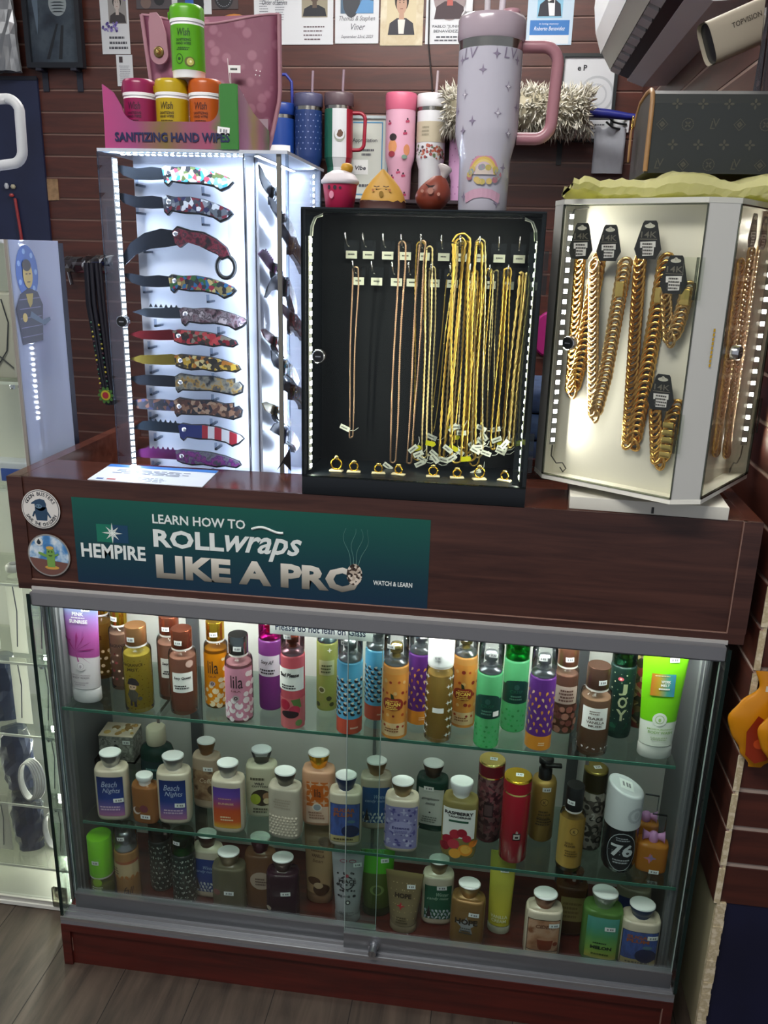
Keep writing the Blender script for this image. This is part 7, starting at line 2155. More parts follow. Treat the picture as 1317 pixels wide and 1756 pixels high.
t, fn, w_, h = card('dark photo card half hidden above the pink handbag', (-0.556, -0.424, 2.178, 2.30), mat('#4a4448', 0.5))
m = MB().mat(mat('#1f2024', 0.5)).disc(fn, 0.02, 0.03, 0.02, 0.0008, 12).mat(mat('#6d5a54', 0.5)).disc(fn, -0.03, 0.02, 0.02, 0.0008, 12)
m.build('photo', t)
t, fn, w_, h = card('white card with people in blue beside the dark coin print', (-0.424, -0.278, 2.16, 2.32))
m = MB().mat(mat('#3c4448', 0.5)).shape([(-0.052, 0.004), (0.045, 0.004), (0.045, 0.15), (-0.052, 0.15)], fn, 0.0006).mat(mat('#2c58a8', 0.5)).disc(fn, -0.008, 0.038, 0.016, 0.0010, 14, 0.024).mat(mat('#1c1c20', 0.5)).disc(fn, 0.026, 0.03, 0.02, 0.0009, 12, 0.04).mat(mat('#b0b8c0', 0.5)).disc(fn, 0.000, 0.014, 0.006, 0.0013, 8, 0.014).mat(mat('#8d6a5a', 0.5)).disc(fn, -0.006, 0.068, 0.008, 0.0012, 10)
m.build('photo', t)
t, fn, w_, h = card('dark card with a round coin print', (-0.276, -0.180, 2.175, 2.30), mat('#453b3c', 0.5))
m = MB().mat(mat('#15171d', 0.4)).disc(fn, -0.004, 0.034, 0.034, 0.0006, 30).mat(mat('#7a7f86', 0.5))
for k in range(22):
    m.disc(fn, -0.004 + 0.026 * math.cos(k * 2 * PI / 22), 0.034 + 0.026 * math.sin(k * 2 * PI / 22), 0.0022, 0.0010, 6)
m.build('coin_print', t)
t, fn, w_, h = card('wide folded memorial leaflet with columns of text', (-0.123, 0.161, 2.062, 2.26))
portrait(t, fn, 0.030, 0.122, 0.085, 0.19, mat('#8d8672', 0.6), mat('#20222a', 0.6), mat('#54463c', 0.6), mat('#1c1e26', 0.6))
m = MB()
scribble(m, fn, -0.125, -0.09, 0.06, 0.19, 0.0008, 16, mat('#7a7e86', 0.7), 0.35)
scribble(m, fn, -0.066, -0.03, 0.075, 0.19, 0.0008, 15, mat('#7a7e86', 0.7), 0.35)
fit(m.mat(INKB), 'Order of Service', -0.112, -0.022, 0.125, 0.140, fn, 0.0010, 0.01, 0.2)
scribble(m, fn, 0.035, 0.115, 0.010, 0.062, 0.0008, 4, mat('#5a4a50', 0.7), 0.3)
m.build('lettering', t)
t, fn, w_, h = card('white wedding card with a couple and cursive names', (0.168, 0.322, 2.065, 2.26))
m = MB().mat(mat('#3f5a72', 0.5)).shape([(-0.058, 0.093), (0.058, 0.093), (0.058, 0.19), (-0.058, 0.19)], fn, 0.0006).mat(mat('#2c3038', 0.5)).disc(fn, -0.020, 0.13, 0.03, 0.0009, 16, 0.05).mat(mat('#b08a78', 0.5)).disc(fn, 0.022, 0.165, 0.022, 0.0011, 16, 0.03).mat(mat('#4f84b4', 0.5)).shape([(-0.005, 0.0935), (0.0575, 0.0935), (0.0575, 0.13), (0.02, 0.14)], fn, 0.0013)
m.build('photo', t)
m = MB().mat(INKB)
fit(m, 'Thomas & Stephen', -0.062, 0.064, 0.066, 0.086, fn, 0.0008, 0.0, 0.35)
fit(m, 'Viner', -0.020, 0.030, 0.042, 0.062, fn, 0.0008, 0.0, 0.35)
fit(m, 'September 23rd, 2023', -0.055, 0.058, 0.014, 0.026, fn, 0.0008, 0.0, 0.3)
m.build('lettering', t)
t, fn, w_, h = card('cream card with a young man in a dark jacket', (0.328, 0.477, 2.058, 2.26), cells(['#c9bfa4', '#bcae90', '#d0c8b0'], 14, 0.6, 'NOISE'))
portrait(t, fn, -0.052, 0.050, 0.028, 0.185, mat('#c4b898', 0.6), mat('#1f1a1a', 0.6), mat('#b08d78', 0.6), mat('#2c2c34', 0.6))
MB().mat(mat('#d4d0c8', 0.6)).shape([(-0.010, 0.036), (0.008, 0.036), (0.012, 0.080), (-0.014, 0.080)], fn, 0.0016).build('collar_print', t)
t, fn, w_, h = card('white card with an oval picture of a ruddy older man', (0.486, 0.644, 2.062, 2.26))
portrait(t, fn, -0.055, 0.060, 0.072, 0.235, mat('#8d7f80', 0.6), mat('#6d625e', 0.6), mat('#a8544c', 0.6), mat('#3a2a30', 0.6), True)
m = MB().mat(INKB)
fit(m, 'PABLO "JUNIOR"', -0.055, 0.058, 0.048, 0.059, fn, 0.0008, 0.01)
fit(m, 'BENAVIDEZ, JR', -0.050, 0.055, 0.033, 0.044, fn, 0.0008, 0.01)
scribble(m, fn, -0.05, 0.05, 0.006, 0.027, 0.0008, 2, INKB, 0.45)
m.build('lettering', t)
t, fn, w_, h = card('blue and white card with a man in a bow tie', (0.832, 0.986, 2.058, 2.26), mat('#b4c8d8', 0.6))
m = MB().mat(mat('#cfd4d8', 0.6)).shape([(-0.066, 0.004), (0.066, 0.004), (0.066, 0.072), (-0.066, 0.072)], fn, 0.0004).mat(mat('#1f6ab0', 0.5)).shape([(-0.066, 0.030), (0.066, 0.030), (0.066, 0.075), (-0.066, 0.075)], fn, 0.0007)
m.mat(mat('#e0e6ea', 0.6))
fit(m, 'In loving memory', -0.035, 0.03, 0.060, 0.067, fn, 0.0010, 0.0, 0.2)
fit(m, 'Roberto Benavidez', -0.052, 0.052, 0.044, 0.056, fn, 0.0010, 0.0, 0.3)
m.build('lettering', t)
portrait(t, fn, -0.045, 0.040, 0.082, 0.24, mat('#7fb4d0', 0.6), mat('#1f1a1a', 0.6), mat('#a8806c', 0.6), mat('#1c1e2c', 0.6))
MB().mat(mat('#d8dce0', 0.6)).shape([(-0.004, 0.088), (0.014, 0.088), (0.012, 0.135), (-0.012, 0.135)], fn, 0.0017).mat(mat('#15161c', 0.6)).shape([(-0.012, 0.132), (0.010, 0.126), (0.010, 0.140), (-0.012, 0.128)], fn, 0.0020).build('shirt_print', t)
# framed certificates
t, fn, w_, h = picture('framed_certificate', 'white framed certificate with blue border behind the tumblers', 'certificate', (0.208, 0.366, 1.5456, 1.832), 1.996, 0.014, mat('#a9b4b8', 0.35), mat('#c4c9c0', 0.5), 0.010)
m = MB().mat(mat('#4a8ab4', 0.5))
for q in ((-0.060, -0.056, 0.02, 0.266), (0.056, 0.060, 0.02, 0.266), (-0.056, 0.056, 0.02, 0.024), (-0.056, 0.056, 0.262, 0.266)):
    m.shape([(q[0], q[2]), (q[1], q[2]), (q[1], q[3]), (q[0], q[3])], fn, 0.0008)
m.build('border_print', t)
m = MB().mat(INKB)
fit(m, 'Appreciation', -0.050, 0.040, 0.195, 0.212, fn, 0.0010, 0.01)
scribble(m, fn, -0.02, 0.03, 0.15, 0.18, 0.0010, 2, INKB, 0.5)
m.mat(mat('#e4e6e4', 0.5)).shape([(-0.05, 0.09), (0.008, 0.09), (0.008, 0.14), (-0.05, 0.14)], fn, 0.0009)
fit(m.mat(INKB), 'Vibe', -0.04, 0.0, 0.105, 0.12, fn, 0.0012, 0.03, 0.2)
scribble(m, fn, -0.03, 0.045, 0.045, 0.06, 0.0010, 1, INKB, 0.6)
m.build('lettering', t)
t, fn, w_, h = picture('framed_certificate', 'black framed document with round seal behind the dust mop', 'certificate', (0.958, 1.150, 1.752, 2.030), 1.998, 0.016, mat('#1c2224', 0.4), mat('#c4c7cb', 0.5), 0.011)
m = MB().mat(mat('#a9adb2', 0.5)).disc(fn, 0.03, 0.15, 0.060, 0.0006, 30).mat(mat('#c4c7cb', 0.5)).disc(fn, 0.03, 0.15, 0.052, 0.0009, 30).mat(mat('#aeb2b8', 0.5)).disc(fn, 0.03, 0.15, 0.036, 0.0012, 26).mat(mat('#c4c7cb', 0.5)).disc(fn, 0.03, 0.15, 0.030, 0.0015, 26)
m.build('seal_print', t)
m = MB().mat(mat('#2c2e34', 0.6))
fit(m, 'e P', -0.040, -0.008, 0.225, 0.243, fn, 0.0010, 0.03)
m.shape([(-0.08, 0.072), (0.08, 0.072), (0.08, 0.078), (-0.08, 0.078)], fn, 0.0010)
scribble(m, fn, 0.0, 0.07, 0.025, 0.062, 0.0010, 3, INKB, 0.35)
m.build('lettering', t)
for x in (0.975, 1.135):
    t = thing('frame_bracket', 'thin black bracket under the frame with the round seal', 'bracket', (x, 1.9995, 1.752), 0, 'black frame brackets')
    MB().mat(mat('#1c2226', 0.5)).box(-0.009, 0.009, -0.006, -0.0003, -0.075, -0.0005).build('arm', t)

# dust mop
random.seed(8)
t = thing('dust_mop', 'shaggy cream dust mop with blue handle hanging on the wall', 'mop', (0.82, 1.86, 1.83))
MB().mat(mat('#a39c86', 0.9)).lathe([(0.03, -0.24), (0.055, -0.22), (0.062, 0.0), (0.055, 0.22), (0.03, 0.235)], 16).build('core', t)
co = bpy.data.objects['core']
co.rotation_euler = (0, PI / 2, 0)
m = MB()
cols_ = [mat(q, 0.95) for q in ('#c9c4b4', '#d6d2c4', '#b4af9e', '#dedbd0')]
for k in range(2600):
    x = random.uniform(-0.245, 0.24)
    a = random.uniform(0, 2 * PI)
    rr = 0.050 + 0.012 * random.random()
    L_ = random.uniform(0.024, 0.048)
    ca, sa = math.cos(a), math.sin(a)
    p0 = Vector((x, rr * ca, rr * sa))
    dv = Vector((random.uniform(-0.6, 0.6) + x * 1.2, ca + random.uniform(-0.5, 0.5), sa - 0.35 + random.uniform(-0.5, 0.5))).normalized() * L_
    dv2 = dv * 0.5 + Vector((random.uniform(-0.006, 0.006), random.uniform(-0.006, 0.006), random.uniform(-0.006, 0.004)))
    s = dv.cross(Vector((random.random(), random.random(), random.random())) - Vector((0.5, 0.5, 0.5)))
    s = s.normalized() * 0.0032 if s.length > 1e-9 else Vector((0.002, 0, 0))
    s2 = dv.cross(s).normalized() * 0.002
    m.mat(random.choice(cols_))
    m.add([tuple(p0 + s), tuple(p0 - s), tuple(p0 + s2), tuple(p0 + dv2 + s), tuple(p0 + dv2 - s), tuple(p0 + dv2 + s2), tuple(p0 + dv)], [(0, 1, 4, 3), (1, 2, 5, 4), (2, 0, 3, 5), (3, 4, 6), (4, 5, 6), (5, 3, 6)], True)
m.build('mop_strands', t)
b = MB().mat(mat('#1f2678', 0.35)).tube([(0.22, 0, 0.0), (0.30, -0.002, -0.006), (0.36, -0.004, -0.014), (0.40, -0.005, -0.016)], 0.017, 10, r1=0.009)
b.build('handle', t)
t = thing('slatwall_hook', 'three-pronged black wall hook under the mop handle', 'hook', (1.175, 1.998, 1.815))
b = MB().mat(mat('#d0d3d6', 0.4)).box(-0.05, 0.03, -0.006, -0.0005, -0.03, 0.03)
b = b.build('plate', t)
m = MB().mat(mat('#20282a', 0.4))
for k in range(3):
    z = 0.018 - 0.017 * k
    m.tube([(0.02, -0.007, z - 0.006), (-0.010, -0.03, z - 0.006), (-0.030, -0.05, z - 0.004), (-0.046 - 0.004 * k, -0.06, z + 0.012)], 0.0036, 7)
m.build('prongs', t)
t = thing('plastic_bag', 'pale translucent bag hanging between the mop handle and duffel', 'plastic bag', (1.140, 1.978, 1.650))
m = MB().mat(mat('#a9adb6', 0.35))
rs = []
for j in range(9):
    f = j / 8
    rs.append([((-0.05 + 0.105 * i / 13) if i < 14 else (-0.05 + 0.105 * (27 - i) / 13), (-0.009 if i < 14 else 0.009) * math.sin(PI * (0.1 + 0.8 * ((i if i < 14 else 27 - i) / 13))) + 0.003 * math.sin(i * 2 + j * 1.7), (0.145 + 0.006 * math.sin(i * 1.3)) * f) for i in range(28)])
m.rings(rs)
m.build('bag', t)

# things at the picture's left end of the wall
t, fn, w_, h = picture('framed_art', 'dark framed picture with a pale round emblem on two brackets', 'framed picture', (-0.972, -0.755, 1.981, 2.30), 1.985, 0.03, mat('#10151e', 0.35), cells(['#1c222c', '#2c3642', '#3f4a54', '#232c38'], 9, 0.3, 'NOISE'), 0.018)
m = MB().mat(mat('#8d979a', 0.5)).disc(fn, 0.022, 0.21, 0.034, 0.0006, 30, 0.04).mat(mat('#1f2a34', 0.5))
for k in range(6):
    m.shape([(0.022 - 0.028 + 0.0, 0.182 + k * 0.010), (0.022 + 0.028, 0.182 + k * 0.010), (0.022 + 0.012, 0.186 + k * 0.010), (0.022 - 0.012, 0.186 + k * 0.010)], fn, 0.0010)
m.mat(mat('#10161e', 0.5)).shape([(-0.035, 0.03), (-0.022, 0.03), (0.020, 0.145), (0.012, 0.145)], fn, 0.0010).shape([(0.012, 0.03), (0.026, 0.03), (0.040, 0.14), (0.030, 0.14)], fn, 0.0010)
m.mat(mat('#5a6a7a', 0.4)).shape([(-0.075, 0.22), (-0.068, 0.16), (-0.062, 0.11), (-0.056, 0.16), (-0.050, 0.26)], fn, 0.0010)
m.build('emblem_print', t)
for x in (-0.925, -0.79):
    t = thing('frame_bracket', 'black bracket arm holding up the dark framed picture', 'bracket', (x, 1.9995, 1.98), 0, 'dark picture brackets')
    MB().mat(mat('#1a1d2c', 0.5)).box(-0.011, 0.011, -0.005, -0.0003, -0.072, -0.005).box(-0.011, 0.011, -0.05, -0.005, -0.009, -0.0005).build('arm', t)
def crumple(name, label, cat, pts_, rough_m, depth=0.02, seed=1):
    """hanging bag skinned from (z, x0, x1) rows"""
    random.seed(seed)
    t = thing(name, label, cat, pts_[0])
    rs = []
    for z, x0, x1 in pts_[1:]:
        ring = []
        for i in range(24):
            f = i / 11.0 if i < 12 else (23 - i) / 11.0
            s = -1 if i < 12 else 1
            ring.append((x0 + (x1 - x0) * f + random.uniform(-0.002, 0.002), s * depth * math.sin(PI * (0.08 + 0.84 * f)) + random.uniform(-0.005, 0.005), z + random.uniform(-0.003, 0.003)))
        rs.append(ring)
    MB().mat(rough_m).rings(rs, True, True, True, False).build('bag', t)
    return t
PLAST = clear('#c4c8cc', 2.2, 0.12)
crumple('plastic_bag', 'crinkled clear plastic bag hanging beside the dark framed picture', 'plastic bag', [(-1.05, 1.95, 1.965)] + [(0.04 * k, -0.10, 0.058 - 0.002 * k) for k in range(10)], mat('#7d8084', 0.22, 0.25), 0.03, 3)
t = thing('navy_board', 'navy hanging board with a red rod on the back wall', 'board', (-1.20, 1.998, 0.60))
MB().mat(cells(['#141b38', '#18203f', '#1c2546'], 4, 0.5, 'NOISE')).box(-0.3, 0.245, -0.012, -0.0005, 0, 1.355).build('board', t)
MB().mat(mat('#0c1020', 0.4)).box(-0.3, 0.248, -0.016, -0.0122, 1.345, 1.358).build('top_rail', t)
MB().mat(mat('#8d2c30', 0.4)).tube([(0.118, -0.020, 0.93), (0.128, -0.020, 0.80), (0.135, -0.020, 0.62)], 0.006, 8).build('red_rod', t)
m = MB().mat(mat('#a9a48c', 0.4)).lathe([(0.006, 0.965), (0.010, 0.972), (0.006, 0.98)], 10, cx=0.115, cy=-0.020).mat(mat('#b0b4bc', 0.3)).lathe([(0.006, 0.965), (0.009, 0.975), (0.005, 0.985)], 10, cx=0.088, cy=-0.020).mat(mat('#a03c3c', 0.4)).lathe([(0.006, 0.935), (0.010, 0.94), (0.006, 0.947)], 10, cx=0.105, cy=-0.020)
m.build('beads', t)
t = thing('cardboard_piece', 'small tan piece of cardboard tucked into a wall slot', 'cardboard', (-0.947, 1.9995, 1.524))
MB().mat(cells(['#8d7052', '#9a7c5c', '#7d6448'], 30, 0.8, 'NOISE')).prism([(-0.036, 0.0), (0.036, 0.004), (0.036, 0.080), (-0.037, 0.080)], flat(0.0), 0.0005, 0.004).build('piece', t)
t = thing('beaded_hanging', 'black beaded hanging with green and yellow beads beside the knife tower', 'ornament', (-0.745, 1.900, 1.30))
m = MB().mat(mat('#0f1020', 0.6))
for k in range(9):
    m.tube([(0.026 * math.cos(k * 0.7), 0.026 * math.sin(k * 0.7), 0.0), (0.030 * math.cos(k * 0.7), 0.026 * math.sin(k * 0.7), -0.15), (0.020 * math.cos(k * 0.7) + 0.02, 0.02 * math.sin(k * 0.7), -0.42), (0.016 * math.cos(k * 0.7) + 0.035, 0.016 * math.sin(k * 0.7), -0.54)], 0.008, 6)
m.build('cords', t)
m = MB()
for k in range(34):
    z = -0.22 - 0.009 * k
    m.mat(mat(('#2c5a4a', '#b4a43c', '#1c3a34', '#3a2430', '#8d8a3c')[k % 5], 0.4))
    m.lathe([(0.002, z - 0.004), (0.005, z), (0.002, z + 0.004)], 8, cx=-0.012 + 0.0007 * k + (0.030 if k % 2 else 0), cy=-0.028)
m.build('beads', t)
m = MB().mat(mat('#3f6a2c', 0.5))
fo = flat(-0.030, 0.028, -0.50)
for k in range(10):
    a = k * PI / 5
    m.disc(fo, 0.022 * math.cos(a), 0.022 * math.sin(a), 0.012, 0.0005 + 0.0001 * k, 10, 0.007, a)
m.mat(mat('#b0a42c', 0.5)).disc(fo, 0, 0, 0.020, 0.0025, 16).mat(mat('#9a2430', 0.5)).disc(fo, 0, 0, 0.013, 0.0035, 14)
m.build('flower', t)
t = thing('wrapped_toy_gun', 'colourful toy wrapped in clear plastic on a wall peg', 'toy', (-0.80, 1.965, 1.29))
m = MB().mat(mat('#5a2a34', 0.4)).box(-0.05, 0.10, -0.012, 0.012, -0.03, 0.0, 0.006).mat(mat('#8d8a84', 0.4)).box(-0.06, 0.0, -0.0125, 0.0125, -0.004, 0.010, 0.004).mat(mat('#2c3a6a', 0.4)).box(0.02, 0.10, -0.0125, 0.0125, 0.0, 0.014, 0.004)
m.build('toy', t)
m = MB().mat(clear('#b4b0bc', 2.2, 0.15))
rs = []
random.seed(6)
for j in range(12):
    f = j / 11
    rs.append([(-0.085 + 0.20 * f + random.uniform(-0.004, 0.004), 0.024 * math.sin(2 * PI * i / 12) + random.uniform(-0.003, 0.003), 0.0 + 0.032 * math.cos(2 * PI * i / 12) + 0.012 * f + random.uniform(-0.004, 0.004)) for i in range(12)])
m.rings(rs, True, True, True, False)
m.tube([(-0.08, 0, -0.02), (-0.075, 0, -0.05), (-0.07, 0, -0.075)], 0.008, 8)
m.build('plastic_wrap', t)
t = thing('wall_cable', 'thin dark cable running down the back wall slats', 'cable', (0.505, 1.9985, 1.90))
MB().mat(mat('#1c1414', 0.5)).tube([(-0.010, -0.0035, 0.40), (-0.006, -0.0035, 0.16), (0.010, -0.0035, 0.05), (0.024, -0.0035, -0.10)], 0.0030, 6).build('cord', t)
t = thing('white_cable', 'white charging cable dangling over the older man card', 'cable', (0.635, 1.985, 2.10))
MB().mat(mat('#c9c9cc', 0.4)).tube([(0.015, 0, 0.20), (0.004, 0, 0.09), (-0.022, 0, 0.05), (-0.028, 0, 0.0), (-0.012, 0, -0.035), (0.010, 0, -0.05)], 0.0035, 7).build('cord', t)
MB().mat(mat('#d0d0d4', 0.4)).box(-0.012, 0.012, -0.008, 0.006, 0.055, 0.10, 0.003).build('plug', t)
t = thing('orange_headband', 'orange arched band peeking over the pink handbag', 'headband', (-0.175, 1.93, 2.02))
MB().mat(mat('#b0743c', 0.4)).tube([(0.098 * math.cos(R(a)), 0, 0.115 * math.sin(R(a))) for a in range(0, 181, 10)], 0.0095, 8).build('band', t)
MB().mat(mat('#5a3a2c', 0.6)).box(-0.012, 0.012, 0.0, 0.069, 0.088, 0.100, 0.002).build('peg', t)

# ================================================================ AIR CONDITIONER AND SECURITY CAMERA
t = thing('air_conditioner', 'white wall-mounted air conditioner above the duffel', 'air conditioner', (1.2395, 0.62, 1.83))
D0 = lambda x, z: (x - 1.2395, z - 1.83)
Y0, Y1 = 0.0, 0.885
CASE = mat('#f4f5f6', 0.35)
def strip(name, pr_, m_, y0=Y0, y1=Y1, parent=t):
    m = MB().mat(m_)
    m.rings([[(q[0], y, q[1]) for q in pr_] for y in (y0, y1)], True, True, True, False)
    return m.build(name, parent)
strip('casing', [D0(1.2393, 1.8495), D0(1.172, 1.8455), D0(1.127, 1.8620), D0(1.127, 1.900), D0(1.060, 1.945), D0(1.0445, 1.932), D0(1.0255, 1.985), D0(1.016, 2.05), D0(1.018, 2.10), D0(1.03, 2.13), D0(1.2393, 2.13)], CASE)
strip('louver', [D0(1.0450, 1.9300), D0(1.0730, 1.8860), D0(1.0765, 1.8885), D0(1.0515, 1.9330)], mat('#7d8084', 0.25), 0.01, 0.86)
strip('air_slot', [D0(1.1000, 1.8735), D0(1.1265, 1.8635), D0(1.1265, 1.895), D0(1.1000, 1.905)], mat('#14181e', 0.4), 0.01, 0.862)
m = MB().mat(mat('#dcdee0', 0.4))
for k in range(10):
    y = 0.02 + k * 0.088
    m.add([D0(1.0755, 1.8850)[:1] + (y,) + D0(1.0755, 1.8850)[1:], D0(1.0990, 1.8745)[:1] + (y,) + D0(1.0990, 1.8745)[1:], D0(1.0990, 1.8745)[:1] + (y + 0.060,) + D0(1.0990, 1.8745)[1:], D0(1.0755, 1.8850)[:1] + (y + 0.060,) + D0(1.0755, 1.8850)[1:],
           D0(1.0755, 1.8940)[:1] + (y,) + D0(1.0755, 1.8940)[1:], D0(1.0990, 1.8835)[:1] + (y,) + D0(1.0990, 1.8835)[1:], D0(1.0990, 1.8835)[:1] + (y + 0.060,) + D0(1.0990, 1.8835)[1:], D0(1.0755, 1.8940)[:1] + (y + 0.060,) + D0(1.0755, 1.8940)[1:]],
          [(0, 1, 2, 3), (4, 7, 6, 5), (0, 4, 5, 1), (1, 5, 6, 2), (2, 6, 7, 3), (3, 7, 4, 0)], False)
m.build('vent_vanes', t)
strip('slot_lining', [D0(1.0755, 1.8955), D0(1.0990, 1.8850), D0(1.0990, 1.900), D0(1.0755, 1.911)], mat('#1c2024', 0.5), 0.01, 0.862)
m = MB().mat(mat('#8d8f92', 0.5))
fu = lambda u, v, d: (u - 1.2395, v, 1.8478 - 1.83 + (u - 1.172) * 0.045 - d)
for k in range(5):
    y = 0.30 + 0.11 * k
    m.shape([(1.178, y), (1.225, y + 0.004), (1.225, y + 0.007), (1.178, y + 0.003)], fu, 0.0006)
m.mat(mat('#9a8f94', 0.5)).shape([(1.180, 0.74), (1.222, 0.74), (1.222, 0.84), (1.180, 0.84)], fu, 0.0004).mat(mat('#77707a', 0.5))
for k in range(4):
    m.shape([(1.184, 0.755 + 0.02 * k), (1.216, 0.755 + 0.02 * k), (1.216, 0.762 + 0.02 * k), (1.184, 0.762 + 0.02 * k)], fu, 0.0008)
m.build('underside_print', t)
t = thing('security_camera', 'cream box security camera lettered TOPVISION', 'security camera', (1.1115, 0.30, 1.7055), R(13))
CW, CHh, CL_ = 0.024, 0.033, 0.092
sec = []
for a in range(28):
    c_, s_ = math.cos(2 * PI * a / 28), math.sin(2 * PI * a / 28)
    sec.append((CW * math.copysign(abs(c_) ** 0.55, c_), CHh * math.copysign(abs(s_) ** 0.55, s_)))
TL = 0.42
rot2 = lambda x, y, z: (x * math.cos(TL) - z * math.sin(TL) * 1.0, y, x * math.sin(TL) + z * math.cos(TL))
CREM = mat('#b4ab98', 0.5)
m = MB().mat(CREM).rings([[rot2(x, q[0], q[1]) for q in sec] for x in (-0.004, 0.098)], False, True)
m.rings([[rot2(x, q[0] * 0.93, q[1] * 0.95) for q in sec] for x in (-0.004, 0.02)], False, False)
m.build('housing', t)
MB().mat(mat('#23282c', 0.25)).rings([[rot2(x, q[0] * 0.91, q[1] * 0.93) for q in sec] for x in (0.002, 0.012)]).build('front_glass', t)
l = MB().mat(mat('#4a443c', 0.6))
fl_ = lambda u, v, d: rot2(u, -CW - d, v)
fit(l, 'TOPVISION', 0.030, 0.080, 0.006, 0.014, fl_, 0.0006, 0.01)
l.build('lettering', t)
m = MB().mat(CREM).tube([rot2(0.085, 0, -0.03), (0.105, 0.01, 0.012), (0.129, 0.016, 0.010)], 0.008, 8)
m.build('mount_arm', t)
t = thing('plastic_sleeve', 'long clear plastic sleeve hanging in front of the security camera', 'plastic sleeve', (1.195, 0.215, 1.605))
m = MB().mat(clear('#c4bcc2', 2.0, 0.10))
rs = []
random.seed(13)
for j in range(14):
    f = j / 13
    rs.append([(0.022 * math.cos(2 * PI * i / 18) * (1.0 + 0.22 * math.sin(i * 2.3 + j * 0.5)), 0.014 * math.sin(2 * PI * i / 18) * (1 + 0.3 * math.sin(i * 1.7)), 0.005 + 0.55 * f) for i in range(18)])
m.rings(rs, True, True, True, True)
m.build('sleeve', t)
t = thing('gold_chain_hanger', 'thin gold wire on the wall edge above the duffel', 'wire', (1.2385, 0.16, 1.615))
MB().mat(PALEGOLD).tube([(-0.002, 0, 0.085), (-0.002, 0, 0.006), (-0.012, -0.004, 0.002), (-0.020, -0.006, 0.0)], 0.0014, 6).build('wire', t)

# ================================================================ RIGHT FRONT WALL AND BEHIND THE COUNTER
ORG, RED = clear('#e09a20', 1.2, 0.15), mat('#8d2c10', 0.4)
for k, (x, yy, lab) in enumerate(((1.263, -0.014, 'orange snack bag hanging closest to the slatwall edge'), (1.300, -0.046, 'orange snack bag hanging in front of the other one'))):
    t = thing('snack_bag', lab, 'snack bag', (x, yy, 0.585), 0, 'orange bags on the slatwall')
    rs, rs2 = [], []
    for j in range(29):
        f = j / 28
        kk = f * 6
        w6 = (0.010, 0.034, 0.046, 0.048, 0.038, 0.020, 0.026, 0.026)
        hw = w6[int(kk)] + (w6[int(kk) + 1] - w6[int(kk)]) * (0.5 - 0.5 * math.cos(PI * (kk - int(kk)))) if f < 1 else 0.026
        sx_ = 0.006 * math.sin(f * 9)
        rs.append([(sx_ + hw * math.cos(2 * PI * i / 20), 0.011 * math.sin(PI * f) * math.sin(2 * PI * i / 20) + 0.001 * math.sin(2 * PI * i / 20), 0.172 * f) for i in range(20)])
    MB().mat(mat('#c9820e', 0.3)).rings(rs).build('bag', t)
    fo = flat(-0.0125, 0, 0)
    m = MB().mat(RED).shape([(-0.022, 0.028), (-0.006, 0.014), (0.012, 0.022), (0.018, 0.06), (0.004, 0.09), (-0.012, 0.10), (-0.026, 0.07)], fo, 0.0006)
    m.mat(mat('#c04a1c', 0.4)).disc(fo, -0.004, 0.05, 0.009, 0.0012, 12).disc(fo, 0.008, 0.07, 0.007, 0.0012, 12)
    m.build('printed_panel', t)
    pf = flat(-0.006, 0.0, 0.145)
    MB().mat(mat('#d9d0bc', 0.6)).shape([(-0.006, -0.005), (0.006, -0.005), (0.006, 0.005), (-0.006, 0.005)], pf, 0.0006).build('price_sticker', t)
    MB().mat(STEEL).tube([(0.0, 0.0, 0.160), (0.0, -yy - 0.0005 + 0.004, 0.166)], 0.0016, 6).build('peg', t)
t = thing('stock_carton', 'white carton on the floor behind the counter', 'carton', (0.94, 0.92, 0.0))
MB().mat(mat('#b5b1a8', 0.6)).box(-0.16, 0.16, -0.14, 0.14, 0.0, 0.862, 0.004).build('carton', t)
t = thing('denim_pile', 'folded dark blue denim stacked on the white carton', 'denim', (0.935, 0.92, 0.8625))
for k in range(3):
    b = MB().mat(cells(['#1c2a44', '#26385a', '#324868', '#1f2e4c'], 14, 0.8, 'NOISE'))
    b.box(-0.14 + 0.01 * k, 0.14 - 0.006 * k, -0.12, 0.12, 0.0005 + 0.068 * k, 0.067 + 0.068 * k, 0.02)
    b.build('folded_layer', t)
t = thing('magenta_paddle', 'magenta rounded brush hanging on the back wall beside the white case', 'brush', (0.990, 1.985, 1.0))
MB().mat(mat('#9a1c6a', 0.4)).rings([[(rr * 0.062 * math.cos(2 * PI * i / 22), y, 0.09 + rr * 0.085 * math.sin(2 * PI * i / 22)) for i in range(22)] for rr, y in ((0.9, -0.012), (1, -0.006), (0.95, 0.012))]).build('head', t)
MB().mat(mat('#7a1454', 0.4)).box(-0.012, 0.012, -0.006, 0.006, -0.10, 0.015, 0.003).build('handle', t)

# ================================================================ LIT TOWER BEYOND THE COUNTER
t = thing('lit_display_tower', 'tall white lit glass tower standing beyond the counter', 'display case', (-0.020, 0.106, 0.0))
PANEL = mat('#b8c0dc', 0.05, 0.0, 0.3)
TH = 1.376
pt = PANEL.node_tree
tl = pt.nodes.new('ShaderNodeBsdfTranslucent')
tl.inputs[0].default_value = (0.75, 0.78, 0.85, 1)
mx = pt.nodes.new('ShaderNodeMixShader')
mx.inputs[0].default_value = 0.4
pt.links.new(pt.nodes['Principled BSDF'].outputs[0], mx.inputs[1])
pt.links.new(tl.outputs[0], mx.inputs[2])
pt.links.new(mx.outputs[0], pt.nodes['Material Output'].inputs[0])
MB().mat(PANEL).box(-0.004, 0.0, 0.002, 0.170, 0.022, TH).build('side_panel', t)
MB().mat(mat('#15172a', 0.4)).box(-0.004, 0.0005, 0.170, 0.188, 0.022, TH - 0.004).build('rear_post', t)
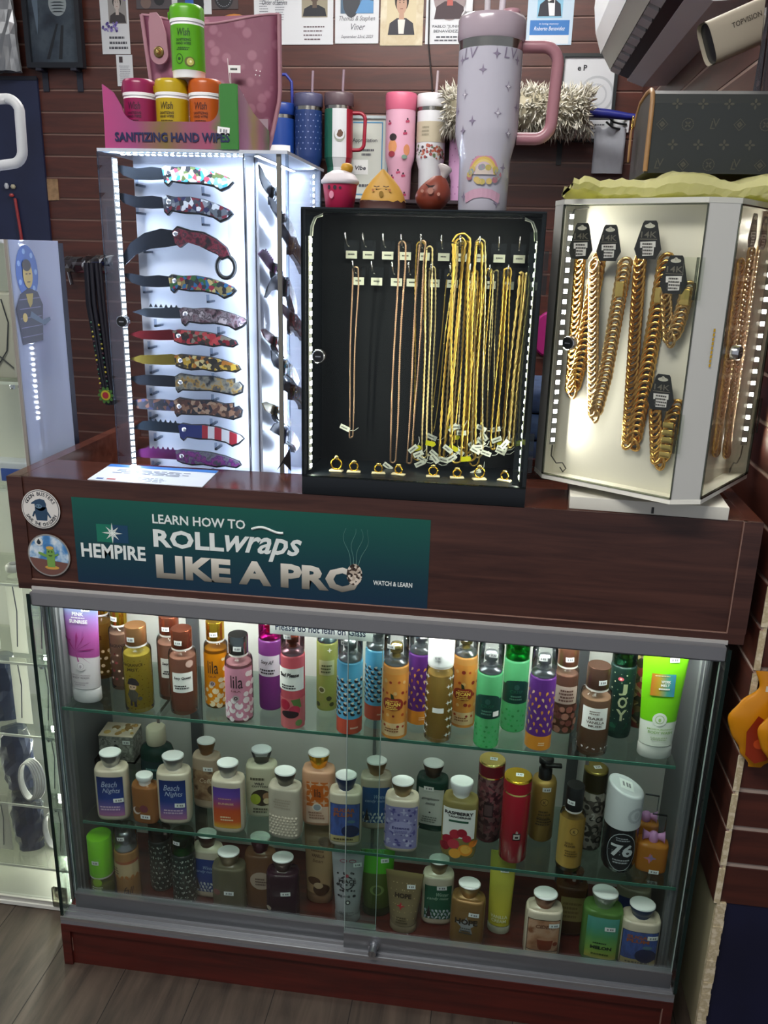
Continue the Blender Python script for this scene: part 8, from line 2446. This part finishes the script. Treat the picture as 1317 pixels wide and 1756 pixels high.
MB().mat(mat('#8d867e', 0.4)).box(-0.005, 0.0004, -0.002, 0.002, 0.022, TH).build('front_edge', t)
b = MB().mat(mat('#d4d4c8', 0.5)).box(-0.55, -0.004, 0.170, 0.175, 0.022, TH)
b.build('rear_panel', t)
MB().mat(mat('#c9ccd4', 0.4)).box(-0.55, -0.0045, 0.0, 0.175, TH - 0.006, TH).build('top_plate', t)
b = MB().mat(mat('#c4c4bc', 0.35, 0.3)).box(-0.55, 0.0005, -0.004, 0.180, 0.0, 0.020)
b.mat(mat('#dcdcd4', 0.3)).box(-0.55, 0.0005, -0.0075, -0.004, 0.002, 0.010)
b.build('base_frame', t)
b = MB().mat(clear('#fafcfa', 0.4)).box(-0.55, -0.009, -0.001, 0.002, 0.022, TH - 0.002)
b.build('glass_door', t)
MB().mat(clear('#f0f0e4', 1.2, 0.1)).box(-0.045, -0.012, -0.010, -0.0015, 0.012, 0.060, 0.003).build('door_pivot', t)
for z in (0.087, 0.2424, 0.4101, 0.5746, 0.7416, 0.93, 1.13):
    s = MB().mat(clear('#fafcf8', 0.5)).box(-0.54, -0.010, 0.012, 0.168, z, z + 0.005)
    s.mat(mat('#e4eadc', 0.2)).box(-0.54, -0.010, 0.010, 0.012, z, z + 0.005)
    s.build('glass_shelf', t)
    m = MB().mat(CHROME)
    for x in (-0.030, -0.014):
        m.lathe([(0.004, z - 0.009), (0.005, z - 0.0045), (0.004, z - 0.0005)], 10, cx=x, cy=0.020)
    m.build('shelf_pin', t)
led_strip('led_strip', (-0.030, 0.140, 0.03), (-0.030, 0.140, 0.86), 60, LED_TOWER, t, (0.75, -0.7, 0), 0.007)
led_strip('led_strip', (-0.104, 0.160, 0.024), (-0.104, 0.160, 0.80), 60, LED_TOWER, t, (0.1, -1, 0), 0.007)
led_strip('led_strip', (-0.545, 0.012, 0.03), (-0.545, 0.012, TH - 0.02), 60, LED_TOWER, t, (1, 0.5, 0), 0.007)
led_strip('led_strip', (-0.45, 0.150, 0.03), (-0.45, 0.150, TH - 0.02), 60, LED_TOWER, t, (0.6, -0.7, 0), 0.007)
# sticker of a man in a dark suit on the side panel
fs = lambda u, v, d: (d + 0.0003, u - 0.014, v)
s = MB().mat(mat('#3a5aa0', 0.4)).disc(fs, 0.066, 1.322, 0.036, 0.0004, 28, 0.046)
s.mat(mat('#7f9cc8', 0.4))
for k in range(7):
    s.disc(fs, 0.066 + 0.028 * math.cos(k * 0.9), 1.322 + 0.036 * math.sin(k * 0.9), 0.005, 0.0006, 8)
s.mat(mat('#221f38', 0.4)).shape([(0.030, 1.200), (0.098, 1.202), (0.108, 1.265), (0.094, 1.288), (0.066, 1.296), (0.036, 1.286), (0.018, 1.262), (0.024, 1.236)], fs, 0.0008)
s.mat(mat('#6a6488', 0.4))
for k in range(5):
    s.shape([(0.030, 1.212 + 0.016 * k), (0.100, 1.213 + 0.016 * k), (0.100, 1.2145 + 0.016 * k), (0.030, 1.2135 + 0.016 * k)], fs, 0.0011)
s.mat(mat('#a08c3c', 0.4)).shape([(0.054, 1.286), (0.078, 1.286), (0.072, 1.268), (0.064, 1.262), (0.058, 1.272)], fs, 0.0012)
s.mat(mat('#b39a54', 0.4)).disc(fs, 0.066, 1.318, 0.0155, 0.0013, 18, 0.023).mat(mat('#2a1f20', 0.4)).disc(fs, 0.064, 1.334, 0.0145, 0.0015, 16, 0.010)
s.shape([(0.058, 1.3185), (0.0645, 1.3185), (0.0645, 1.3205), (0.058, 1.3205)], fs, 0.0017).shape([(0.069, 1.3185), (0.0755, 1.3185), (0.0755, 1.3205), (0.069, 1.3205)], fs, 0.0017).shape([(0.061, 1.305), (0.072, 1.305), (0.071, 1.3065), (0.062, 1.3065)], fs, 0.0017)
s.mat(mat('#b39a54', 0.4)).disc(fs, 0.044, 1.246, 0.008, 0.0014, 10).mat(mat('#4a5a74', 0.4)).shape([(0.06, 1.246), (0.108, 1.228), (0.130, 1.236), (0.128, 1.242), (0.104, 1.238), (0.066, 1.256)], fs, 0.0014)
s.build('man_sticker', t, label='sticker of a man in a dark suit on blue')
# stock inside the tower
def stock(name, label, cat, x, z, build_, group=None, y=0.095 + 0.085):
    tt = thing(name, label, cat, (x, y, z), 0, group)
    build_(tt)
    return tt
def hang_strip(w_, h, c):
    def f(tt):
        m = MB().mat(c).box(-w_ / 2, w_ / 2, -0.0006, 0.0006, -h, 0.0)
        m.build('pouch', tt)
        m = MB().mat(mat('#5a5e6a', 0.5)).tube([(0, -0.003, -0.01), (0.004, -0.004, -h * 0.4), (-0.003, -0.004, -h * 0.9)], 0.0012, 5)
        m.build('cord', tt)
    return f
PCH = newmat('thin_pouch_plastic')
pq = PCH[1]
PCH[2].inputs['Base Color'].default_value = lin('#d4d6d4')
PCH[2].inputs['Roughness'].default_value = 0.35
tl = pq.nodes.new('ShaderNodeBsdfTranslucent')
tl.inputs[0].default_value = lin('#f0f0e8')
mx = pq.nodes.new('ShaderNodeMixShader')
mx.inputs[0].default_value = 0.65
pq.links.new(PCH[2].outputs[0], mx.inputs[1])
pq.links.new(tl.outputs[0], mx.inputs[2])
pq.links.new(mx.outputs[0], PCH[3].inputs[0])
PCH = PCH[0]
for i, (x, z, w_, h) in enumerate(((-0.058, 0.735, 0.034, 0.155), (-0.110, 0.735, 0.034, 0.155), (-0.060, 0.568, 0.034, 0.150), (-0.118, 0.568, 0.036, 0.150), (-0.062, 0.404, 0.034, 0.150), (-0.064, 0.236, 0.036, 0.140), (-0.170, 0.735, 0.036, 0.15), (-0.195, 0.236, 0.030, 0.14))):
    stock('hanging_pouch', 'grey pouch with cord hanging under a lit tower shelf', 'pouch', x, z, hang_strip(w_, h, PCH), 'grey pouches in the tower', 0.095 + 0.060)
def dark_bag(tt):
    m = MB().mat(mat('#3a4358', 0.25))
    random.seed(2)
    rs = []
    for j in range(9):
        f = j / 8
        rs.append([((0.034 * (0.8 + 0.3 * math.sin(PI * f)) + random.uniform(-0.003, 0.003)) * math.cos(2 * PI * i / 14), 0.022 * math.sin(2 * PI * i / 14) + random.uniform(-0.003, 0.003), 0.140 * f + random.uniform(-0.002, 0.002)) for i in range(14)])
    rs[0] = [(q[0], q[1], 0.0004) for q in rs[0]]
    m.rings(rs, True, True, True, False)
    m.build('bag', tt)
for i, (x, z, lab) in enumerate(((-0.160, 0.2476, 'dark plastic-wrapped bag on the second lowest tower shelf'), (-0.152, 0.0922, 'dark plastic-wrapped bag on the lowest tower shelf'), (-0.172, 0.4154, 'dark plastic-wrapped bag on the third lowest tower shelf'))):
    stock('wrapped_bag', lab, 'bag', x, z, dark_bag, 'dark bags in the tower')
def coil(tt):
    m = MB().mat(mat('#c9cac8', 0.4))
    for k in range(5):
        m.tube([((0.017 + 0.002 * k) * math.cos(2 * PI * i / 18) + 0.002 * k, -0.006 + 0.003 * k, 0.0475 + (0.044 + 0.001 * k) * math.sin(2 * PI * i / 18)) for i in range(18)], 0.0022, 6, True)
    m.build('coil', tt)
stock('coiled_cable', 'white coiled cable standing on the lowest lit shelf', 'cable', -0.098, 0.0925, coil)
stock('coiled_cable', 'white coiled cable on the shelf above the lowest one', 'cable', -0.112, 0.2480, coil, None, 0.095 + 0.04)
def cream_box(tt):
    MB().mat(mat('#c4bfae', 0.5)).box(-0.06, 0.045, -0.03, 0.04, 0.0, 0.150, 0.003).build('carton', tt)
    m = MB().mat(mat('#2c2c30', 0.5)).tube([(0.030, -0.032, 0.14), (0.040, -0.033, 0.10), (0.032, -0.033, 0.05), (0.010, -0.033, 0.02)], 0.0012, 5).tube([(-0.03, -0.033, 0.08), (0.005, -0.034, 0.05), (0.042, -0.033, 0.02)], 0.0012, 5)
    m.build('cord', tt)
    MB().mat(mat('#3a3a40', 0.4)).lathe([(0.010, 0), (0.010, 0.006)], 14, cx=0.0, cy=0.0).build('dial', tt).rotation_euler = (PI / 2, 0, 0)
    for o in tt.children:
        if o.name.startswith('dial'):
            o.location = (0.010, -0.030, 0.11)
stock('boxed_gadget', 'cream boxed gadget with a dark dial on a tower shelf', 'box', -0.098, 1.1354, cream_box)
def blue_pack(tt):
    MB().mat(mat('#c9ccd0', 0.4)).box(-0.05, 0.04, -0.02, 0.02, 0.0, 0.040, 0.004).build('pack', tt)
    MB().mat(mat('#24489a', 0.4)).box(-0.018, 0.022, -0.024, -0.0205, 0.004, 0.028, 0.001).build('blue_label', tt)
stock('cable_pack', 'white pack with a blue label on a tower shelf', 'pack', -0.092, 0.9355, blue_pack)
def knob(tt):
    m = MB().mat(mat('#b9b9b2', 0.35)).lathe([(0.014, 0), (0.016, 0.003), (0.016, 0.012), (0.012, 0.016)], 20)
    m.build('disc', tt)
    MB().mat(mat('#77787a', 0.5)).lathe([(0.008, 0.0162), (0.008, 0.0172)], 16).build('dial_face', tt)
for x, lab in ((-0.040, 'round white disc nearest the tower corner'), (-0.078, 'round white disc beside the corner disc on the tower shelf'), (-0.12, 'round white disc farthest from the tower corner')):
    stock('white_disc', lab, 'disc', x, 0.7468, knob, 'round white discs')
# white handled jug on the tower
t = thing('white_tumbler', 'white tumbler with big loop handle standing on the lit tower', 'tumbler', (-0.122, 0.185, TH + 0.0004))
MB().mat(mat('#b9bfd2', 0.3)).lathe([(0.034, 0), (0.036, 0.004), (0.037, 0.085), (0.048, 0.115), (0.049, 0.22)], 32).build('body', t)
MB().mat(mat('#c4c8d4', 0.3)).lathe([(0.050, 0.22), (0.051, 0.224), (0.051, 0.244), (0.045, 0.248)], 32).build('lid', t)
p_ = [(0.046, 0, 0.225), (0.080, 0, 0.226)]
for i in range(7):
    a = R(90 - i * 13)
    p_.append((0.080 + 0.022 * math.cos(a), 0, 0.204 + 0.022 * math.sin(a)))
for i in range(7):
    a = R(-i * 15)
    p_.append((0.078 + 0.022 * math.cos(a), 0, 0.146 + 0.022 * math.sin(a)))
p_.append((0.046, 0, 0.120))
MB().mat(mat('#c4c6c8', 0.3)).tube(p_, 0.0085, 12).build('handle', t)
